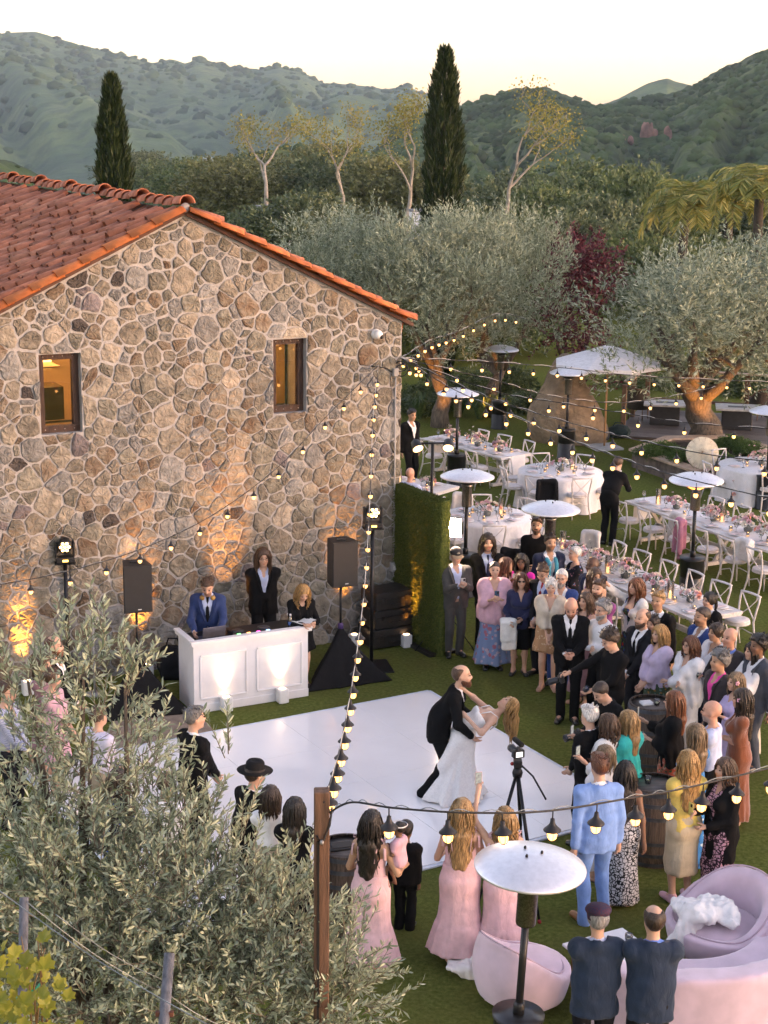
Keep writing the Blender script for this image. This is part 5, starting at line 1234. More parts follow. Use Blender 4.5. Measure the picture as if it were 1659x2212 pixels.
M_leafg=mat('bouquet_leaf',(.055,.095,.03),rough=.6,var=.4,scale=20); M_ribbed=glass('ribbed_glass',(.95,.95,.93),rough=.2,alpha=.22); M_flame=emat('candle_flame',(1,.50,.14),3.); M_wax=mat('candle_wax',(.8,.68,.5),rough=.5,emit=(1,.55,.2),estr=.7); M_vase=glass('vase_glass',alpha=.18); M_plate=mat('plate',(.75,.73,.72),rough=.25,var=.03)
def rose(b,c,r,mi,n):
    """a bloom: a few shells of overlapping petals"""
    n=Vector(n).normalized(); F_=frame(n)
    for ring,(pr,k,op,hh) in enumerate(((.35,3,.15,.9),(.7,5,.45,.75),(1.0,6,.85,.45))):
        for q in range(k):
            a=2*math.pi*q/k+ring*.6+random.uniform(-.2,.2); w=1.15*pr*r; d=Vector((math.cos(a),math.sin(a),0)); t=Vector((-d.y,d.x,0))
            P=[d*pr*r*.35,d*pr*r*.9*op+t*w*.5+Vector((0,0,hh*r*.55)),d*pr*r*(.6+op*.5)+Vector((0,0,hh*r)),d*pr*r*.9*op-t*w*.5+Vector((0,0,hh*r*.55))]
            b.add([c+F_@p for p in P],[(0,1,2,3)],mi,True)
def leafq(b,p,d,L,w,mi=0,bend=.2):
    d=Vector(d).normalized(); s=d.cross(Vector((0,0,1))); s=s.normalized() if s.length>1e-3 else Vector((1,0,0)); u=s.cross(d)
    m=p+d*L*.5+u*L*bend*.5; e=p+d*L-u*L*bend*.3; b.add([p,m+s*w/2,e,m-s*w/2],[(0,1,2),(0,2,3)],mi,True)
def flowers_proto(seed,r=.20,nb=22,big=True):
    random.seed(seed); t=bpy.data.objects.new('flower_arrangement',None); COL.objects.link(t)
    MB().lathe([(.06,0),(.075,.03),(.07,.10),(.08,.12)],n=16,cap=False).build('vase',M_vase,t); MB().lathe([(.055,.002),(.068,.03),(.064,.09),(0,.09)],n=12).build('vase_water',mat('stem_water',(.10,.13,.06),rough=.2),t)
    b=MB(); f=MB()
    for i in range(nb):
        a=random.uniform(0,6.28); q=math.sqrt(random.random()); d=Vector((math.cos(a)*q*1.35,math.sin(a)*q,1.05-q*.62+random.uniform(-.1,.15))); rose(b,d*r+Vector((0,0,.07)),random.uniform(.036,.058),random.choices(range(4),[.42,.28,.10,.20])[0],d)
    for i in range(nb*2):
        a=random.uniform(0,6.28); q=random.uniform(.4,1.25); d=Vector((math.cos(a)*q*1.3,math.sin(a)*q,random.uniform(.05,.9)*(1.5-q))); leafq(f,d*r*.75+Vector((0,0,.07)),d+Vector((0,0,.2)),random.uniform(.05,.11),random.uniform(.02,.04))
    for i in range(7):
        a=random.uniform(0,6.28); e=Vector((math.cos(a)*r*1.2,math.sin(a)*r*.9,r*random.uniform(1.2,1.9))); f.tube([(0,0,.1),e*.6,e],.0025,n=4); rose(b,e,random.uniform(.014,.024),random.choice((0,1,3)),e)
    b.build('blooms',M_pet,t)['kind']='stuff'; f.build('greenery',M_leafg,t)['kind']='stuff'; return t
FLW=[flowers_proto(3,.21,26),flowers_proto(4,.17,18),flowers_proto(5,.15,14),flowers_proto(6,.26,40)]
_fu=[0,0,0,0]
def flowers(p,k,lab,rz=0.,sc=1.,gr='flower arrangements on the tables'):
    o=FLW[k] if _fu[k]==0 else copy_tree(FLW[k]); _fu[k]+=1; o.location=p; o.rotation_euler=(0,0,rz); o.scale=(sc,sc,sc); tag(o,lab,'flowers',gr); return o
def votive_proto():
    t=bpy.data.objects.new('votive_candle',None); COL.objects.link(t); MB().lathe([(.028,0),(.035,.02),(.038,.075),(.036,.075),(.033,.02),(.0,.008)],n=12).build('candle_glass',M_ribbed,t); MB().lathe([(.026,.01),(.028,.04),(0,.042)],n=10).build('wax',M_wax,t); MB().sphere((0,0,.058),.009,n=6,m=5,sc=(1,1,2)).build('flame',M_flame,t); return t
def hurricane_proto():
    t=bpy.data.objects.new('hurricane_vase',None); COL.objects.link(t)
    b=MB(); n=24
    prof=[(.052,0),(.052,.30)]; V=[];F=[]
    for r,z in((.052,0),(.052,.30),(.046,.30),(.046,.01)):
        for k in range(n): q=r*(1.0+.05*(k%2)); a=2*math.pi*k/n; V.append((q*math.cos(a),q*math.sin(a),z))
    for i in range(3):
        for k in range(n): F.append((i*n+k,i*n+(k+1)%n,(i+1)*n+(k+1)%n,(i+1)*n+k))
    b.add(V,F,0,False); b.build('ribbed_glass',M_ribbed,t); MB().lathe([(.03,.008),(.03,.10),(0,.102)],n=10).build('pillar_candle',M_wax,t); MB().sphere((0,0,.122),.009,n=6,m=5,sc=(1,1,2)).build('flame',M_flame,t); return t
def wineglass_proto():
    t=bpy.data.objects.new('wine_glass',None); COL.objects.link(t); MB().lathe([(.034,0),(.034,.003),(.004,.008),(.004,.08)],n=12).build('stem',M_vase,t); MB().lathe([(.004,.08),(.030,.10),(.040,.135),(.033,.19)],n=12,cap=False).build('bowl',M_vase,t); return t
def plate_proto():
    t=bpy.data.objects.new('place_setting',None); COL.objects.link(t); MB().lathe([(.07,.002),(.135,.014),(.133,.018),(.085,.010),(0,.009)],n=24).build('plate',M_plate,t); MB().box((0,0,.022),(.10,.18,.012),bev=.004).build('napkin',mat('napkin_rose',(.62,.50,.50),rough=.9),t); MB().box((.17,0,.004),(.018,.19,.004)).build('knife',M_steel,t); MB().box((-.17,0,.004),(.022,.18,.004)).build('fork',M_steel,t); return t
PR={'v':votive_proto(),'h':hurricane_proto(),'g':wineglass_proto(),'p':plate_proto()}; _pu={k:0 for k in PR}
def setp(k,p,lab,cat,gr,rz=0.):
    o=PR[k] if _pu[k]==0 else copy_tree(PR[k]); _pu[k]+=1; o.location=p; o.rotation_euler=(0,0,rz); return tag(o,lab,cat,gr)
ORD=('first','second','third','fourth','fifth','sixth','seventh','eighth','ninth','tenth')
def dress_table(nm,P0,dv,L,W,z,fk,rnd=False):
    """flowers, candles and settings along a table"""
    rr=random.Random(hash(nm)%1000 if False else len(nm)*7+int(L*10)); dv=Vector(dv).normalized(); nv=Vector((-dv.y,dv.x,0)); ang=math.atan2(dv.y,dv.x)
    at=lambda a,b_,dz=0.: Vector(P0)+dv*a+nv*b_+Vector((0,0,z+dz))
    for i,(a,k,sc) in enumerate(fk): flowers(at(a,rr.uniform(-.06,.06),.002),k,'pink flower arrangement on the %s, %s from near end'%(nm,('first','second','third','fourth','fifth','sixth')[i]) if len(fk)>1 else 'pink and cream flower centrepiece on the %s'%nm,ang+rr.uniform(-.3,.3),sc)
    n=int(L/.55)
    for i in range(n):
        a=(i+.5)/n*L+rr.uniform(-.1,.1); b_=rr.choice((-1,1))*rr.uniform(.12,.24)
        setp('v',at(a,b_,.002),'lit votive candle on the %s, %s from its near end'%(nm,ORD[i]),'candle','votive candles on the '+nm)
    for i,a in enumerate(np.arange(L*.18,L*.95,max(L*.34,.7))): setp('h',at(float(a)+.12,rr.uniform(.05,.15)*rr.choice((-1,1)),.002),'tall ribbed candle vase on the %s, %s from near end'%(nm,ORD[i]),'vase','ribbed candle vases on the '+nm)
    if not rnd:
        m=int(L/.62)
        for i in range(m):
            for sg in(-1,1):
                a=(i+.5)/m*L; sd_='right' if sg*nv.x>0 else 'left'; setp('p',at(a,sg*(W/2-.2),.002),'place setting, %s side of the %s, %s from near end'%(sd_,nm,ORD[i]),'place setting','place settings on the '+nm,ang+(0 if sg<0 else math.pi)); setp('g',at(a+.16,sg*(W/2-.34),.002),'wine glass, %s side of the %s, %s from near end'%(sd_,nm,ORD[i]),'glass','wine glasses on the '+nm)
def farm_table(nm,lab,p0,p1,W,fk,runner=True,chairs=((),())):
    p0=Vector(p0);p1=Vector(p1); d=(p1-p0); L=d.length; d.normalize(); ang=math.atan2(d.y,d.x)
    t=thing('farm_table',lab,'table',p0,ang,'whitewashed farm tables'); npk=5
    for i in range(npk): MB().box((L/2,-W/2+W*(i+.5)/npk,.735),(L,W/npk-.006,.045),bev=.004).build('top_plank',M_tab,t)
    for x in(.05,L-.05): MB().box((x,0,.700),(.09,W-.04,.024)).build('breadboard',M_tab,t)
    for x in ([.45,L/2,L-.45] if L>3.5 else [.4,L-.4]):
        MB().box((x,0,.04),(.09,W*.78,.07),bev=.01).build('foot',M_tab,t); MB().box((x,0,.655),(.08,W*.72,.06),bev=.01).build('cleat',M_tab,t)
        for sg in(-1,1): MB().box((x,0,.35),(.06,.07,.83),rot=Matrix.Rotation(sg*.62,3,'X'),bev=.006).build('cross_leg',M_tab,t)
    MB().box((L/2,0,.30),(L-.9,.05,.09)).build('stretcher',M_tab,t)
    if runner:
        S=SDF((-.10,-.34,.2),(L+.10,.34,.80),.03)
        S.rbox((L/2,0,.763),(L/2+.02,.24,.006),.004,k=0)
        b=MB(); V=[];n=60; zf=lambda x: .762
        for i in range(n+1):
            x=-.02+(L+.04)*i/n
            for j in range(5): V.append((x,-.25+.5*j/4+.012*math.sin(i*.9+j),.7625+.004*math.sin(i*1.3+j*2)))
        F=[(i*5+j,(i+1)*5+j,(i+1)*5+j+1,i*5+j+1) for i in range(n) for j in range(4)]
        for xe,s_ in((-.02,-1),(L+.02,1)):
            b0=len(V)
            for i in range(9):
                for j in range(5): V.append((xe+s_*(.012+.02*math.sin(j*1.9)*i/8),-.25+.5*j/4,.762-.45*i/8))
            F+=[(b0+i*5+j,b0+(i+1)*5+j,b0+(i+1)*5+j+1,b0+i*5+j+1) for i in range(8) for j in range(4)]
        b.add(V,F,0,True); rn=b.build('table_runner',M_linen,None); rn.location=p0; rn.rotation_euler=(0,0,ang); tag(rn,'white linen runner along the %s'%nm,'table runner')
    dress_table(nm,p0,d,L,W,.762 if not runner else .768,fk)
    nv=Vector((-d.y,d.x,0)); words=('first','second','third','fourth','fifth','sixth','seventh')
    for sg,lst in zip((1,-1),chairs):
        for i,a in enumerate(lst):
            p=p0+d*a+nv*sg*(W/2+.20); chair(p,math.degrees(math.atan2(-sg*nv.y,-sg*nv.x))+90+random.uniform(-9,9),'cross-back chair, %s side of the %s, %s from near end'%('right' if sg*nv.x>0 else 'left',nm,words[i]),'chairs at the '+nm)
    return t
u_=Vector((-.47,.88,0)).normalized()
p=Vector((5.20,24.35,0)); farm_table('long table behind the guests','long whitewashed farm table behind the standing guests',p,p+u_*5.0,.98,[(.75,2,.9),(1.6,1,1.0),(2.35,0,1.1),(3.15,0,1.0),(3.9,1,1.0)],False,((.8,1.6,2.3,3.1),(.35,1.05,1.75,2.45,3.2,3.9)))
p=Vector((5.28,32.3,0))-u_*4.95; farm_table('right-edge long table','long whitewashed farm table with pink flowers at the right edge',p,p+u_*4.95,1.05,[(.5,1,1.1),(1.15,0,1.1),(1.85,0,1.15),(2.8,3,.85),(3.9,1,1.0)],True,((.5,1.25,2.05,2.9,3.7,4.5),(.7,1.5,2.3,3.1,3.9)))
a=R_(-52); d1=Vector((math.cos(a),math.sin(a),0)); c1=Vector((2.12,37.5,0)); farm_table('far long table','whitewashed farm table with runner farthest left under the olive trees',c1+d1*1.4,c1-d1*1.4,.95,[(.5,1,1.0),(1.3,0,1.0),(2.2,1,1.0)],True,((.5,1.3,2.1),(.6,1.4,2.2)))
p7=G(930,1052,.76); farm_table('small table behind the moss wall','white table end showing above the moss wall',Vector((p7.x+.35,p7.y-.2,0)),Vector((p7.x-1.1,p7.y+.9,0)),.85,[(.5,2,.8)],False,((.9,),()))
SIDE=('front','front right','right','back right','back','back left','left','front left'); SIDE5=('back','back left','left','front','right')
def round_table(nm,lab,c,r,n,a0,k,sc=1.,cl=True):
    t=thing('round_table',lab,'table',c,0,'round tables'); MB().lathe([(r,.735),(r,.755),(0,.755)],n=40).build('table_top',M_tab,t); MB().lathe([(.30,0),(.28,.03),(.06,.07),(.06,.72)],n=16).build('pedestal',M_tab,t)
    S=[];n_=84; V=[];F=[]
    for i in range(15):
        z=.762-.755*i/14 if i else .763
        for q in range(n_):
            a=2*math.pi*q/n_; tt=i/14; rr=r+.012+tt*(.05+.06*math.sin(a*9+c.x)+.045*math.sin(a*14+1.3+c.y)); V.append((rr*math.cos(a),rr*math.sin(a),z))
    for i in range(14):
        for q in range(n_): F.append((i*n_+q,i*n_+(q+1)%n_,(i+1)*n_+(q+1)%n_,(i+1)*n_+q)[::-1])
    F.append(tuple(range(n_))); b=MB(); b.add(V,F,0,True); o=b.build('tablecloth',M_linen,None); o.location=c; tag(o,'white linen cloth to the ground on the %s'%nm,'tablecloth','round tablecloths')
    flowers(Vector((c.x,c.y,.766)),k,'pink and cream centrepiece on the %s'%nm,.4,sc)
    for i in range(6): a=i*1.05+.3; setp('v',Vector((c.x+.36*math.cos(a),c.y+.36*math.sin(a),.766)),'lit votive candle on the %s, %s of its ring'%(nm,ORD[i]),'candle','votive candles on the '+nm)
    setp('h',Vector((c.x+.28,c.y+.2,.766)),'tall ribbed glass candle vase on the %s'%nm,'vase','ribbed candle vases on the '+nm)
    for i in range(n):
        a=a0+2*math.pi*i/n; d=Vector((math.cos(a),math.sin(a),0)); chair(c+d*(r+.16),math.degrees(a)-90,'cross-back chair at the %s, %s side'%(nm,SIDE[int(((math.degrees(a)+112.5)%360)//45)] if n!=5 else SIDE5[i]),'chairs at the '+nm)
        sd_=SIDE[int(((math.degrees(a)+112.5)%360)//45)] if n!=5 else SIDE5[i]; setp('p',c+d*(r-.24)+Vector((0,0,.766)),'place setting on the %s side of the %s'%(sd_,nm),'place setting','place settings on the '+nm,a+math.pi/2); setp('g',c+d*(r-.40)+Vector((-d.y*.15,d.x*.15,.766)),'wine glass on the %s side of the %s'%(sd_,nm),'glass','wine glasses on the '+nm)
round_table('mid-lawn round table','round table with white cloth in the middle of the lawn',Vector((3.81,34.75,0)),.90,8,.25,1,1.1); round_table('round table beside the moss wall','round table with white cloth just beyond the moss wall',Vector((1.98,30.6,0)),.84,8,.05,0,1.0); round_table('flower table at the right edge','cloth-covered table with pink flowers at the right edge',Vector((8.35,35.6,0)),.92,5,.9,3,1.0)
# flowers at the foot of the right-hand table
for i,(px,py,k,sc,lab) in enumerate(((1520,1052,3,1.35,'large pink flower arrangement standing on the lawn, left one'),(1600,1085,3,1.2,'large pink flower arrangement standing on the lawn, right one'))): flowers(G(px,py),k,lab,i*1.2,sc,'ground flower arrangements')
# textiles on the chairs
def drape(label,p,rz,size,m,seed,cat='jacket',name='draped_jacket',z=.90):
    w,hh,d=size; S=SDF((-w,-d*2,-.12),(w,d*2,z+.12),.02); S.rbox((0,d*.6,z-hh/2),(w*.55,.035,hh/2),.03,k=.03); S.rbox((0,-d*.4,z-hh*.38),(w*.5,.03,hh*.36),.03,k=.04); S.cap((-w*.5,.05,z-.02),(w*.5,.05,z-.02),.05,.05,.05); S.cap((-w*.52,.1,z-.05),(-w*.62,.12,z-hh*.8),.045,.035,.04); S.cap((w*.52,.1,z-.05),(w*.62,.12,z-hh*.8),.045,.035,.04)
    wrinkle(S,.03,sc=7,zs=.5,seed=seed); o=sdf_obj(S,name,m,None,1); o.location=p; o.rotation_euler=(0,0,rz); return tag(o,label,cat)
def at_chair(px,py): return G(px,py,.85)
q=G(1181,1040,.86); drape('black suit jacket hung over a chair at the middle round table',Vector((q.x,q.y,0)),R_(180),(.34,.62,.09),c_black if 'c_black' in globals() else M_scrim,1)
q=G(1108,1190,.86); drape('black jacket over a chair beside the long-haired man',Vector((q.x,q.y,0)),R_(160),(.30,.6,.09),M_scrim,2)
M_throw=cloth('cream_throw',(.62,.56,.52),bump=.8,bscale=60); M_rosesh=cloth('rose_shawl',(.50,.20,.27))
q=G(1001,1070,.86); drape('cream throw over a chair at the round table by the moss wall',Vector((q.x,q.y,0)),R_(170),(.32,.45,.09),M_throw,3,'throw','throw_blanket')
q=G(1280,1150,.88); drape('white cardigan over a chair back at the head of the long table',Vector((q.x,q.y,0)),R_(150),(.28,.45,.09),M_throw,4,'cardigan','draped_cardigan')
q=G(1468,1112,.88); drape('cream wrap over a chair at the right-hand long table',Vector((q.x,q.y,0)),R_(118),(.26,.7,.09),M_throw,5,'wrap','draped_wrap'); q=G(1478,1118,.90); drape('rose pink shawl over a chair at the right-hand long table',Vector((q.x-.05,q.y-.12,0)),R_(118),(.14,.78,.10),M_rosesh,6,'shawl','draped_shawl'); q=G(1615,1165,.90); drape('white towel-like wrap over a chair near the right edge',Vector((q.x,q.y,0)),R_(118),(.26,.4,.09),cloth('white_wrap',(.72,.68,.66)),7,'wrap','draped_wrap')
# ================================================================ lounge corner, barrels, tripod, posts
M_pink=cloth('pink_velvet',(.62,.46,.53),rough=.8,var=.10,scale=5,sheen=.6,bump=.15,bscale=30,wr=.0); M_pipe=cloth('pink_piping',(.50,.36,.42)); M_brass=mat('brass_leg',(.35,.2,.06),rough=.3,metal=1)
def tub_chair(label,c,rz,r=.50):
    t=thing('tub_chair',label,'armchair',c,rz,'pink velvet tub chairs')      # opens towards -y
    S=SDF((-.68,-.72,.08),(.68,.72,.95),.022); X,Y,Z=S.grid()
    rad=np.sqrt((X/1.06)**2+(Y/1.0)**2); bulge=.06*np.sin(np.clip((Z-.12)/.6,0,1)*np.pi); top=.42+.42*sstep(-.25,.55,Y)
    outer=np.maximum(rad-(r+bulge),np.maximum(Z-top,.14-Z)); inner=np.maximum(np.sqrt((X/1.02)**2+((Y+.03)/1.0)**2)-(r-.13+.10*(Z-.3)),.34-Z)
    S.F=(-S.smin(-outer,inner,.06)).astype(np.float32)*.9; S.plane((0,0,.14),(0,0,-1)); sdf_obj(S,'shell',M_pink,t,3)
    S=SDF((-.5,-.55,.28),(.5,.5,.52),.02); S.ell((0,-.05,.385),(.40,.42,.085),k=.02); sdf_obj(S,'seat_cushion',M_pink,t,1)
    pts=[((r+.03-.045)*1.06*math.cos(a),(r+.03-.045)*math.sin(a),.425+.42*float(sstep(-.25,.55,np.array((r-.02)*math.sin(a))))) for a in np.linspace(0,2*math.pi,41)]; MB().tube(pts,.009,n=5,cap=False).build('piping',M_pipe,t)
    for k in range(4): a=R_(45+90*k); MB().tube([(math.cos(a)*.30,math.sin(a)*.30,.16),(math.cos(a)*.34,math.sin(a)*.34,0)],[.014,.009],n=8).build('leg',M_brass,t)
    return t
tub_chair('pink velvet tub chair with a white throw on its arm at the right',G(1555,2068),R_(-62),.50); tub_chair('pink velvet tub chair seen from behind, beside the near patio heater',G(1124,2168),R_(128),.40)
# curved sofa
sc_=Vector(G(1452,2080)); so_=thing('curved_sofa','curved pink velvet sofa at the lower right corner','sofa',sc_,0)
S=SDF((-1.6,-1.75,.04),(2.1,1.2,.86),.030); X,Y,Z=S.grid(); rad=np.sqrt(X*X+Y*Y); ang=np.arctan2(Y,X); r1=1.30
seat=np.maximum(np.abs(rad-(r1-.12))-.42,np.maximum(Z-.42,.10-Z)); topb=.74+.10*sstep(-2.2,-.4,ang); back=np.maximum(np.abs(rad-(r1+.28))-.13,np.maximum(Z-topb,.10-Z))
F=S.smin(seat,back,.08); a0,a1=R_(-128),R_(8); am=(a0+a1)/2; half=(a1-a0)/2; da=np.abs(((ang-am+math.pi)%(2*math.pi))-math.pi)-half; S.F=(-S.smin(-F,-(da*rad),.12)).astype(np.float32)*.9; sdf_obj(S,'sofa_body',M_pink,so_,3)
S=SDF((-1.6,-1.75,.36),(2.1,1.2,.62),.026); X,Y,Z=S.grid(); rad=np.sqrt(X*X+Y*Y); ang=np.arctan2(Y,X); da=np.abs(((ang-am+math.pi)%(2*math.pi))-math.pi)-half+.07
q=np.maximum(np.abs(rad-(r1-.16))-.34,np.abs(Z-.455)-.05); S.F=(-S.smin(-q,-(da*rad),.08)).astype(np.float32)*.9; sdf_obj(S,'seat_cushion',M_pink,so_,3)
for k in range(5): a=a0+.15+(a1-a0-.3)*k/4; MB().tube([(math.cos(a)*r1,math.sin(a)*r1,.12),(math.cos(a)*r1,math.sin(a)*r1,0)],[.018,.012],n=8).build('leg',M_brass,so_)
# coffee table
cA=G(1362,2082,.44); ct=thing('coffee_table','white-topped low coffee table with wooden legs between the two men','coffee table',Vector((cA.x,cA.y,0)),R_(28)); MB().box((0,0,.425),(.72,1.25,.03),bev=.006).build('table_top',M_boothw,ct)
M_oak=mat('oak',(.30,.15,.05),rough=.5,var=.2,stretch=(1,1,.2))
for sx in(-1,1):
    for sy in(-1,1): MB().box((sx*.28,sy*.52,.205),(.05,.05,.41),bev=.004).build('leg',M_oak,ct)
for sy in(-1,1): MB().box((0,sy*.52,.10),(.51,.03,.04)).build('rail',M_oak,ct)
tb_=G(1358,2032,.45); tumbler_loc=Vector((tb_.x,tb_.y,.4402))
# throws
def throw(label,p,size,seed,m,z0=0.,rz=0.,hang=None):
    w,d,h=size; S=SDF((-w*1.2,-d*1.2,-.5 if hang else -.02),(w*1.2,d*1.2,h*1.6),.018); rr=random.Random(seed)
    for i in range(7): S.ell((rr.uniform(-.5,.5)*w,rr.uniform(-.5,.5)*d,rr.uniform(.2,.7)*h),(w*rr.uniform(.25,.5),d*rr.uniform(.25,.5),h*rr.uniform(.3,.6)),k=.05)
    if hang:
        for hx_,hy_,hz_ in hang: S.cap((hx_*.3,hy_*.3,h*.4),(hx_,hy_,hz_),.11,.07,.08,ax=v3(.7,.7,0),sx=1.4)
    X,Y,Z=S.grid(); S.F=S.F+(.018*np.sin(X*38+6*np.sin(Y*9+seed))*np.cos(Y*24+seed+4*np.sin(X*11))).astype(np.float32); wrinkle(S,.05,sc=9,zs=1,seed=seed)
    if not hang: S.plane((0,0,0),(0,0,-1))
    o=sdf_obj(S,'throw_blanket',m,None,1); o.location=Vector((p.x,p.y,z0)); o.rotation_euler=(0,0,rz); return tag(o,label,'throw')
M_thr=cloth('white_throw',(.76,.73,.71),bump=.5,bscale=60)
q=G(1530,1955,.62); throw('crumpled white throw over the arm of the right-hand tub chair',q,(.44,.34,.15),3,M_thr,.50,hang=[(-.45,-.25,-.42)]); throw('folded white throw on the lawn beside the tub chair',G(1010,2105),(.24,.22,.14),5,M_thr)
# wine barrels: staves, hoops, head
M_stave=mat('barrel_stave',(.085,.062,.048),rough=.7,var=.4,scale=10,stretch=(6,6,.6),bump=.5,bscale=40,obj_rand=.25); M_hoop=mat('barrel_hoop',(.07,.08,.095),rough=.5,metal=.5,var=.3,scale=12)
bp_=lambda z: .30+.055*math.sin(math.pi*z/.92)
def stave_mesh():
    V=[];F=[]; n=9; aw=math.pi/22*.96
    for i in range(n):
        z=.92*i/(n-1); r=bp_(z)
        for k in(-1,0,1): a=aw*k; V.append((r*math.cos(a),r*math.sin(a),z))
    for i in range(n-1):
        for k in range(2): F.append((i*3+k,i*3+k+1,i*3+k+4,i*3+k+3))
    b0=len(V)
    for i in range(n):
        z=.92*i/(n-1); r=bp_(z)-.022
        for k in(-1,1): a=aw*k; V.append((r*math.cos(a),r*math.sin(a),z))
    for i in range(n-1): F.append((i*3,i*3+3,b0+i*2+2,b0+i*2)); F.append((i*3+2,b0+i*2+1,b0+i*2+3,i*3+5))
    F.append(((n-1)*3,(n-1)*3+1,(n-1)*3+2,b0+(n-1)*2+1,b0+(n-1)*2)); me=bpy.data.meshes.new('stave'); me.from_pydata(V,[],F); me.polygons.foreach_set('use_smooth',[False]*len(F)); me.materials.append(M_stave); me.update(); return me
STV=stave_mesh()
def barrel_thing(label,p,rz=0.,s=1.):
    t=thing('wine_barrel',label,'barrel',p,rz,'wine barrels'); t.scale=(s,s,s)
    for k in range(22): o=obj('stave',STV,None,t); o.rotation_euler=(0,0,2*math.pi*k/22)
    for z in(.04,.16,.31,.61,.76,.88): MB().lathe([(bp_(z-.022)+.001,z-.022),(bp_(z-.022)+.005,z-.021),(bp_(z+.022)+.005,z+.021),(bp_(z+.022)+.001,z+.022)],n=44,cap=False,smooth=False).build('hoop',M_hoop,t)
    h=MB().lathe([(.29,.885),(0,.886)],n=32).build('barrel_head',mat('barrel_head',(.15,.125,.11),rough=.6,var=.35,scale=5,stretch=(1,9,1)),t); return t
barrel_thing('old wine barrel behind the bridesmaid with the baby',G(747,2002)); barrel_thing('old wine barrel in the middle of the guests with a drink on top',G(1408,1852)); barrel_thing('wine barrel with napkins on top beside the photographer in black',G(1402,1660))
b1=G(747,2002); ms=thing('folder','dark folder lying on the barrel by the timber post','folder',Vector((b1.x-.06,b1.y+.02,.888)),.3); MB().box((0,0,.012),(.26,.18,.022),bev=.004).build('cover',M_case,ms); MB().box((0,0,.026),(.20,.12,.006)).build('pocket',M_blk,ms)
b2=G(1408,1852); b3=G(1402,1660)
# ================================================================ who is there
c_black=cloth('black',(.0065,.0065,.0072)); c_char=cloth('charcoal',(.014,.014,.017)); c_navy=cloth('navy',(.018,.024,.055)); c_navyb=cloth('navy_blazer',(.016,.030,.058)); c_royal=cloth('royal_blue',(.020,.055,.20)); c_dj=cloth('dj_blue',(.020,.040,.125))
c_grey=cloth('grey_suit',(.060,.058,.055)); c_grey2=cloth('slate_suit',(.060,.068,.085)); c_brownj=cloth('dark_brown_jacket',(.035,.028,.030)); c_lblue=cloth('light_blue_suit',(.17,.30,.60)); c_white=cloth('white',(.72,.71,.72)); c_whitek=cloth('white_knit',(.68,.66,.63),bump=.9,bscale=45); c_cream=cloth('cream_knit',(.55,.47,.37),bump=.9,bscale=40)
c_sblue=cloth('pale_blue_shirt',(.42,.48,.66)); c_pinksh=cloth('hot_pink_shirt',(.72,.06,.30)); c_mag=cloth('magenta',(.65,.02,.32)); c_lil=cloth('lilac',(.56,.46,.62),bump=.7,bscale=50); c_lav=cloth('lavender',(.48,.40,.62)); c_teal=cloth('teal',(.0,.42,.40)); c_yel=cloth('yellow_sweater',(.70,.50,.12),bump=.7,bscale=60); c_gold=cloth('champagne_satin',(.50,.41,.28),rough=.45); c_rust=cloth('rust_velvet',(.20,.055,.018),sheen=.6)
c_blush=cloth('blush',(.66,.42,.445),rough=.75,bscale=90); c_purple=cloth('plum_shirt',(.22,.055,.20)); c_pinkpale=cloth('pale_pink',(.62,.36,.42)); c_navyt=cloth('navy_top',(.020,.024,.07)); c_khaki=cloth('khaki',(.35,.28,.2)); c_bluetrs=cloth('denim',(.03,.06,.13)); c_mauve=cloth('mauve_dress',(.28,.15,.17))
t_black=c_black; t_navy=c_navy; t_red=cloth('red_tie',(.25,.02,.02)); c_bluesh=cloth('blue_shirt',(.10,.20,.55))
p_leo=patt('leopard',(.50,.50,.52),[(.012,.012,.014)],scale=27,kind='leopard',thr=.11); p_bluefl=patt('blue_floral',(.17,.24,.40),[(.38,.13,.17),(.42,.34,.42)],scale=9,thr=.30); p_orfl=patt('orange_floral',(.42,.10,.06),[(.55,.30,.22),(.05,.10,.05)],scale=16,thr=.36); p_tan=patt('tan_print',(.42,.23,.12),[(.62,.46,.30)],scale=22,thr=.30)
p_maxi=patt('blue_tropical',(.03,.17,.42),[(.50,.58,.66),(.02,.07,.20)],scale=11,thr=.26); p_pinkblk=patt('pink_black',(.50,.28,.34),[(.03,.012,.02)],scale=24,kind='leopard',thr=.12); p_blkfl=patt('black_floral',(.012,.012,.016),[(.10,.16,.32),(.38,.16,.18)],scale=14,thr=.20); p_multi=patt('dark_multi',(.02,.02,.03),[(.45,.02,.02),(.02,.06,.30),(.05,.12,.05)],scale=11,thr=.34); p_greenfl=patt('green_floral',(.05,.08,.05),[(.35,.18,.05),(.10,.20,.18)],scale=18,thr=.3); p_check=patt('gingham',(.62,.64,.70),[(.05,.08,.25)],scale=75,kind='check'); p_bluefl2=patt('navy_floral',(.010,.012,.03),[(.05,.12,.45)],scale=13,thr=.24); p_plaid=patt('plaid_cap',(.075,.025,.045),[(.03,.03,.06)],scale=60,kind='check'); p_lavst=patt('lavender_stripe',(.60,.57,.68),[(.42,.38,.60)],scale=40,thr=.25)
l_black=mat('black_leather',(.012,.012,.012),rough=.28,spec=.6); l_tan=mat('tan_leather',(.20,.085,.03),rough=.4); l_nude=mat('nude_leather',(.45,.26,.18),rough=.5)
def suit(c,shirt=c_white,tie=None,sh=l_black,tr=None,**k): return [(jacket,dict(m=c,shirt=shirt,tie=tie,**k)),(trousers,dict(m=tr or c)),(shoes,dict(m=sh))]
def shirt_tr(c,tr,sh=l_black,sleeve=.96,**k): return [(bodice,dict(m=c,sleeve=sleeve,name='shirt',low=.03,o=.014,**k)),(trousers,dict(m=tr)),(shoes,dict(m=sh))]
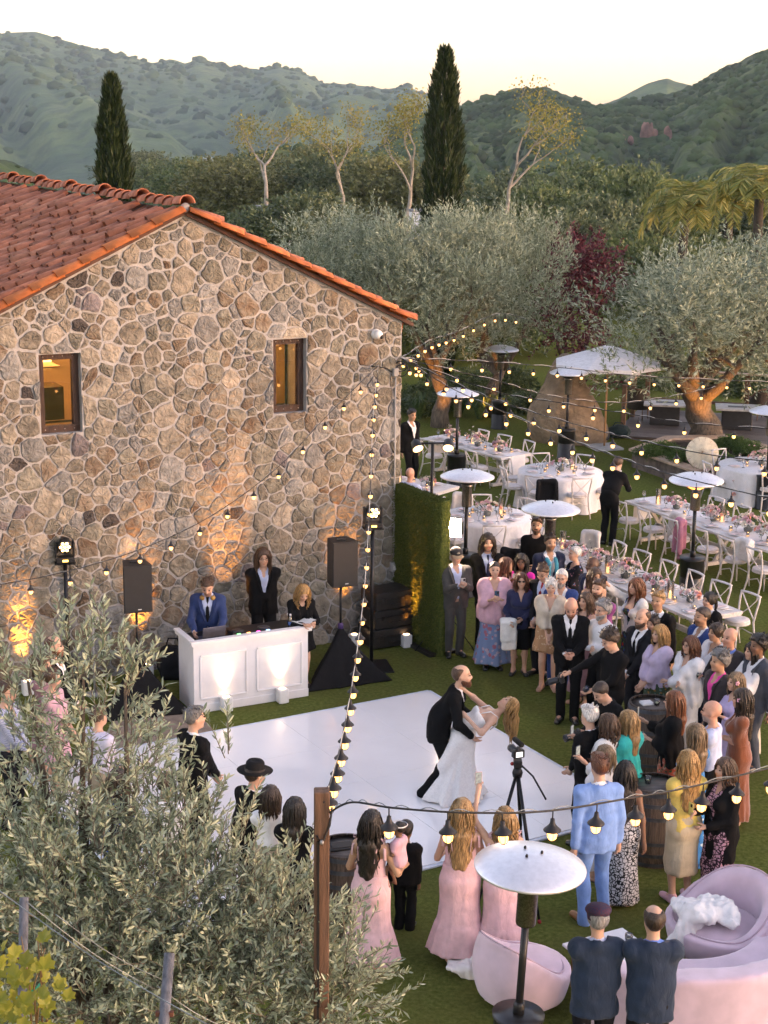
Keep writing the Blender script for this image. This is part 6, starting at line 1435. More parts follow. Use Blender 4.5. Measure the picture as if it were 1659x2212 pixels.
def dress(c,hem=.3,sleeve=0.,rh=.115,sh=l_nude,heel=True,sk=None,**k):
    sk=sk or {}; return [(bodice,dict(m=c,sleeve=sleeve,name='dress_top',low=.05,**k)),(skirt,dict(m=c,hem=hem,rh=rh,name='dress_skirt',**sk)),(shoes,dict(m=sh,heel=heel))]
def shawled(c,sk,hem=.3,shem=.52,rh=.11,sh=l_nude,**k): return [(shawl,dict(m=c,hem=shem,**k)),(skirt,dict(m=sk,hem=hem,rh=rh,top=.12)),(shoes,dict(m=sh,heel=True))]
P=person
# --- band corner
P('dj','man in blue suit wearing headphones, bent over the laptop behind the white DJ booth',449,1243,1.80,2,hairs=('short','brown'),pose='type',hp=28,lean=6,spec=None,beards=('brown',False),wear=suit(c_dj,c_sblue,t_black),fing=True)
P('longhair','man with long brown hair and glasses in black blazer against the stone wall',568,1188,1.86,12,hairs=('long','brown'),pose='back',spec='clear',hp=8,wear=suit(c_black,c_sblue))
P('writer','blonde woman in black writing in a notebook at the end of the DJ booth',647,1253,1.66,18,'f',hairs=('midwavy','gold'),pose='write',hp=30,lean=14,wear=[(jacket,dict(m=c_black,open_=.04,shirt=c_black)),(skirt,dict(m=c_black,hem=.35)),(shoes,dict(m=l_black))])
# --- back row by the moss wall
P('cap','man in grey suit and dark baseball cap holding up his phone beside the moss wall',985,1187,1.74,14,hairs=('crop','salt'),pose='chest',hp=6,wear=suit(c_grey,c_sblue,w=1.0) if False else suit(c_grey,c_sblue),w=1.05,belly=.2)
P('longdark','man with shoulder-length dark hair, pale blue shirt and dark tie, behind the pink shawl',1054,1158,1.86,5,hairs=('midwavy','dark'),pose='clasp',wear=suit(c_black,c_sblue,t_navy),beards=('dark',False))
P('pinkshawl','woman in pink shawl and long blue floral dress taking a photo with her phone',1069,1218,1.68,2,'f',hairs=('crop','dark'),pose='chest',w=1.28,wear=[(shawl,dict(m=c_pinkpale,hem=.43,o=.036,arms=.62,tilt=-.25)),(skirt,dict(m=p_bluefl,hem=.06,rh=.14,top=.12,nf=11)),(shoes,dict(m=l_black))])
P('magenta','dark-haired woman in bright magenta dress holding up a phone',1127,1201,1.66,-12,'f',skin='b',hairs=('long','black'),pose='phone',w=1.1,wear=dress(c_mag,.3,.12))
P('auburnback','woman with chestnut hair half hidden left of the magenta dress',1094,1209,1.64,70,'f',hairs=('bob','auburn'),pose='clasp',wear=dress(c_mauve,.12,.5),facevis=False,skin='t')
P('towel','woman in navy jacket, black skirt and sunglasses with a white towel over her arm',1127,1242,1.58,-4,'f',hairs=('puff','auburn'),pose=((.02,-.16,.60),(-.10,-.14,.565)),spec='dark',w=1.05,wear=[(jacket,dict(m=c_navyt,open_=.022,btn=.2,lapel=False,name='jacket_navy',length=.06)),(skirt,dict(m=c_black,hem=.27,rh=.085,fold=.03)),(shoes,dict(m=l_black,heel=True))])
P('redtie','man with tousled brown hair and red tie looking down, left of the blue blazer',1178,1219,1.76,-35,hairs=('short','brown'),pose='clasp',hp=25,spec='clear',wear=suit(c_char,c_sblue,t_red))
P('scarf','dark-haired man in navy jacket with a teal scarf',1189,1158,1.84,12,hairs=('short','dark'),pose='sides',skin='t',beards=('brown',False),wear=suit(c_navy,c_white))
P('underheater','bearded man in all black standing under a patio heater',1160,1121,1.86,-12,hairs=('short','brown'),pose=((.03,-.17,.60),(-.05,-.18,.60)),beards=('brown',True),wear=shirt_tr(c_black,c_black,neckline=False))
P('whitebob','white-haired woman in black floral dress seen in profile by the long table',1243,1184,1.66,-72,'f',hairs=('crop','white'),pose='clasp',wear=dress(p_blkfl,.25,.55))
P('navybald','bald dark-skinned man in navy suit behind the brunette',1281,1208,1.78,-50,skin='d',hairs=('bald','black'),pose='sides',wear=suit(c_navy,c_white,cloth('purple_tie',(.25,.03,.3))))
P('blueblazer','smiling grey-bearded man with glasses in bright blue blazer',1214,1235,1.76,-18,hairs=('crop','white'),pose='clasp',beards=('salt',True),spec='clear',wear=suit(c_royal,c_white))
P('creamponcho','white-haired woman in cream knit poncho and short tan print dress',1191,1253,1.70,-8,'f',hairs=('updo','white'),pose='clasp',hp=6,wear=shawled(c_cream,p_tan,.36,.58,.12,arms=.72))
P('baldsuit','bald red-bearded man in black suit looking down at his phone',1235,1289,1.84,-8,skin='r',hairs=None,pose=((.035,-.185,.60),(-.03,-.19,.60)),hp=32,beards=('red',True),wear=suit(c_black,c_white,t_black))
P('mauve','brunette in sleeveless dress just right of the bald man in black',1266,1285,1.66,-45,'f',hairs=('long','brown'),pose='clasp',wear=dress(c_mauve,.1))
P('strapless','brunette with bare shoulders among the back guests',1286,1232,1.72,18,'f',hairs=('long','brown'),pose='clasp',skin='t',wear=dress(c_mauve,.1,straps=False))
P('plum','man with full beard in plum shirt',1294,1257,1.80,-32,hairs=('short','brown'),pose='clasp',beards=('brown',True),w=1.15,wear=shirt_tr(c_purple,c_char))
P('crossed','grey-haired man in white shirt and black tie with folded arms',1303,1303,1.76,-52,hairs=('curly','salt'),pose='cross',beards=('salt',True),spec='clear',wear=[(bodice,dict(m=c_white,sleeve=.96,name='shirt',low=.03,o=.014,neckline=False)),(trousers,dict(m=c_black)),(shoes,dict(m=l_black))])
P('photog1','photographer in black sweater with curly dark hair holding a camera out in front',1328,1362,1.80,-62,hairs=('curly','dark'),pose=((.03,-.19,.575),(-.14,-.30,.66)),hp=28,hy=-8,wear=shirt_tr(c_black,c_black,neckline=False))
P('redphoto','red-haired woman in white fur jacket raising her phone to take a picture',1375,1254,1.70,-62,'f',hairs=('longwavy','red'),pose=((.10,.02,.46),(-.10,-.24,.96)),wear=[(jacket,dict(m=c_whitek,open_=.07,btn=.06,lapel=False,name='fur_jacket',o=.03)),(bodice,dict(m=p_multi,name='dress_top',low=.02)),(skirt,dict(m=p_multi,hem=.1)),(shoes,dict(m=l_nude))])
P('blondsuit','fair-haired man in dark suit and pale tie near the end of the long table',1423,1282,1.84,-35,hairs=('short','blond'),pose='sides',skin='t',wear=suit(c_black,c_white,c_sblue))
P('beardsuit','smiling balding bearded man in dark suit',1389,1320,1.80,-52,hairs=('balding','brown'),pose='clasp',beards=('brown',True),wear=suit(c_char,c_white,t_black),w=1.1)
P('hiddenwoman','dark-haired woman half hidden behind the smiling bearded man',1411,1334,1.64,-40,'f',hairs=('updo','dark'),pose='clasp',wear=dress(c_black,.2,.3))
P('lilac','blonde woman wrapped in a ruffled lilac shawl',1426,1355,1.66,-62,'f',hairs=('midwavy','gold'),pose='clasp',wear=shawled(c_lil,p_greenfl,.2,.47,.11,tilt=.3))
P('ponytail','dark ponytailed woman in black fur jacket beside the table end',1534,1284,1.66,-62,'f',hairs=('pony','black'),pose='clasp',wear=[(jacket,dict(m=c_black,open_=.06,lapel=False,name='fur_jacket',o=.034,shirt=c_white)),(skirt,dict(m=c_black,hem=.3)),(shoes,dict(m=l_black))])
P('royal','man in royal blue blazer and open white shirt',1518,1317,1.80,-62,hairs=('crop','dark'),pose='sides',skin='t',beards=('brown',False),wear=suit(c_royal,c_white))
P('whiteupdo','dark-haired woman with updo in white shawl clasping her hands',1548,1352,1.70,-64,'f',skin='t',hairs=('updo','dark'),pose='chest',wear=shawled(c_white,c_navy,.05,.40,.10,arms=.7))
P('baldjacket','bald man in dark jacket and blue shirt',1578,1362,1.78,-52,skin='r',hairs=None,pose='drink',wear=suit(c_brownj,c_bluesh))
P('robe','auburn-haired woman in glasses and long white wrap with folded arms',1492,1379,1.66,-58,'f',hairs=('midwavy','auburn'),pose='cross',spec='clear',w=1.1,wear=[(shawl,dict(m=c_white,hem=.20,o=.032,arms=.97)),(skirt,dict(m=c_white,hem=.08,rh=.10,top=.1)),(shoes,dict(m=l_nude,heel=True))])
P('pinkshirt','man with salt-and-pepper hair in dark jacket and hot pink shirt',1556,1412,1.80,-68,hairs=('curly','grey'),pose='sides',skin='t',wear=suit(c_brownj,c_pinksh))
P('whitewrap','dark-haired woman in white wrap at the right edge',1628,1392,1.70,-72,'f',hairs=('long','black'),pose='chest',wear=shawled(c_white,c_cream,.12,.36,.10))
P('greysuit','man with curly black hair in grey suit behind the white wrap',1640,1379,1.80,-66,skin='b',hairs=('curly','black'),pose='drink',wear=suit(c_grey2,c_white))
P('bangs','woman with blonde fringe in lavender top and a flower in her hair',1590,1458,1.62,-66,'f',hairs=('bob','ash'),pose='chest',wear=dress(c_lav,.15,.7))
P('rust','woman with long dark curls in rust velvet dress',1604,1494,1.70,-98,'f',hairs=('longwavy','dark'),pose='cross',w=1.1,wear=dress(c_rust,.05,.42,.11))
P('baldblue','bald man in pale blue shirt seen from behind',1540,1520,1.80,-112,skin='r',hairs=None,pose='clasp',beards=('salt',False),wear=shirt_tr(c_sblue,c_black))
P('photog2','cropped-haired photographer in black leaning over a camera rig',1336,1463,1.70,-62,hairs=('crop','dark'),pose=((.02,-.24,.60),(-.05,-.26,.60)),hp=30,lean=18,wear=shirt_tr(c_black,c_black,neckline=False),feet=((.07,.06,0),(-.07,-.08,0)))
P('redhairback','woman with long red hair, black shawl and orange floral skirt, filming on her phone',1457,1499,1.70,-108,'f',hairs=('long','red'),pose=((.02,-.15,.64),(-.05,-.20,.74)),wear=shawled(c_black,p_orfl,.05,.47,.12))
P('whitehairback','white-haired man in black suit at the edge of the dance floor',1279,1532,1.72,-138,hairs=('short','white'),pose='clasp',facevis=False,wear=suit(c_black,c_white),lean=3)
P('knitback','brunette in white cable knit holding up her phone',1314,1548,1.66,-122,'f',hairs=('midwavy','brown'),pose=((.05,-.14,.60),(-.02,-.22,.76)),wear=shawled(c_whitek,c_cream,.15,.44,.11,arms=.97))
P('tealback','woman with long blonde hair in teal shawl',1358,1541,1.66,-132,'f',hairs=('long','blond'),pose='clasp',wear=shawled(c_teal,c_black,.1,.36,.10))
P('greybob','woman with ash-grey bob in white wrap filming with her phone',1307,1616,1.58,-135,'f',hairs=('bob','ash'),pose=((.05,-.14,.60),(-.06,-.22,.80)),wear=shawled(c_white,c_white,.1,.45,.10))
P('lightblue','tall man in light blue suit and tan shoes seen from behind',1296,1636,1.87,-166,hairs=('short','auburn'),pose=((.135,.02,.45),(-.135,.0,.455)),facevis=False,wear=suit(c_lblue,c_white,sh=l_tan,length=.085),feet=((.06,.02,0,18),(-.075,-.03,0,-32)))
P('leopard','woman with long black curls in long leopard-print dress from behind',1352,1651,1.64,172,'f',skin='b',hairs=('mane','black'),pose=((.12,.0,.46),(-.14,.06,.47)),facevis=False,wear=dress(p_leo,.03,0,.105,sk=dict(fold=.06)))
P('yellow','woman with blonde curls in yellow sweater and champagne skirt from behind',1487,1628,1.74,-164,'f',hairs=('longwavy','gold'),pose='clasp',facevis=False,wear=[(bodice,dict(m=c_yel,sleeve=.94,name='sweater',low=-.02,o=.026)),(skirt,dict(m=c_gold,hem=.20,rh=.085,fold=.04)),(shoes,dict(m=c_pinkpale))])
P('bluemaxi','woman with long straight brown hair in blue tropical print maxi dress',1503,1570,1.72,-140,'f',hairs=('long','ash'),pose='clasp',facevis=False,wear=dress(p_maxi,.03,.4,.115))
P('cardigan','brunette in long black cardigan and pink print skirt holding a phone',1567,1644,1.68,-62,'f',hairs=('midwavy','brown'),pose=((.03,-.13,.58),(-.04,-.18,.66)),w=1.1,wear=[(jacket,dict(m=c_black,open_=.05,btn=.05,lapel=False,name='cardigan',length=.20,o=.028)),(bodice,dict(m=p_pinkblk,sleeve=.2,name='dress_top')),(skirt,dict(m=p_pinkblk,hem=.12,rh=.10)),(shoes,dict(m=l_black,heel=True))])
# --- the couple
gpos=G(943,1716)
P('groom','groom in black suit with reddish beard dipping the bride',0,0,1.84,84,pos=gpos,z0=.033,hairs=('balding','brown'),beards=('auburn',True),lean=27,pz=.86,hp=-12,pose=((.08,-.26,.50),(-.105,-.235,.455)),feet=((.07,-.20,0),(-.08,.075,0)),group='bridal couple',wear=suit(c_black,c_white,t_black),hx=.0135,poles=((.6,.2,-.9),(-.9,.3,-.5)))
c_lace=cloth('bridal_lace',(.80,.78,.76),bump=.25,bscale=70,var=.06,scale=40)
bpos=G(990,1724)
P('bride','bride in white lace gown leaning back over the groom\'s arm',0,0,1.70,-88,'f',pos=bpos,z0=.033,hairs=('hang','gold'),lean=-57,pz=.82,hp=-44,pose=((.125,.045,.645),(-.075,.03,.79)),feet=((.05,-.02,0),(-.05,.06,0)),group='bridal couple',hx=.0135,poles=((.9,.4,-.6),(-.9,.2,-.4)),wear=[(bodice,dict(m=c_lace,name='gown_bodice',neckz=.215,low=-.03,straps=True)),(skirt,dict(m=c_lace,top=.045,hem=.004,rt=.070,rh=.225,pw=1.8,nf=9,fold=.16,sx=.9,sway=(0,-.10),name='gown_skirt',tier=.72))])
# --- bridesmaids and children in front
dr=dict(tier=.66,fold=.07,nf=12)
P('maid1','bridesmaid with long dark curls in blush dress carrying a baby girl',803,1758,1.68,158,'f',skin='t',hairs=('mane','black'),pose=((.09,-.14,.60),(-.15,-.15,.62)),facevis=False,group='bridesmaids in blush dresses',wear=[(bodice,dict(m=c_blush,name='dress_top',neckz=.20)),(skirt,dict(m=c_blush,hem=.08,rh=.125,name='dress_skirt',**dr)),(shoes,dict(m=l_nude,heel=True))],hx=.014)
P('maid2','bridesmaid with long blonde waves in blush dress, middle of the three',998,1733,1.74,178,'f',hairs=('mane','blond'),pose=((.09,-.17,.60),(-.09,-.17,.60)),facevis=False,group='bridesmaids in blush dresses',wear=[(bodice,dict(m=c_blush,name='dress_top',neckz=.205)),(skirt,dict(m=c_blush,hem=.08,rh=.125,name='dress_skirt',**dr)),(shoes,dict(m=l_nude,heel=True))],hx=.014)
P('maid3','bridesmaid behind the tall patio heater raising her phone',1092,1751,1.68,-174,'f',hairs=('midwavy','blond'),pose=((.14,-.16,1.02),(-.09,-.17,.60)),facevis=False,group='bridesmaids in blush dresses',wear=[(bodice,dict(m=c_blush,name='dress_top',neckz=.205)),(skirt,dict(m=c_blush,hem=.08,rh=.12,name='dress_skirt',**dr)),(shoes,dict(m=l_nude,heel=True))],hx=.014)
P('boy','small boy in black suit standing beside the baby and bridesmaid',877,1786,1.16,165,skin='b',hairs=('crop','black'),pose='sides',facevis=False,wear=suit(c_black,c_white),hx=.013,hs=1.3)
# --- two men behind the sofa
P('flatcap','man in navy blazer and plaid flat cap behind the pink sofa',1293,1964,1.78,180,hairs=('crop','salt'),pose='cross',facevis=False,w=.94,wear=suit(c_navyb,c_sblue,tr=c_char,length=.085),hx=.014)
P('balding','balding man in navy blazer behind the pink sofa',1414,1966,1.82,178,hairs=('balding','dark'),pose='cross',facevis=False,hy=8,w=.94,wear=suit(c_navyb,c_bluesh,tr=c_char,length=.085),hx=.014)
# --- left side, partly behind the olive branches
P('beardleft','red-bearded man in black suit seen through the olive branches by the wall',116,1379,1.80,78,hairs=('balding','auburn'),beards=('red',True),pose='clasp',wear=suit(c_black,c_white))
P('profileleft','woman in profile behind the olive branches in front of the bearded man',92,1420,1.64,68,'f',hairs=('bob','brown'),pose='clasp',wear=dress(c_mauve,.2,.3))
P('pinkleft','auburn-haired woman in pink top among the olive branches',113,1450,1.64,75,'f',hairs=('bun','brown'),pose='clasp',wear=dress(c_pinkpale,.3,.5))
P('gingham','man in navy gingham shirt and glasses at the left edge',12,1478,1.80,76,hairs=('short','brown'),pose='clasp',spec='clear',wear=shirt_tr(p_check,c_char))
P('greyback','man with dark grey hair in black suit at the left side of the dance floor',415,1534,1.82,128,hairs=('short','grey'),pose='clasp',wear=suit(c_black,c_white),hy=-12,lean=2)
P('lavleft','person in lavender striped shirt seen from behind through the olive branches',212,1530,1.74,140,hairs=('crop','brown'),pose='clasp',facevis=False,wear=shirt_tr(p_lavst,c_khaki))
P('navyfloral','woman in navy floral dress behind the olive branches',254,1668,1.64,150,'f',hairs=('bob','dark'),pose='clasp',facevis=False,wear=dress(p_bluefl2,.2,.4))
P('whiteleft','person in white shirt behind the olive branches',358,1676,1.68,150,hairs=('crop','dark'),pose='clasp',facevis=False,wear=shirt_tr(c_white,c_khaki))
P('fedora','man in black fedora and black jacket leaning forward by the dance floor',531,1660,1.70,128,hairs=('crop','dark'),pose='clasp',lean=10,wear=suit(c_black,c_white))
P('bobwhite','woman with dark brown bob in white top from behind',584,1704,1.62,168,'f',hairs=('bob','dark'),pose='clasp',facevis=False,wear=[(bodice,dict(m=c_white,sleeve=.35,name='blouse',low=.02,neckline=False)),(skirt,dict(m=c_khaki,hem=.25))])
P('longblackback','woman with long straight black hair in black top beside the timber post',637,1730,1.66,170,'f',hairs=('long','black'),pose='clasp',facevis=False,wear=dress(c_black,.15,.5))
# --- far: server, man at the corner, seated guest
sp=G(1312,1176)
P('server','server in black shirt and trousers bending over the long table',0,0,1.80,150,pos=sp,hairs=('crop','brown'),pose=((.06,-.36,.60),(-.10,-.34,.58)),lean=32,hp=10,facevis=False,wear=shirt_tr(c_black,c_black,neckline=False),group='serving staff')
P('cornerman','dark-haired man in black suit and open white shirt at the house corner',888,886,1.80,38,hairs=('short','black'),pose='sides',skin='t',hp=10,wear=suit(c_black,c_white))
# ---- baby on the bridesmaid's arm
m1=PEOPLE['maid1'][0].location; bp=D(863,1783,m1.y-.04)
P('baby','baby girl with white headband and pink romper on the bridesmaid\'s arm',0,0,.74,-120,'f',pos=bp,z0=bp.z-.72,skin='b',hairs=('crop','black'),hs=1.45,pose=((.10,-.16,.62),(-.10,-.16,.62)),pz=.36,feet=((.10,-.10,.06),(-.10,-.10,.05)),hx=.012,wear=[(bodice,dict(m=c_pinkpale,sleeve=.3,name='romper',low=-.09,neckline=False))])
tb,Jb=PEOPLE['baby']; Rb=Jb['Rh']
MB().lathe([(.082,-.006),(.086,0),(.082,.006)],c=Jb['H']+Rb@v3(0,.0,.045),n=20,cap=False,rot=Matrix(Rb.tolist())).build('headband',c_white,tb)
# ---- seated guest behind the moss wall
sgp=D(886,1018,0) if False else G(886,1017,1.28)
P('seated','bald guest in pale shirt seated at the table behind the moss wall',0,0,1.76,150,pos=sgp,skin='r',hairs=None,facevis=False,pz=.50,feet=((.08,-.27,0),(-.08,-.27,0)),pose=((.10,-.22,.45),(-.10,-.22,.45)),wear=shirt_tr(c_sblue,c_char))
chair((sgp.x,sgp.y),150,'cross-back chair under the seated bald guest behind the moss wall','chairs at the small table')
# ---- hats: parts of what a person wears
def hat_cap(key,m,mb,flat=False):
    t,J=PEOPLE[key];R=J['Rh'];H=J['H'];g=1.13*J['s']; hh=lambda x,y,z:H+R@(v3(x,y,z)*g); S=SDF(H-.22,H+.22,.010)
    if flat: S.ell(hh(0,.0,.075),v3(.098,.118,.050)*g,R@rotm((1,0,0),12),k=.02); S.ell(hh(0,-.11,.046),v3(.075,.045,.012)*g,R@rotm((1,0,0),20),k=.02); S.ell(hh(0,.015,.03),v3(.084,.102,.045)*g,R,k=.02)
    else: S.ell(hh(0,.012,.045),v3(.086,.106,.082)*g,R,k=.01); S.plane(hh(0,0,.035),R@v3(0,.1,-1))
    pmesh(S,'cap',m,t,1)
    if not flat:
        b=MB(); V=[];n=9
        for i in range(n):
            a=math.pi*(i/(n-1)); x=math.cos(a)*.072; y=math.sin(a)
            V+= [hh(x,-.070,.040),hh(x*1.02,-.088-.075*y,.030-.012*y)]
        F=[(2*i,2*i+1,2*i+3,2*i+2) for i in range(n-1)]; V2=[v-R@v3(0,0,.006) for v in V]; b.add(list(V)+V2,F+[tuple(len(V)+q for q in f[::-1]) for f in F],0,True); b.build('cap_brim',mb,t)
        MB().sphere(hh(0,-.094,.072),.02,n=8,m=5,sc=(1.3,.25,.7),rot=Matrix(R.tolist())).build('cap_badge',mat('cap_badge',(.3,.27,.2)),t)
hat_cap('cap',mat('cap_black',(.03,.028,.03),rough=.9),mat('cap_brim_tan',(.36,.25,.15),rough=.9)); hat_cap('flatcap',p_plaid,None,True)
t,J=PEOPLE['fedora'];R=J['Rh'];H=J['H']; Mh=Matrix(R.tolist())
fel=cloth('black_felt',(.012,.012,.013))
MB().lathe([(.19,.030),(.186,.024),(.11,.018),(.103,.03),(.104,.06),(.096,.115),(.08,.135),(.04,.128),(0,.12)],c=H+R@v3(0,.008,.025),n=24,rot=Mh).build('hat',fel,t)
MB().lathe([(.1065,.034),(.1065,.058)],c=H+R@v3(0,.008,.025),n=24,rot=Mh,cap=False).build('hat_band',mat('hat_band',(.035,.03,.03),rough=.4),t)
# scarf of the man in navy, headphones of the DJ, flower clips, towel, necklace-level details
t,J=PEOPLE['scarf'];R=J['R'];h=J['h']; sc_m=cloth('teal_scarf',(.03,.22,.30))
for sg in(-1,1):
    MB().tube([J['neck']+R@v3(0,.05*h,.006*h),J['neck']+R@v3(sg*.048*h,.01*h,.0),J['chest']+R@v3(sg*.032*h,-.090*h,.05*h),J['chest']+R@v3(sg*.036*h,-.098*h,-.04*h),J['waist']+R@v3(sg*.036*h,-.098*h,-.0*h)],[.028,.036,.036,.034,.036],n=8,flat=.5).build('scarf',sc_m,t)
t,J=PEOPLE['dj'];R=J['R'];h=J['h']; yb=mat('headphone_amber',(.35,.20,.05),rough=.4)
MB().tube([J['neck']+R@(v3(math.cos(a)*.085,math.sin(a)*.07-.02,.012)) for a in np.linspace(-.6,math.pi+.6,14)],.011,n=6).build('headphone_band',l_black,t)
for sg in(-1,1): MB().lathe([(.036,0),(.038,.012),(.03,.026),(0,.03)],c=J['neck']+R@v3(sg*.075,-.082,-.0),n=12,rot=frame(R@v3(sg*.3,-1,0))).build('earcup',yb,t)
t,J=PEOPLE['towel'];h=J['h']; e,w_=J['eR'],J['wR']
S=SDF(np.minimum(e,w_)+v3(-.2,-.3,-.48),np.maximum(e,w_)+v3(.25,.2,.2),.014); a=e*.25+w_*.75+v3(0,-.01,0); b_=e*.9+w_*.1
a=J['wL']*.0+J['wR']+v3(.06,-.02,.0); b_=J['wR']+v3(-.10,.02,.0)
S.cap(a,b_,.060,.055,.02); S.rbox((a+b_)/2+v3(.0,-.035,-.15),(.12,.035,.16),.03,k=.03); S.rbox((a+b_)/2+v3(.02,-.03,-.28),(.115,.03,.16),.03,k=.02)
wrinkle(S,.02,sc=10); tw=sdf_obj(S,'towel',cloth('towel',(.74,.72,.68),bump=.8,bscale=90),None); tw.location=t.location; tw.rotation_euler=t.rotation_euler; tag(tw,'white towel draped over the arm of the woman in sunglasses','towel')
pk=mat('pink_petal',(.7,.35,.45),rough=.7)
for k_ in('rust','bangs'):
    t,J=PEOPLE[k_]; q=J['H']+J['Rh']@v3(-.088,-.01,.01)*1.0; q2=J['H']+J['Rh']@v3(.088,-.03,.01); b=MB()
    for i in range(5): b.sphere(q2+J['Rh']@v3(.006,.018*math.cos(i*1.257),.018*math.sin(i*1.257)),.013,n=6,m=4)
    b.build('hair_flower',pk,t)
for k_,c_ in (('ponytail',mat('scrunchie_pink',(.6,.25,.45))),):
    t,J=PEOPLE[k_]; MB().lathe([(.03,-.012),(.038,0),(.03,.012)],c=J['H']+J['Rh']@v3(0,.108,.05),n=12,cap=False).build('scrunchie',c_,t)
# bows on the bridesmaids' straps
for k_ in('maid1','maid2','maid3'):
    t,J=PEOPLE[k_];R=J['R'];h=J['h']
    for sg in(-1,1):
        q=J['P']+R@v3(sg*.074*h,.01*h,.308*h); b=MB()
        for s2 in(-1,1): b.tube([q,q+R@v3(sg*.02+s2*.02,s2*.03,.035),q+R@v3(sg*.03+s2*.01,s2*.045,.01),q],[.006,.014,.014,.006],n=6,flat=.3); b.tube([q,q+R@v3(sg*.045,s2*.03+.02,-.07),q+R@v3(sg*.05,s2*.035+.03,-.17)],[.006,.014,.018],n=6,flat=.25)
        b.build('strap_bow',c_blush,t)
# ---- phones, cameras: held, so things of their own
def held_phone(key,label,off=(0,-.05,.06),hand='R',case=(.02,.025,.04),screen=True,both=False,land=False):
    t,J=PEOPLE[key]; w=(J['wL']+J['wR'])/2 if both else J['w'+hand]; M=Matrix.Translation(t.location)@Matrix.Rotation(t.rotation_euler.z,4,'Z')
    if not both:
        d=nrm(w-J['e'+hand]); w=w+d*.075*J['h']*.6
    p=M@Vector(w+v3(*off)); f=t.rotation_euler.z; x=Vector((math.cos(f),math.sin(f),0)); z=Vector((0,0,1))
    y=Vector((-math.sin(f),math.cos(f),0))          # person-local +y (towards the body)
    Rm=Matrix((x,-y,z)).transposed() if False else Matrix((-x,-y,z)).transposed()
    if land: Rm=Matrix((z,-y,x)).transposed()
    ph=thing('phone',label,'phone',p,0,'phones held by guests'); ph.rotation_euler=Rm.to_euler()
    cm=mat('phone_case_%d_%d'%(int(case[0]*999),int(case[2]*999)),case,rough=.35)
    MB().box((0,0,0),(.072,.010,.148),bev=.004).build('phone_case',cm,ph); MB().box((-.016,.0075,.046),(.03,.006,.034),bev=.002).build('camera_bump',M_black,ph)
    if screen: MB().box((0,-.0058,0),(.066,.0014,.140)).build('screen',mat('phone_screen',(.1,.12,.1),rough=.2,emit=(.5,.55,.5),estr=.12,var=.7,scale=40),ph)
    return ph
held_phone('cap','pale phone in the hands of the man in the cap',both=True,case=(.5,.48,.45),off=(0,-.06,.05)); held_phone('pinkshawl','dark blue phone held by the woman in the pink shawl',both=True,case=(.03,.07,.12),off=(0,-.06,.07)); held_phone('magenta','silver phone held sideways by the woman in magenta',both=True,case=(.55,.53,.5),land=True,off=(0,-.06,.05))
held_phone('baldsuit','black phone held low by the bald man in black',both=True,off=(0,-.04,.0)); held_phone('redphoto','dark phone raised overhead by the red-haired woman in white fur',case=(.05,.06,.09),land=True,off=(.02,-.02,.06)); held_phone('redhairback','phone held up by the woman with red hair and black shawl',off=(0,-.03,.06),case=(.3,.22,.15))
held_phone('knitback','phone held up by the brunette in white knit',off=(0,-.03,.06)); held_phone('greybob','phone held up by the woman with the ash bob',off=(0,-.03,.06)); held_phone('maid3','phone raised by the bridesmaid behind the patio heater',hand='L',off=(0,-.03,.08),case=(.6,.35,.35)); held_phone('cardigan','yellow phone held by the woman in the black cardigan',off=(0,-.03,.05),case=(.6,.5,.12)); held_phone('lightblue','black phone held up in front of the man in the light blue suit',off=(.25,-.30,.75),hand='R') if False else None
def dslr(label,loc,rz,lens=.14,tilt=0.,name='camera',cat='camera',rig=False):
    t=thing(name,label,cat,loc,rz); t.rotation_euler=(R_(tilt),0,rz)
    MB().box((0,0,0),(.135,.07,.095),bev=.012).build('camera_body',M_black,t); MB().box((0,.005,.062),(.06,.06,.035),bev=.01,taper=.7).build('viewfinder',M_black,t); MB().box((-.055,-.035,-.005),(.03,.03,.085),bev=.01).build('grip',M_black,t)
    MB().lathe([(.036,0),(.036,.03),(.042,.04),(.042,lens*.7),(.046,lens*.75),(.046,lens),(.038,lens),(.034,lens-.01)],c=(0,-.035,0),n=18,rot=frame((0,-1,0))).build('lens',mat('lens_barrel',(.02,.022,.026),rough=.35),t); MB().lathe([(.036,lens-.012),(0,lens-.006)],c=(0,-.035,0),n=18,rot=frame((0,-1,0))).build('lens_glass',mat('lens_glass',(.02,.03,.06),rough=.05,spec=.8),t)
    return t
t,J=PEOPLE['photog1']; M=Matrix.Translation(t.location)@Matrix.Rotation(t.rotation_euler.z,4,'Z')
dslr('black camera with long lens held low by the curly-haired photographer',M@Vector(J['wR']+v3(-.02,-.11,-.075)),t.rotation_euler.z-.5,.15,18)
lb=thing('camera_lens','spare lens in the left hand of the curly-haired photographer','lens',M@Vector(J['wL']+v3(-.03,-.09,.01)),0); MB().lathe([(.034,-.045),(.038,-.03),(.038,.035),(.034,.045),(0,.046)],n=16,rot=frame((.2,-.8,.6))).build('lens_barrel',MATS['lens_barrel'],lb); MB().lathe([(.030,.0465),(0,.050)],n=16,rot=frame((.2,-.8,.6))).build('lens_glass',MATS['lens_glass'],lb)
t,J=PEOPLE['photog2']; M=Matrix.Translation(t.location)@Matrix.Rotation(t.rotation_euler.z,4,'Z')
cg=dslr('video camera on a hand grip held by the cropped-haired photographer',M@Vector((J['wR']+J['wL'])/2+v3(0,-.12,-.0).tolist() if False else Vector((J['wR']+J['wL'])/2+v3(0,-.12,0))),t.rotation_euler.z,.15,5)
MB().tube([(0,0,-.05),(0,0,-.2)],.018,n=8).tube([(-.12,0,-.09),(.12,0,-.09)],.012,n=8).build('hand_grip',M_black,cg)
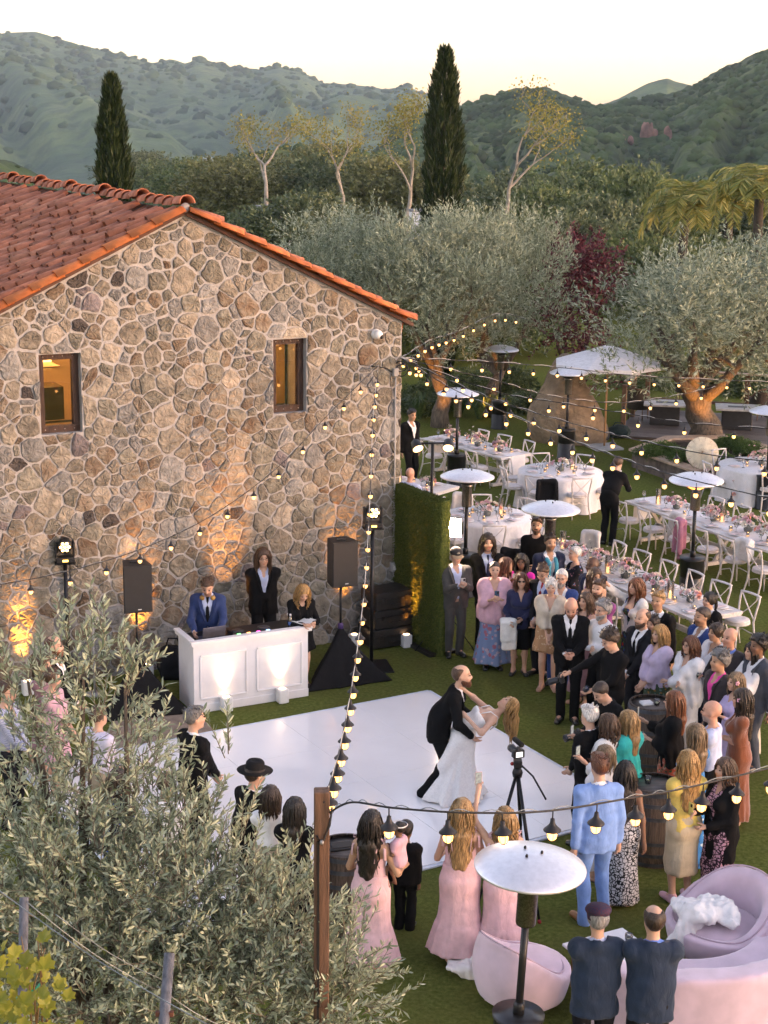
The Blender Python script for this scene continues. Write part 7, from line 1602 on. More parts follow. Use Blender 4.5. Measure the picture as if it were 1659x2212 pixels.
# drinks held by guests
M_glass=glass('drinking_glass',alpha=.10); M_lime=mat('cocktail',(.55,.6,.4),rough=.2,var=.2)
def tumbler(label,loc,group='drinks'):
    t=thing('tumbler',label,'glass',loc,0,group); MB().lathe([(.032,0),(.040,.05),(.038,.085),(.0365,.085),(.037,.05),(.030,.006),(0,.006)],n=16).build('glass_wall',M_glass,t); MB().lathe([(.029,.007),(.034,.045),(0,.046)],n=14).build('drink',M_lime,t); return t
for k_,l_ in(('baldjacket','tumbler held by the bald man in the dark jacket'),('greysuit','tumbler held by the man in the grey suit')):
    t,J=PEOPLE[k_]; M=Matrix.Translation(t.location)@Matrix.Rotation(t.rotation_euler.z,4,'Z'); tumbler(l_,M@Vector(J['wR']+nrm(J['wR']-J['eR'])*.09+v3(0,-.02,-.03)))
tumbler('tumbler with lime drink on the white coffee table',tumbler_loc); tumbler('tumbler on the barrel in the middle of the guests',Vector((b2.x-.08,b2.y+.06,.888))); tumbler('tumbler on the barrel beside the photographer in black',Vector((b3.x+.05,b3.y-.04,.888)))
nk=thing('napkin_stack','white napkins on the barrel beside the photographer','napkins',Vector((b3.x-.08,b3.y,.888)),.3); MB().box((0,0,.012),(.15,.13,.02),bev=.003).build('napkin',M_white,nk); MB().box((.01,.01,.026),(.14,.12,.006)).build('napkin',M_white,nk)
# ---- video tripod
tp=G(1110,1905); tr=thing('tripod','black video tripod at the edge of the dance floor','tripod',tp,0); ap=Vector((0,0,1.28))
for (px,py) in ((1165,1995),(1032,1958),(1130,1872)):
    f=G(px,py)-tp; MB().tube([ap+f*.03,ap*.45+f*.55],.020,n=7).tube([ap*.48+f*.52,f+Vector((0,0,.02))],.014,n=7).build('leg',M_met,tr); MB().sphere(f+Vector((0,0,.022)),.024,n=8,m=5).build('foot',mat('tripod_red',(.25,.02,.02)) if px==1165 else M_black,tr)
MB().lathe([(.05,1.25),(.06,1.30),(.045,1.34),(.03,1.36)],n=14).build('bowl',M_met,tr); MB().box((0,0,1.41),(.09,.12,.09),bev=.012).build('fluid_head',M_black,tr); MB().tube([(.03,-.02,1.40),(.16,-.10,1.30),(.30,-.22,1.08)],.011,n=7).build('pan_handle',M_black,tr); MB().sphere((-.06,0,1.40),.022,n=8,m=5).build('knob',MATS['tripod_red'],tr)
cm=dslr('video camera with microphone on the tripod',tp+Vector((0,0,1.52)),R_(-160),.15,0,'video_camera'); MB().tube([(-.0,-.10,.13),(0,.09,.13)],.030,n=10).build('microphone',mat('foam',(.012,.012,.012),rough=1.),cm); MB().box((0,.037,.0),(.075,.004,.055)).build('screen',emat('cam_screen',(.7,.75,.7),.8),cm)
# ---- timber post for the lights
M_post=mat('brown_timber',(.115,.060,.035),rough=.7,var=.4,scale=5,stretch=(9,9,.7),bump=.6,bscale=30)
pt_=D(695,1706,8.8); pp=Vector((pt_.x,pt_.y,0)); pz=pt_.z; post=thing('timber_post','square brown timber post carrying the string lights','post',pp,R_(4)); MB().box((0,0,pz/2),(.089,.089,pz),bev=.006).build('shaft',M_post,post); MB().box((-.02,-.050,pz/2-.15),(.012,.010,pz-.3)).build('cable',M_black,post); MB().tube([(-.03,-.05,pz-.26),(0,-.055,pz-.32),(.045,-.05,pz-.2),(.06,-.02,pz-.1)],.006,n=6).build('wire_loop',M_black,post)
MB().lathe([(.012,0),(.012,.02),(0,.025)],c=(0,-.045,pz-.3),n=10,rot=frame((0,-1,0))).build('hook',M_galv,post)
# ---- vineyard posts and wires at the lower left
M_gpost=mat('weathered_post',(.12,.125,.14),rough=.8,var=.35,scale=6,stretch=(8,8,.6),bump=.5,bscale=40)
def vpost(x0,y0,x1,y1,dist,wpx,lab):
    a=D(x0,y0,dist); d=D(x1,y1,dist-.25); w=wpx*dist/CF; t=thing('vineyard_post',lab,'post',(d.x,d.y,0) if False else (0,0,0),0,'vineyard trellis posts'); e=a+(d-a).normalized()*(((a-d).length)*1.0+1.5); MB().tube([a,e],w/2,n=8,smooth=True).build('shaft',M_gpost,t); MB().box(a-(a-e).normalized()*.25,(w*1.6,.02,.02)).build('bracket',mat('rust',(.10,.035,.02),rough=.8),t); return a
va=vpost(52,1938,47,2240,6.2,22,'weathered trellis post at the far left of the lower left corner'); vb=vpost(366,2060,350,2260,6.4,26,'leaning weathered trellis post in the lower left foreground')
gt=D(60,2135,6.15); tg_=thing('green_tie','green plastic tie on the left trellis post','tie',gt,.3); MB().tube([(-.05,-.03,-.02),(0,-.035,0),(.03,-.03,.012),(.055,-.02,.03)],.010,n=6,flat=.3).build('band',mat('green_plastic',(.0,.25,.13),rough=.4),tg_)
M_wire=mat('wire',(.22,.25,.26),rough=.4,metal=.6)
for i,(x0,y0,x1,y1,da,db) in enumerate(((0,1925,470,2225,6.1,5.4),(60,1950,340,2140,6.1,6.4),(340,2130,520,2230,6.4,6.6),(120,1975,360,2120,6.1,6.5))):
    a,b_=D(x0,y0,da),D(x1,y1,db); w=thing('trellis_wire','thin trellis wire crossing the olive foliage, %s of four from the left'%('first','second','third','fourth')[i],'wire',(0,0,0),0,'trellis wires'); MB().tube([a.lerp(b_,t)+Vector((0,0,-.03*math.sin(math.pi*t))) for t in np.linspace(0,1,9)],.0022,n=5).build('strand',M_wire,w)
# ================================================================ garden: boulder, deck, planter, umbrella, trees
M_rock=mat('boulder',(.24,.17,.11),rough=.9,var=.35,scale=3,bump=1,bscale=9,bdist=.08,detail=8)
g=G(1222,952); S=SDF((-1.25,-1.0,-.1),(1.25,1.0,2.4),.05); S.ell((-.05,0,.5),(.95,.75,1.0),k=.2); S.ell((-.1,.05,1.3),(.55,.5,.95),k=.25); S.ell((.35,0,.25),(.75,.7,.7),k=.2); X,Y,Z=S.grid(); S.F=S.F+(.16*fbm(X*1.6,Y*1.6,Z*1.2,4)).astype(np.float32); S.plane((0,0,-.02),(0,0,-1)); o=sdf_obj(S,'boulder',M_rock,None,1); o.location=g; tag(o,'tall tan boulder beside the white umbrella','boulder')
soft_bag(1248,948,'black bag at the foot of the boulder, left of the pile',(.42,.30,.40),M_bag,3.); soft_bag(1290,955,'dark grey bag in the middle of the pile by the umbrella pole',(.40,.28,.34),cloth('grey_nylon',(.05,.055,.065)),4.); soft_bag(1335,945,'black and teal bag at the right of the pile',(.45,.30,.36),cloth('teal_nylon',(.012,.03,.034)),5.)
ug=G(1305,968); um=thing('garden_umbrella','large white garden umbrella on a wooden pole beside the deck','umbrella',ug,.3); M_canv=cloth('white_canvas',(.72,.70,.72)); MB().tube([(0,0,.05),(0,0,2.64)],.026,n=10).build('pole',mat('teak',(.38,.20,.09),rough=.5),um); MB().box((0,0,.03),(.75,.75,.06),bev=.01).build('base_slab',mat('concrete',(.42,.42,.42),rough=.9),um)
V=[(0,0,2.66)];F=[]
for k in range(8): a=2*math.pi*k/8; V.append((1.4*math.cos(a),1.4*math.sin(a),2.20))
for k in range(8): a=2*math.pi*k/8; V.append((1.4*math.cos(a),1.4*math.sin(a),2.11))
for k in range(8): F.append((0,1+k,1+(k+1)%8)); F.append((1+k,9+k,9+(k+1)%8,1+(k+1)%8))
MB().add(V,F).build('canopy',M_canv,um)
for k in range(8): a=2*math.pi*k/8; MB().tube([(0,0,2.60),(1.38*math.cos(a),1.38*math.sin(a),2.185)],.010,n=5).build('rib',MATS['teak'],um)
# deck with planks and railing
M_plank=mat('deck_plank',(.14,.115,.105),rough=.6,var=.3,scale=5,stretch=(1,8,8),obj_rand=.25); M_rail=mat('rail_timber',(.16,.09,.055),rough=.7,var=.3); M_cap=mat('rail_cap',(.42,.30,.22),rough=.6,var=.2)
dk=thing('deck','grey timber deck with railing behind the olive tree planter','deck',G(1330,945),R_(-18))
for i in range(30): MB().box((3.6,.07+i*.145,.05),(7.4,.138,.04),bev=.004).build('plank',M_plank,dk)
MB().box((3.6,2.1,.012),(7.3,4.2,.03)).build('joists',M_rail,dk)
for i in range(6):
    MB().box((.1+i*1.4,4.35,.6),(.12,.12,1.2)).build('rail_post',M_rail,dk)
    if i<3: MB().box((-.05,4.35-i*1.5,.6),(.115,.115,1.195)).build('rail_post',M_rail,dk) if i else None
MB().box((3.6,4.35,1.22),(7.6,.20,.045),bev=.006).build('rail_cap',M_cap,dk); MB().box((3.6,4.35,.35),(7.4,.05,.08)).build('rail_bottom',M_rail,dk); MB().box((-.05,3.0,1.225),(.20,2.6,.045),bev=.006).build('rail_cap',M_cap,dk)
def dloc(x,y): c,s=math.cos(R_(-18)),math.sin(R_(-18)); p=G(1330,945); return Vector((p.x+c*x-s*y,p.y+s*x+c*y,.07))
M_wick=mat('dark_wicker',(.05,.035,.026),rough=.7,var=.4,scale=50,bump=1,bscale=120,bdist=.01)
def wicker(lab,p,rz):
    t=thing('wicker_chair',lab,'chair',p,rz,'wicker deck chairs'); S=SDF((-.4,-.42,.0),(.4,.42,.95),.022); X,Y,Z=S.grid(); rad=np.sqrt(X*X+Y*Y); top=.58+.30*sstep(-.1,.35,Y); sh=np.maximum(np.abs(rad-.30)-.022,np.maximum(Z-top,.30-Z)); sh=np.maximum(sh,-(Y+.20)); st=np.maximum(rad-.30,np.abs(Z-.40)-.03); S.F=np.minimum(sh,st).astype(np.float32); sdf_obj(S,'woven_shell',M_wick,t,1)
    for k in range(4): a=R_(45+90*k); MB().tube([(math.cos(a)*.27,math.sin(a)*.27,.4),(math.cos(a)*.29,math.sin(a)*.29,0)],.016,n=6).build('leg',M_rail,t)
    pts=[(.30*math.cos(a),.30*math.sin(a),.60+.30*float(sstep(-.1,.35,.3*math.sin(a)))) for a in np.linspace(-.7,math.pi+.7,17)]; MB().tube(pts,.026,n=7).build('rim',M_rail,t)
def fire_table(lab,p,rz,w=1.0):
    t=thing('fire_table',lab,'fire table',p,rz,'fire tables on the deck'); MB().box((0,0,.27),(w*.8,w*.6,.54),bev=.02).build('base',mat('fire_base',(.022,.022,.024),rough=.6),t); MB().box((0,0,.565),(w*1.15,w*.95,.05),bev=.008).build('top',mat('fire_top',(.45,.44,.43),rough=.5),t); MB().box((0,0,.5915),(w*.5,w*.25,.005)).build('burner_tray',M_blk,t)
def dpx(px,py): p=G(px,py,.07); return p
wicker('dark wicker chair left of the fire table on the deck',dpx(1378,905),R_(150)); fire_table('dark fire table with pale top left of the olive trunk',dpx(1435,915),R_(-10)); fire_table('dark fire table with pale top right of the olive trunk',dpx(1590,925),R_(-10)); wicker('dark wicker chair right of the olive trunk',dpx(1640,905),R_(200)); wicker('dark wicker chair behind the olive trunk',dpx(1480,868),R_(180))
# planter
M_pl=mat('planter_stone',(.13,.10,.085),rough=.9,var=.35,scale=6,bump=.8,bscale=20); M_soil=mat('soil',(.03,.022,.015),rough=1)
pc=[G(1366,972,.42),G(1500,1018,.42),G(1600,1000,.42),G(1700,975,.42),G(1561,942,.42),G(1440,945,.42)]; cen=sum(pc,Vector())/6
pl=thing('planter','low planter with wooden cap around the right-hand olive tree','planter',(cen.x,cen.y,0),0); L=[Vector((p.x-cen.x,p.y-cen.y,0)) for p in pc]; n=6
for i in range(n):
    a,b_=L[i],L[(i+1)%n]; ai,bi=a*.86,b_*.86; V=[a,b_,bi,ai]; z0,z1=0,.40; MB().add([(v.x,v.y,z0) for v in V]+[(v.x,v.y,z1) for v in V],[(3,2,1,0),(4,5,6,7),(0,1,5,4),(1,2,6,5),(2,3,7,6),(3,0,4,7)]).build('planter_wall',M_pl,pl)
    a2,b2=a*1.05,b_*1.05; ai,bi=a*.84,b_*.84; V=[a2,b2,bi,ai]; MB().add([(v.x,v.y,.402) for v in V]+[(v.x,v.y,.45) for v in V],[(3,2,1,0),(4,5,6,7),(0,1,5,4),(1,2,6,5),(2,3,7,6),(3,0,4,7)]).build('cap_board',M_cap,pl)
MB().add([(v.x*.87,v.y*.87,.34) for v in L],[tuple(range(n))]).build('soil',M_soil,pl)
# leaves -----------------------------------------------------------------
def leaf_mat(name,c,c2,rough=.5,tr=.25,scale=1.2,attr=True):
    m,nt,b=_nt(name); N=nt.nodes;Lk=nt.links; a=N.new('ShaderNodeAttribute'); a.attribute_name='rnd'; mx=N.new('ShaderNodeMix'); mx.data_type='RGBA'; mx.inputs['A'].default_value=(*c,1); mx.inputs['B'].default_value=(*c2,1); Lk.new(a.outputs['Fac'],mx.inputs['Factor']); Lk.new(mx.outputs['Result'],b.inputs['Base Color']); b.inputs['Roughness'].default_value=rough; b.inputs['Specular IOR Level'].default_value=.3
    ts=N.new('ShaderNodeBsdfTranslucent'); Lk.new(mx.outputs['Result'],ts.inputs['Color']); ms=N.new('ShaderNodeMixShader'); ms.inputs[0].default_value=tr; out=[q for q in N if q.type=='OUTPUT_MATERIAL'][0]; Lk.new(b.outputs[0],ms.inputs[1]); Lk.new(ts.outputs[0],ms.inputs[2]); Lk.new(ms.outputs[0],out.inputs[0]); MATS[name]=m; return m
def leaves_mesh(name,P,Dv,L,W,rng,fold=0.,six=False):
    """many leaves at once: positions, directions, lengths, widths (numpy)"""
    n=len(P); Dv=Dv/np.linalg.norm(Dv,axis=1)[:,None]; r=rng.normal(size=(n,3)); S_=np.cross(Dv,r); S_/=np.linalg.norm(S_,axis=1)[:,None]+1e-9; U=np.cross(S_,Dv); L=L[:,None];W=W[:,None]
    if six:
        v=[P,P+Dv*L*.32+S_*W*.5+U*L*.05,P+Dv*L*.7+S_*W*.42+U*L*.04,P+Dv*L,P+Dv*L*.7-S_*W*.42+U*L*.04,P+Dv*L*.32-S_*W*.5+U*L*.05]; V=np.stack(v,1).reshape(-1,3); b=np.arange(n)*6; F=np.concatenate([np.stack([b,b+1,b+2,b+3],1),np.stack([b,b+3,b+4,b+5],1)]); k=6
    else:
        v=[P,P+Dv*L*.5+S_*W*.5,P+Dv*L,P+Dv*L*.5-S_*W*.5]; V=np.stack(v,1).reshape(-1,3); b=np.arange(n)*4; F=np.stack([b,b+1,b+2,b+3],1); k=4
    me=npmesh(name,V,F,smooth=False); a=me.attributes.new('rnd','FLOAT','POINT'); a.data.foreach_set('value',np.repeat(rng.random(n),k).astype(np.float32)); return me
def shoots(rng,C,R,n,nl,Ls,up=.5,leafL=.06,leafW=.014,surf_bias=.5,out=1.0):
    """leafy shoots spread through an ellipsoid; returns leaf arrays and shoot lines"""
    C=np.asarray(C);R=np.asarray(R); d=rng.normal(size=(n,3)); d/=np.linalg.norm(d,axis=1)[:,None]; q=rng.random(n)**(1/3.*(1-surf_bias)+.05)
    base=C+d*R*q[:,None]; dr=d*out+np.array([0,0,up])+rng.normal(size=(n,3))*.35; dr/=np.linalg.norm(dr,axis=1)[:,None]; Lh=Ls*rng.uniform(.5,1.25,n)
    t=np.linspace(.08,1,nl); P=base[:,None,:]+dr[:,None,:]*(Lh[:,None]*t[None,:])[:,:,None]; P=P+np.array([0,0,-.06])*(t**2)[None,:,None]*Lh[:,None,None]
    side=rng.normal(size=(n,nl,3)); side=side-dr[:,None,:]*np.sum(side*dr[:,None,:],-1,keepdims=True); side/=np.linalg.norm(side,axis=-1,keepdims=True); Dl=dr[:,None,:]*.9+side*.8
    m=n*nl; return P.reshape(m,3),Dl.reshape(m,3),leafL*rng.uniform(.6,1.25,m)*1.,leafW*rng.uniform(.7,1.3,m),base,dr,Lh
def crown(name,clumps,rng,nl,Ls,leafL,leafW,up=.5,dens=1.,six=False,sb=.5):
    A=[];
    for (c,r,n) in clumps: A.append(shoots(rng,c,r,max(3,int(n*dens)),nl,Ls,up,leafL,leafW,sb))
    return leaves_mesh(name,np.concatenate([a[0] for a in A]),np.concatenate([a[1] for a in A]),np.concatenate([a[2] for a in A]),np.concatenate([a[3] for a in A]),rng,six=six),A
M_bark=mat('olive_bark',(.13,.10,.075),rough=.95,var=.4,scale=7,stretch=(3,3,.8),bump=1,bscale=16,bdist=.06,detail=8); M_barkw=mat('pale_bark',(.27,.245,.21),rough=.9,var=.3,scale=4,bump=.6,bscale=12); M_barkd=mat('dark_bark',(.05,.04,.03),rough=.95,var=.3,scale=8)
M_olive=leaf_mat('olive_leaf_far',(.12,.155,.09),(.42,.46,.335)); M_cyp=leaf_mat('cypress_leaf',(.010,.022,.008),(.035,.055,.016),tr=.1); M_syc=leaf_mat('sycamore_leaf',(.15,.16,.035),(.34,.29,.07)); M_plum=leaf_mat('plum_leaf',(.05,.014,.02),(.16,.035,.045)); M_palm=leaf_mat('palm_leaf',(.12,.17,.04),(.42,.36,.10)); M_bush=leaf_mat('bush_leaf',(.058,.092,.036),(.165,.205,.08)); M_bush2=leaf_mat('valley_leaf',(.058,.085,.042),(.165,.195,.095)); M_bush3=leaf_mat('yellow_scrub_leaf',(.095,.105,.04),(.22,.22,.09))
rng=np.random.default_rng(5)
def olive_crown(seed,W,H):
    rg=np.random.default_rng(seed); cl=[]
    for i in range(46):
        a=rg.uniform(0,6.283); q=math.sqrt(rg.random())*.80; z=rg.uniform(-.62,.70); s=math.sqrt(max(.05,1-z*z*.9)); c=np.array([math.cos(a)*q*W*s,math.sin(a)*q*W*s,z*H]); r=rg.uniform(.30,.52)*W*.55; cl.append((c,(r,r,r*.8),46))
    return crown('olive_crown',cl,rg,11,.42,.105,.026,up=.75,sb=.35)[0]
OC=[olive_crown(1,2.1,1.55),olive_crown(2,2.0,1.5)]
def limb_tree(seed,h,r0,n=5,spread=.9,twist=.25):
    rr=random.Random(seed); b=MB(); top=[]
    tr=[Vector((0,0,-.15))]; 
    for i in range(1,5): tr.append(Vector((rr.uniform(-twist,twist)*i*.4,rr.uniform(-twist,twist)*i*.4,h*.38*i/4)))
    b.tube(tr,[r0*1.5,r0*1.12,r0,r0*1.0,r0*.95],n=12)
    for k in range(n):
        a=2*math.pi*k/n+rr.uniform(-.4,.4); p=tr[-1-(k%2)]; pts=[p]
        for i in range(1,5): q=i/4; pts.append(p+Vector((math.cos(a)*spread*q*(1.1-.1*q)+rr.uniform(-.1,.1),math.sin(a)*spread*q+rr.uniform(-.1,.1),h*.62*q*rr.uniform(.85,1.05))))
        b.tube(pts,[r0*.62,r0*.45,r0*.32,r0*.2,r0*.06],n=8)
        for i in(2,3): e=pts[i]+Vector((rr.uniform(-.6,.6),rr.uniform(-.6,.6),rr.uniform(.2,.6))); b.tube([pts[i],(pts[i]+e)/2+Vector((0,0,.08)),e],[r0*.24,r0*.14,r0*.05],n=6)
    return b
def olive(lab,p,zc,sx,sz,k,rz,r0=.2,ns=5,lit=True):
    t=thing('olive_tree',lab,'tree',p,rz,'garden olive trees'); limb_tree(k*7+int(p.x*3),zc*1.15,r0,ns,1.25*sx).build('trunk',M_bark,t); o=obj('crown',OC[k%2],M_olive,t); o.location=(0,0,zc); o.scale=(sx,sx,sz)
    if lit:
        fx=thing('ground_uplight','amber ground light at the foot of the '+' '.join(lab.split()[:7]),'uplight',(p.x+.1,p.y-1.0,p.z),0); MB().lathe([(.05,0),(.055,.08),(.04,.09),(0,.09)],n=12).build('housing',M_blk,fx); MB().lathe([(.038,.0905),(0,.094)],n=10).build('lens',MATS['uplight_lens'],fx)
        l=bpy.data.lights.new('tree_uplight','SPOT'); l.energy=70; l.color=(1,.45,.09); l.spot_size=R_(75); l.spot_blend=.7; l.shadow_soft_size=.05; lo=bpy.data.objects.new('tree_uplight',l); link(lo,fx); lo.location=(0,0,.11); d=Vector((-.05,.75,1.3)); lo.rotation_euler=(-d).to_track_quat('Z','Y').to_euler()
pr=G(1525,975); olive('large olive tree growing in the planter on the right',Vector((pr.x,pr.y+.2,.32)),2.80,1.56,1.42,0,.4,.34,6); olive('olive tree at the right edge behind the planter tree',Vector((11.0,43.5,0)),3.2,1.4,1.4,1,2.0); olive('olive tree behind the house corner with amber-lit trunk',Vector((1.5,43.8,0)),3.6,1.25,1.42,1,.9,.2,5); olive('olive tree right of the tall cypress with leaning trunk',Vector((2.9,45.5,0)),3.75,1.08,1.45,0,2.6,.17); olive('olive tree behind the roof ridge left of the tall cypress',Vector((-.9,45.0,0)),4.1,1.15,1.15,0,4.0,.18,5,False)
# cypresses
def cypress(lab,p,h,w,seed):
    t=thing('cypress_tree',lab,'tree',p,0,'tall cypresses'); rg=np.random.default_rng(seed); n=15000; z=rg.random(n)**.85*h; u=z/h; prof=w*np.minimum(1.,.55+u*2.2)*np.where(u>.72,np.sqrt(np.clip((1-u)/.28,0,1)),1)*(1+.10*np.sin(z*5+1)+.08*np.sin(z*11)); a=rg.uniform(0,6.283,n); lump=1+.16*np.sin(a*5+z*2.1)+.10*np.sin(a*9-z*3.3); q=np.sqrt(rg.uniform(.45,1.,n))*prof*lump
    P=np.stack([q*np.cos(a),q*np.sin(a),z],1); Dv=np.stack([np.cos(a)*.35,np.sin(a)*.35,np.ones(n)],1)+rg.normal(size=(n,3))*.18; me=leaves_mesh('cypress_crown',P,Dv,rg.uniform(.16,.34,n),rg.uniform(.03,.06,n),rg); obj('crown',me,M_cyp,t); MB().tube([(0,0,-.3),(0,0,h*.9)],[.12,.02],n=8).build('trunk',M_barkd,t)
def cyp_at(px,ytop,dist,base=0.): p=D(px,ytop,dist); return Vector((p.x,dist,base)),p.z-base
p,h=cyp_at(962,112,50.); cypress('tall dark cypress rising above the ridgeline in the middle',p,h,.52,3); p,h=cyp_at(240,172,48.); cypress('dark cypress behind the tiled roof on the left',p,h,.43,4)
# purple plum
rg=np.random.default_rng(9); cl=[]
for i in range(34):
    z=rg.uniform(-.9,1.); a=rg.uniform(0,6.28); q=math.sqrt(rg.random())*(1.0-.55*max(z,0)); cl.append((np.array([math.cos(a)*q*1.0,math.sin(a)*q*1.0,z*1.75]),(.42,.42,.5),22))
pm,_=crown('plum_crown',cl,rg,9,.45,.10,.06,up=.6); pt=D(1238,790,49.); t=thing('plum_tree','purple-leaved plum tree between the two groups of olives','tree',(pt.x,49,0),0); o=obj('crown',pm,M_plum,t); o.location=(0,0,2.75); o.scale=(1.25,1.25,1.1); limb_tree(4,3.4,.10,5,.6).build('trunk',M_barkd,t)
# leafy background trees and shrubs: one crown mesh, many individuals
def blob_crown(seed,n=60,per=38,leafL=.062,leafW=.04):
    rg=np.random.default_rng(seed); cl=[]
    for i in range(n):
        d=rg.normal(size=3); d/=np.linalg.norm(d); d[2]=abs(d[2])*.95-.25; q=rg.uniform(.45,.92); cl.append((d*q,(.30,.30,.26),per))
    return crown('leafy_crown',cl,rg,7,.16,leafL,leafW,up=.4,sb=.4)[0]
BC=[blob_crown(21),blob_crown(22),blob_crown(23,60,30,.09,.045)]
def lz(x,y): return float(lawn_h(np.array(x),np.array(y),0,0))
nb_=[0]
def leafy(name,lab,px,py,dist,w,h,m,k=0,cat='tree',gr='trees beyond the lawn',zb=None,trunk=True):
    """crown centre seen at px, py at a given distance; w, h half sizes in metres"""
    c=D(px,py,dist); b0=lz(c.x,c.y) if zb is None else zb; t=thing(name,lab,cat,(c.x,c.y,b0),px*.37,gr); o=bpy.data.objects.new('crown',BC[k]); link(o,t)
    if len(BC[k].materials)==0: BC[k].materials.append(m)
    o.material_slots[0].link='OBJECT'; o.material_slots[0].material=m; o.location=(0,0,c.z-b0); o.scale=(w,w,h)
    if trunk: MB().tube([(0,0,-.5),(.1,0,(c.z-b0)*.5),(0,0,c.z-b0+h*.3)],[w*.10,w*.07,w*.03],n=7).build('trunk',M_barkd,t)
TR=[(1300,470,140,7.5,6.,M_bush,0,'broad dull green tree below the hillside'),(1395,520,120,4.8,6.5,M_bush,1,'dark upright tree left of the palms'),(1330,560,95,4,4.5,M_bush2,1,'grey-green tree behind the plum tree'),(1255,560,90,3.4,3.4,M_bush2,0,'dull scrubby tree above the plum tree'),(1210,510,110,4.2,4.2,M_bush,1,'dark green tree right of the tall cypress'),(1480,480,150,7,5,M_bush,0,'dark tree behind the nearer palm'),(1600,520,130,6,5,M_bush2,1,'dull tree behind the right palm'),(1130,480,120,5,4.5,M_bush2,0,'grey-green scrub tree just right of the cypress base'),(870,440,130,5.5,4.5,M_bush3,1,'olive-yellow tree left of the cypress'),(760,430,140,6,5,M_bush2,0,'rounded tree behind the roof slope'),(690,400,160,6.5,5,M_bush3,1,'pale yellow-green tree above the roof slope'),(600,430,150,6,5,M_bush2,1,'tree above the right roof slope near the sycamore'),(520,420,140,5.5,4,M_bush3,0,'low yellowish tree right of the roof peak'),(455,420,170,6,4.5,M_bush,1,'dark tree just right of the roof peak'),(380,400,240,7,5,M_bush,0,'dark tree behind the ridge of the roof'),(300,375,300,8,5,M_bush2,1,'dull tree behind the roof near the left cypress'),(1050,560,75,3.2,3.0,M_bush2,0,'green tree behind the olive right of the cypress'),(640,520,62,2.6,2.3,M_bush2,1,'bushy tree peeking over the roof edge'),(1420,620,70,3.,3.,M_bush,0,'dark tree behind the right olive'),(1600,640,72,3.2,3.,M_bush,1,'dark tree behind the right olive under the palm'),(780,640,58,2.8,2.6,M_bush,0,'dark shrubby tree behind the left olives'),(900,700,56,2.6,2.4,M_bush,1,'dark bush under the left olives'),(1090,690,58,2.4,2.4,M_bush,0,'dark bush between olive and plum tree')]
for (px,py,dd,w,h,m,k,lab) in TR: leafy('background_tree',lab,px,py,dd,w,h,m,k)
SH=[(925,868,46,.9,.7,'dark green shrub by the house corner'),(1010,850,48,1.1,.8,'dark green shrub behind the far long table'),(1090,840,49,1.1,.9,'dark shrub left of the boulder'),(1140,880,46.5,.8,.6,'low shrub at the foot of the boulder'),(1380,850,51,1.3,.8,'green shrub behind the deck railing'),(1640,850,50,1.4,.9,'green shrub at the right behind the railing'),(1550,840,52,1.4,.9,'green shrub behind the fire tables')]
for (px,py,dd,w,h,lab) in SH: leafy('shrub',lab,px,py,dd,w,h,M_bush,2,'shrub','garden shrubs',0.,False)
for i,(px,py,lab) in enumerate(((1432,968,'leafy shrub at the left end of the planter'),(1405,972,'small leafy shrub at the left tip of the planter'),(1478,985,'leafy shrub in the middle of the planter'),(1580,955,'leafy shrub right of the olive trunk in the planter'),(1620,968,'leafy shrub at the right end of the planter'),(1552,985,'low leafy shrub in front of the olive trunk'))):
    q=G(px,py,.55); t=thing('planter_shrub',lab,'shrub',(q.x,q.y,.34),i,'planter shrubs'); o=bpy.data.objects.new('foliage',BC[2]); link(o,t); o.material_slots[0].link='OBJECT'; o.material_slots[0].material=leaf_mat('planter_leaf',(.04,.085,.02),(.12,.19,.05)) if 'planter_leaf' not in MATS else MATS['planter_leaf']; o.location=(0,0,.16); o.scale=(.42,.36,.26); MB().tube([(0,0,-.02),(0,0,.2)],.02,n=5).build('stem',M_barkd,t)
# strappy clumps
def strappy(lab,px,py,s):
    g=G(px,py); rg=np.random.default_rng(px); n=90; a=rg.uniform(0,6.28,n); b=MB()
    for q in a:
        L=s*rg.uniform(.6,1.1); d=Vector((math.cos(q),math.sin(q),0)); sd=Vector((-d.y,d.x,0))*.018; p0=d*.05;p1=d*L*.35+Vector((0,0,L*.75));p2=d*L*.85+Vector((0,0,L*.65)); b.add([p0-sd,p0+sd,p1+sd,p1-sd,p2],[(0,1,2,3),(3,2,4)])
    t=thing('strappy_plant',lab,'plant',g,0,'strappy plants'); b.build('blades',M_leafg,t)['kind']='stuff'
for px,py,lab in((905,905,'strappy green plant near the house corner'),(1035,905,'strappy green plant behind the far long table'),(1085,905,'strappy green plant left of the heater'),(995,895,'strappy green plant beside the olive trunk')): strappy(lab,px,py,.9)
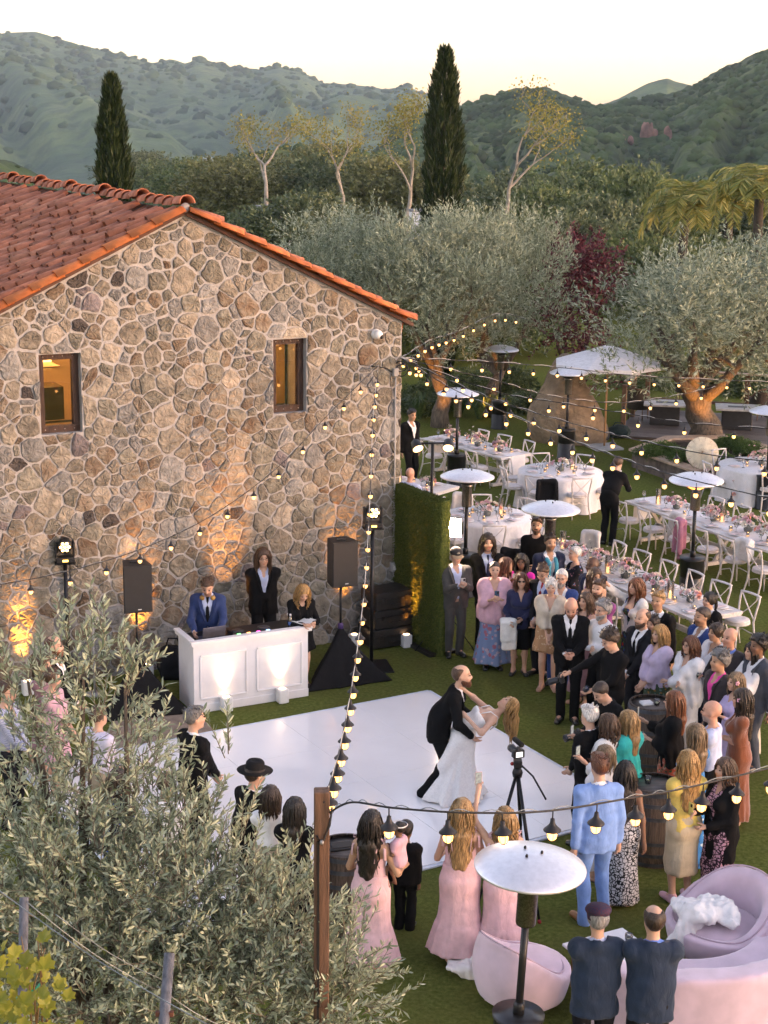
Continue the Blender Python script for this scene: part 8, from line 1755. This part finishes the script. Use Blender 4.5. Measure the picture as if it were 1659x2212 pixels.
# sycamores: pale bare limbs with thin yellow-green leaf
def sycamore(lab,px,py,dist,h,seed,gr='sycamores beyond the lawn'):
    c=D(px,py,dist); b0=c.z; rr=random.Random(seed); b=MB(); tips=[]
    def grow(p,d,L,r,lv):
        pts=[p]; q=d.copy()
        for i in range(4): q=(q+Vector((rr.uniform(-.28,.28),rr.uniform(-.28,.28),rr.uniform(-.05,.18)))).normalized(); pts.append(pts[-1]+q*L/4)
        b.tube(pts,[r,r*.9,r*.8,r*.7,r*.6],n=6 if lv<2 else 4,cap=False)
        if lv>=2: tips.extend(pts[1:])
        if lv<4:
            for k in range(2 if lv else 3): a=rr.uniform(0,6.28); grow(pts[-1] if k<2 else pts[2],(q*.75+Vector((math.cos(a),math.sin(a),rr.uniform(.1,.6)))*.75).normalized(),L*rr.uniform(.62,.8),r*.58,lv+1)
    b.tube([(0,0,-3),(0,0,0)],[h*.024,h*.019],n=7); grow(Vector((0,0,0)),Vector((.05,0,1)),h*.36,h*.019,0)
    t=thing('sycamore_tree',lab,'tree',(c.x,c.y,b0),seed,gr); b.build('branches',M_barkw,t); T=np.array(tips); rg=np.random.default_rng(seed); n=1500; P=T[rg.integers(0,len(T),n)]+rg.normal(size=(n,3))*h*.05; Dv=rg.normal(size=(n,3))+np.array([0,0,-.3]); obj('crown',leaves_mesh('sycamore_crown',P,Dv,rg.uniform(.08,.17,n),rg.uniform(.06,.13,n),rg),M_syc,t)
sycamore('sycamore with pale trunk right of the tall cypress',1095,455,82,6.0,3); sycamore('sycamore with pale forked trunk left of the tall cypress',880,460,85,6.0,6); sycamore('slender sycamore above the right roof slope',575,440,88,6.2,9); sycamore('thin sycamore between the slender one and the cypress',740,450,95,6.0,12)
# palms
def palm(lab,px,py,dist,s,seed):
    c=D(px,py,dist); b0=lz(c.x,c.y); rr=random.Random(seed); t=thing('palm_tree',lab,'palm',(c.x,c.y,b0),seed,'feather palms'); hz=c.z-b0; MB().tube([(0,0,-.5),(.1,0,hz*.5),(0,0,hz)],[.26,.2,.17],n=10).build('trunk',M_barkd,t)
    for k in range(26):
        a=2*math.pi*k/26*1.9+rr.uniform(-.2,.2); el=rr.uniform(.35,1.5); d=Vector((math.cos(a),math.sin(a),0)); L=s*rr.uniform(.85,1.1); pts=[]; 
        pp_=Vector((0,0,hz)); an_=el; pts.append(pp_.copy())
        for i in range(8): pp_=pp_+d*(L/8*math.cos(an_))+Vector((0,0,L/8*math.sin(an_))); an_-=(.16+.05*i)*.9; pts.append(pp_.copy())
        P=[];Dv=[];Ls=[]
        for i in range(44):
            q=.12+.88*i/44; f=q*8; j=min(int(f),7); p=pts[j].lerp(pts[j+1],f-j); tg=(pts[j+1]-pts[j]).normalized(); sd=tg.cross(Vector((0,0,1))).normalized()
            for sg in(-1,1): P.append(p); Dv.append(sd*sg*.8+tg*.55+Vector((0,0,-.45+rr.uniform(-.15,.2)))); Ls.append(s*.30*(1-.55*abs(q-.45)))
        rg=np.random.default_rng(seed*100+k); me=leaves_mesh('frond',np.array([tuple(p) for p in P]),np.array([tuple(p) for p in Dv]),np.array(Ls),np.full(len(Ls),.055),rg); f_=obj('frond',me,M_palm,t)
palm('feather palm with golden fronds left of the pair at the right edge',1482,462,66,2.3,3); palm('feather palm at the right edge',1640,430,62,2.5,5); palm('smaller feather palm between the two at the right edge',1575,455,72,2.0,7)
# white buildings glimpsed through the trees
M_wht=mat('white_stucco',(.72,.72,.76),rough=.8); M_slate=mat('grey_roof',(.2,.2,.21),rough=.8)
for px,py,dd,w,lab in((598,455,74,1.5,'small white building glimpsed through the trees above the roof slope'),(905,462,78,.8,'white building glimpsed left of the cypress')):
    c=D(px,py,dd); b0=lz(c.x,c.y); t=thing('white_building',lab,'building',(c.x,c.y,b0),.3); h=c.z-b0+.1; MB().box((0,0,h/2),(w,w*.7,h)).build('wall',M_wht,t); MB().box((0,0,h+.06),(w*1.1,w*.8,.12)).build('roof',M_slate,t); MB().box((w*.2,-w*.36,h-.4),(.28,.03,.3)).build('window',M_blk,t)
# paper parasol and lamp on the planter
q=G(1517,978,.80); pa=thing('paper_parasol','cream paper parasol leaning open on the planter','parasol',q,0); Rm=frame((-.15,-1,.32)); MB().lathe([(0,.09),(.19,.055),(.37,.0)],n=28,rot=Rm,cap=False,smooth=False).build('canopy',mat('parasol_paper',(.66,.57,.42),rough=.8),pa)
for k in range(14): a=2*math.pi*k/14; MB().tube([Rm@Vector((0,0,.094)),Rm@Vector((.37*math.cos(a),.37*math.sin(a),.004))],.003,n=4).build('rib',M_oak,pa)
MB().tube([Rm@Vector((0,0,.12)),Rm@Vector((0,0,-.5))],.010,n=6).build('handle',M_oak,pa)
# lawn strip and path edge beyond the house corner
# ================================================================ foreground olive tree
M_olf=leaf_mat('olive_leaf_near',(.14,.185,.11),(.48,.53,.39),rough=.42,tr=.22)
M_twig=mat('olive_twig',(.17,.14,.10),rough=.8,var=.3)
fo=thing('olive_tree','leafy olive tree filling the lower left foreground','tree',(-2.0,9.6,0),0)
FC=[(130,1790,9.6,.46,105),(310,1790,9.7,.38,80),(200,1600,9.7,.34,38),(70,1620,9.8,.32,34),(240,1700,9.6,.32,40),(400,1850,9.6,.26,26),(300,1640,9.8,.18,8),(470,1960,9.4,.34,80),(610,2000,9.3,.30,72),(690,2090,9.2,.28,75),(560,2060,9.2,.44,170),(370,1990,9.2,.50,220),(170,1960,9.2,.52,220),(40,1880,9.4,.46,130),(460,2200,8.9,.44,200),(650,2200,8.9,.34,110),(230,2170,8.9,.50,230),(60,2130,9.0,.46,150),(735,2170,9.0,.22,40),(180,1440,9.8,.20,16),(60,1470,9.8,.22,16),(270,1470,9.8,.16,10),(560,1900,9.4,.18,14),(380,1920,9.5,.36,110)]
oo=Vector((-2.0,9.6,0)); A=[]; rg=np.random.default_rng(77)
for (px,py,dd,r,n) in FC: c=D(px,py,dd)-oo; A.append(shoots(rg,(c.x,c.y,c.z),(r,r*.9,r*.95),n,17,.33,.55,.060,.0135,.25,.8))
spires=[(165,1400,.42),(150,1330,.32),(195,1370,.35),(290,1400,.36),(270,1450,.3),(30,1480,.3),(90,1430,.34),(400,1690,.32),(455,1700,.3),(490,1560,.40),(330,1560,.34),(520,1760,.3),(20,1420,.3),(220,1480,.4),(370,1700,.3),(660,1850,.3),(770,1990,.25),(780,2100,.25),(600,1850,.25),(230,1330,.25)]
for (px,py,L) in spires: c=D(px,py+L*180,9.7)-oo; A.append(shoots(rg,(c.x,c.y,c.z),(.03,.03,.05),3,20,L*1.1,1.6,.062,.0145,.2,.25))
me=leaves_mesh('olive_foliage',np.concatenate([a[0] for a in A]),np.concatenate([a[1] for a in A]),np.concatenate([a[2] for a in A]),np.concatenate([a[3] for a in A]),rg,six=True); obj('crown',me,M_olf,fo)
b=MB()
for a in A:
    for p0,d0,l0 in zip(a[4],a[5],a[6]): p0=Vector(p0);d0=Vector(d0); b.tube([p0,p0+d0*l0*.5+Vector((0,0,-.015*l0)),p0+d0*l0+Vector((0,0,-.06*l0))],[.0042,.003,.0014],n=3,cap=False)
b.build('twigs',M_twig,fo)['kind']='stuff'
b=MB(); rr=random.Random(8); root=Vector((.25,-.2,0)); b.tube([root+Vector((0,0,-.2)),root+Vector((.05,0,.8)),root+Vector((-.05,.05,1.6))],[.20,.16,.15],n=12)
for (px,py,dd,r,n) in FC: 
    c=D(px,py,dd)-oo; p0=root+Vector((-.05,.05,1.5)); m_=p0.lerp(c,.5)+Vector((rr.uniform(-.15,.15),rr.uniform(-.1,.1),-.1)); b.tube([p0,p0.lerp(m_,.5)+Vector((0,0,.1)),m_,c.lerp(m_,.4),c],[.055,.042,.03,.02,.008],n=6)
b.build('trunk',M_bark,fo)
# grape vine in the corner
M_vine=leaf_mat('vine_leaf',(.13,.17,.02),(.34,.30,.045),tr=.4)
V=[(0,0,0)]; n=16
for i in range(n): a=2*math.pi*i/n; r=(1.0,.72,.9,.66)[i%4]*(.78+.22*math.cos(a-math.pi/2)); V.append((r*math.cos(a),r*math.sin(a)+.25,.10*math.sin(3*a)))
vm=bpy.data.meshes.new('vine_leaf'); vm.from_pydata(V,[],[(0,1+i,1+(i+1)%n) for i in range(n)]); vm.materials.append(M_vine); at_=vm.attributes.new('rnd','FLOAT','POINT'); at_.data.foreach_set('value',[.2]+[.35+.3*(i%3)/2 for i in range(n)]); vm.update()
vn=thing('grape_vine','yellow-green grape vine in the lower left corner','vine',D(40,2150,6.0),0); vloc=Vector(vn.location); b=MB(); rr=random.Random(3)
for i in range(62):
    q=rr.random(); px=rr.uniform(-30,130)*(1-.3*q)+ (60 if rr.random()<.15 else 0); py=2212-210*q*rr.random()**.3+rr.uniform(-10,40); p=D(px,py,rr.uniform(5.7,6.25))-vloc; o=obj('leaf',vm,None,vn); s_=rr.uniform(.032,.058); o.location=p; o.scale=(s_,s_,s_); o.rotation_euler=(rr.uniform(.6,1.6),rr.uniform(-.5,.5),rr.uniform(-1.2,1.2))
for i in range(5): x=rr.uniform(0,110); b.tube([D(x,2240,6.05)-vloc,D(x+rr.uniform(-15,15),2130,6.0)-vloc,D(x+rr.uniform(-30,30),2040+rr.uniform(-20,40),5.95)-vloc],[.005,.004,.002],n=5)
b.build('canes',mat('vine_cane',(.16,.10,.045)),vn)
# ================================================================ string lights
M_shade=mat('lamp_shade_iron',(.022,.022,.025),rough=.5,metal=.4); M_bulb=emat('warm_bulb',(1,.50,.13),1.25); M_cord=mat('black_cord',(.012,.012,.013),rough=.5); M_cordl=mat('white_clip',(.6,.58,.55),rough=.5)
sh=MB().lathe([(.006,.060),(.010,.058),(.012,.04),(.016,.030),(.022,.022),(.041,.004),(.042,0),(.036,.002),(.014,.020)],n=16,cap=False).tube([(0,0,.058),(0,0,.10)],.0035,n=5).mesh('shade'); sh.materials.append(M_shade)
bu=MB().lathe([(.012,.008),(.020,-.006),(.024,-.022),(.021,-.038),(.010,-.048),(0,-.050)],n=12).mesh('bulb'); bu.materials.append(M_bulb)
cgm=MB()
for k in range(6): a=math.pi*k/3; cgm.tube([(.024*math.cos(a),.024*math.sin(a),.004),(.028*math.cos(a),.028*math.sin(a),-.022),(.017*math.cos(a),.017*math.sin(a),-.048),(0,0,-.056)],.0014,n=3,cap=False)
cgm=cgm.mesh('cage'); cgm.materials.append(M_shade)
def string(lab,ctrl,step=.60,first=.35,sag=.0,cage=True,tail=.2,tw=True):
    """ctrl: points (Vector); a smooth cable through them with pendant lamps at equal spacing"""
    P=[]; n=len(ctrl)
    for i in range(n-1):
        p0=ctrl[max(i-1,0)];p1=ctrl[i];p2=ctrl[i+1];p3=ctrl[min(i+2,n-1)]
        for k in range(14): t=k/14; P.append(.5*((2*p1)+(p2-p0)*t+(2*p0-5*p1+4*p2-p3)*t*t+(3*p1-p0-3*p2+p3)*t*t*t))
    P.append(ctrl[-1]); L=[0.]
    for a,b_ in zip(P[:-1],P[1:]): L.append(L[-1]+(b_-a).length)
    t=thing('string_light',lab,'string lights',ctrl[0],0,'festoon string lights'); o=ctrl[0]
    MB().tube([p-o for p in P],.0065,n=5).build('cable',M_cord,t)
    if tw: MB().tube([p-o+Vector((0,0,.012*math.sin(i*1.1)+.008)) for i,p in enumerate(P)],.003,n=4).build('support_wire',M_cordl if 'house' in lab else M_wire,t)
    s=first; j=0
    while s<L[-1]-tail:
        while L[j+1]<s: j+=1
        f=(s-L[j])/(L[j+1]-L[j]); p=P[j].lerp(P[j+1],f)-o
        pe=obj('pendant',sh,None,t); pe.location=p-Vector((0,0,.125)); pe.scale=(1.25 if (p+o).length<16 else 1.05,)*3; pe.rotation_euler=(random.uniform(-.06,.06),random.uniform(-.06,.06),random.uniform(0,6)); 
        obj('bulb',bu,None,pe)
        if cage and (p+o).length<20: obj('cage',cgm,None,pe)
        s+=step
    return t
an=wp(*wl(811,787),.10)
string('string of lights from the stone wall down to the left edge',[an,D(711,893,23.6),D(599,1010,22.4),D(460,1112,21.0),D(307,1185,19.6),D(121,1240,18.2),D(-80,1275,17.)],step=.66,first=.75)
ptop=D(700,1733,8.75)
string('string of lights from the house wall to the timber post',[an,D(806,900,22.6),D(800,1060,20.3),D(789,1250,17.2),D(768,1430,14.3),D(738,1600,11.3),ptop],step=.62,first=.6)
p2=D(712,1755,8.75)
string('string of lights from the timber post to the right edge',[p2,D(760,1733,8.7),D(850,1745,8.6),D(1000,1755,8.6),D(1180,1752,8.8),D(1372,1722,9.2),D(1500,1698,9.6),D(1720,1645,10.2)],step=.335,first=.40)
cb=wp(S1-.05,wl(868,772)[1],.08)
def fan(lab,pts,**k): string(lab,[cb]+[D(*p) for p in pts],**k)
fan('topmost string of lights fanning from the house corner over the tables',[(1048,781,27),(1220,795,29),(1398,813,31),(1680,826,34)],step=.80)
fan('string of lights from the house corner up to the right-hand olive tree',[(1071,822,26.5),(1179,853,27),(1328,870,28),(1440,858,29),(1545,836,30)],step=.75)
fan('nearest string of lights from the house corner across the dining lawn',[(960,830,24),(1025,862,22.5),(1211,941,20),(1337,988,18.2),(1468,1030,16.8),(1700,1085,15)],step=.66)
fan('string of lights from the house corner passing over the boulder',[(1071,846,25),(1211,870,24.5),(1351,893,24),(1491,914,23.5),(1700,928,23)],step=.72)
fan('string of lights from the house corner passing over the planter',[(1000,835,24.5),(1118,880,22.8),(1281,927,21),(1375,950,20),(1538,983,18.8),(1700,1000,18)],step=.68)
fan('string of lights from the house corner back into the olive trees',[(930,735,30),(990,716,34),(1075,678,38),(1140,690,41)],step=1.1)
cl_=thing('cable_bundle','coiled black cables where the string lights meet at the house corner','cable',cb,0)
MB().tube([(.10*math.cos(a)+.02*a*.1,.05*math.sin(a*.7),-.1-.10*math.sin(a)-.01*a) for a in np.linspace(0,12,40)],.009,n=5).build('coil',M_cord,cl_)
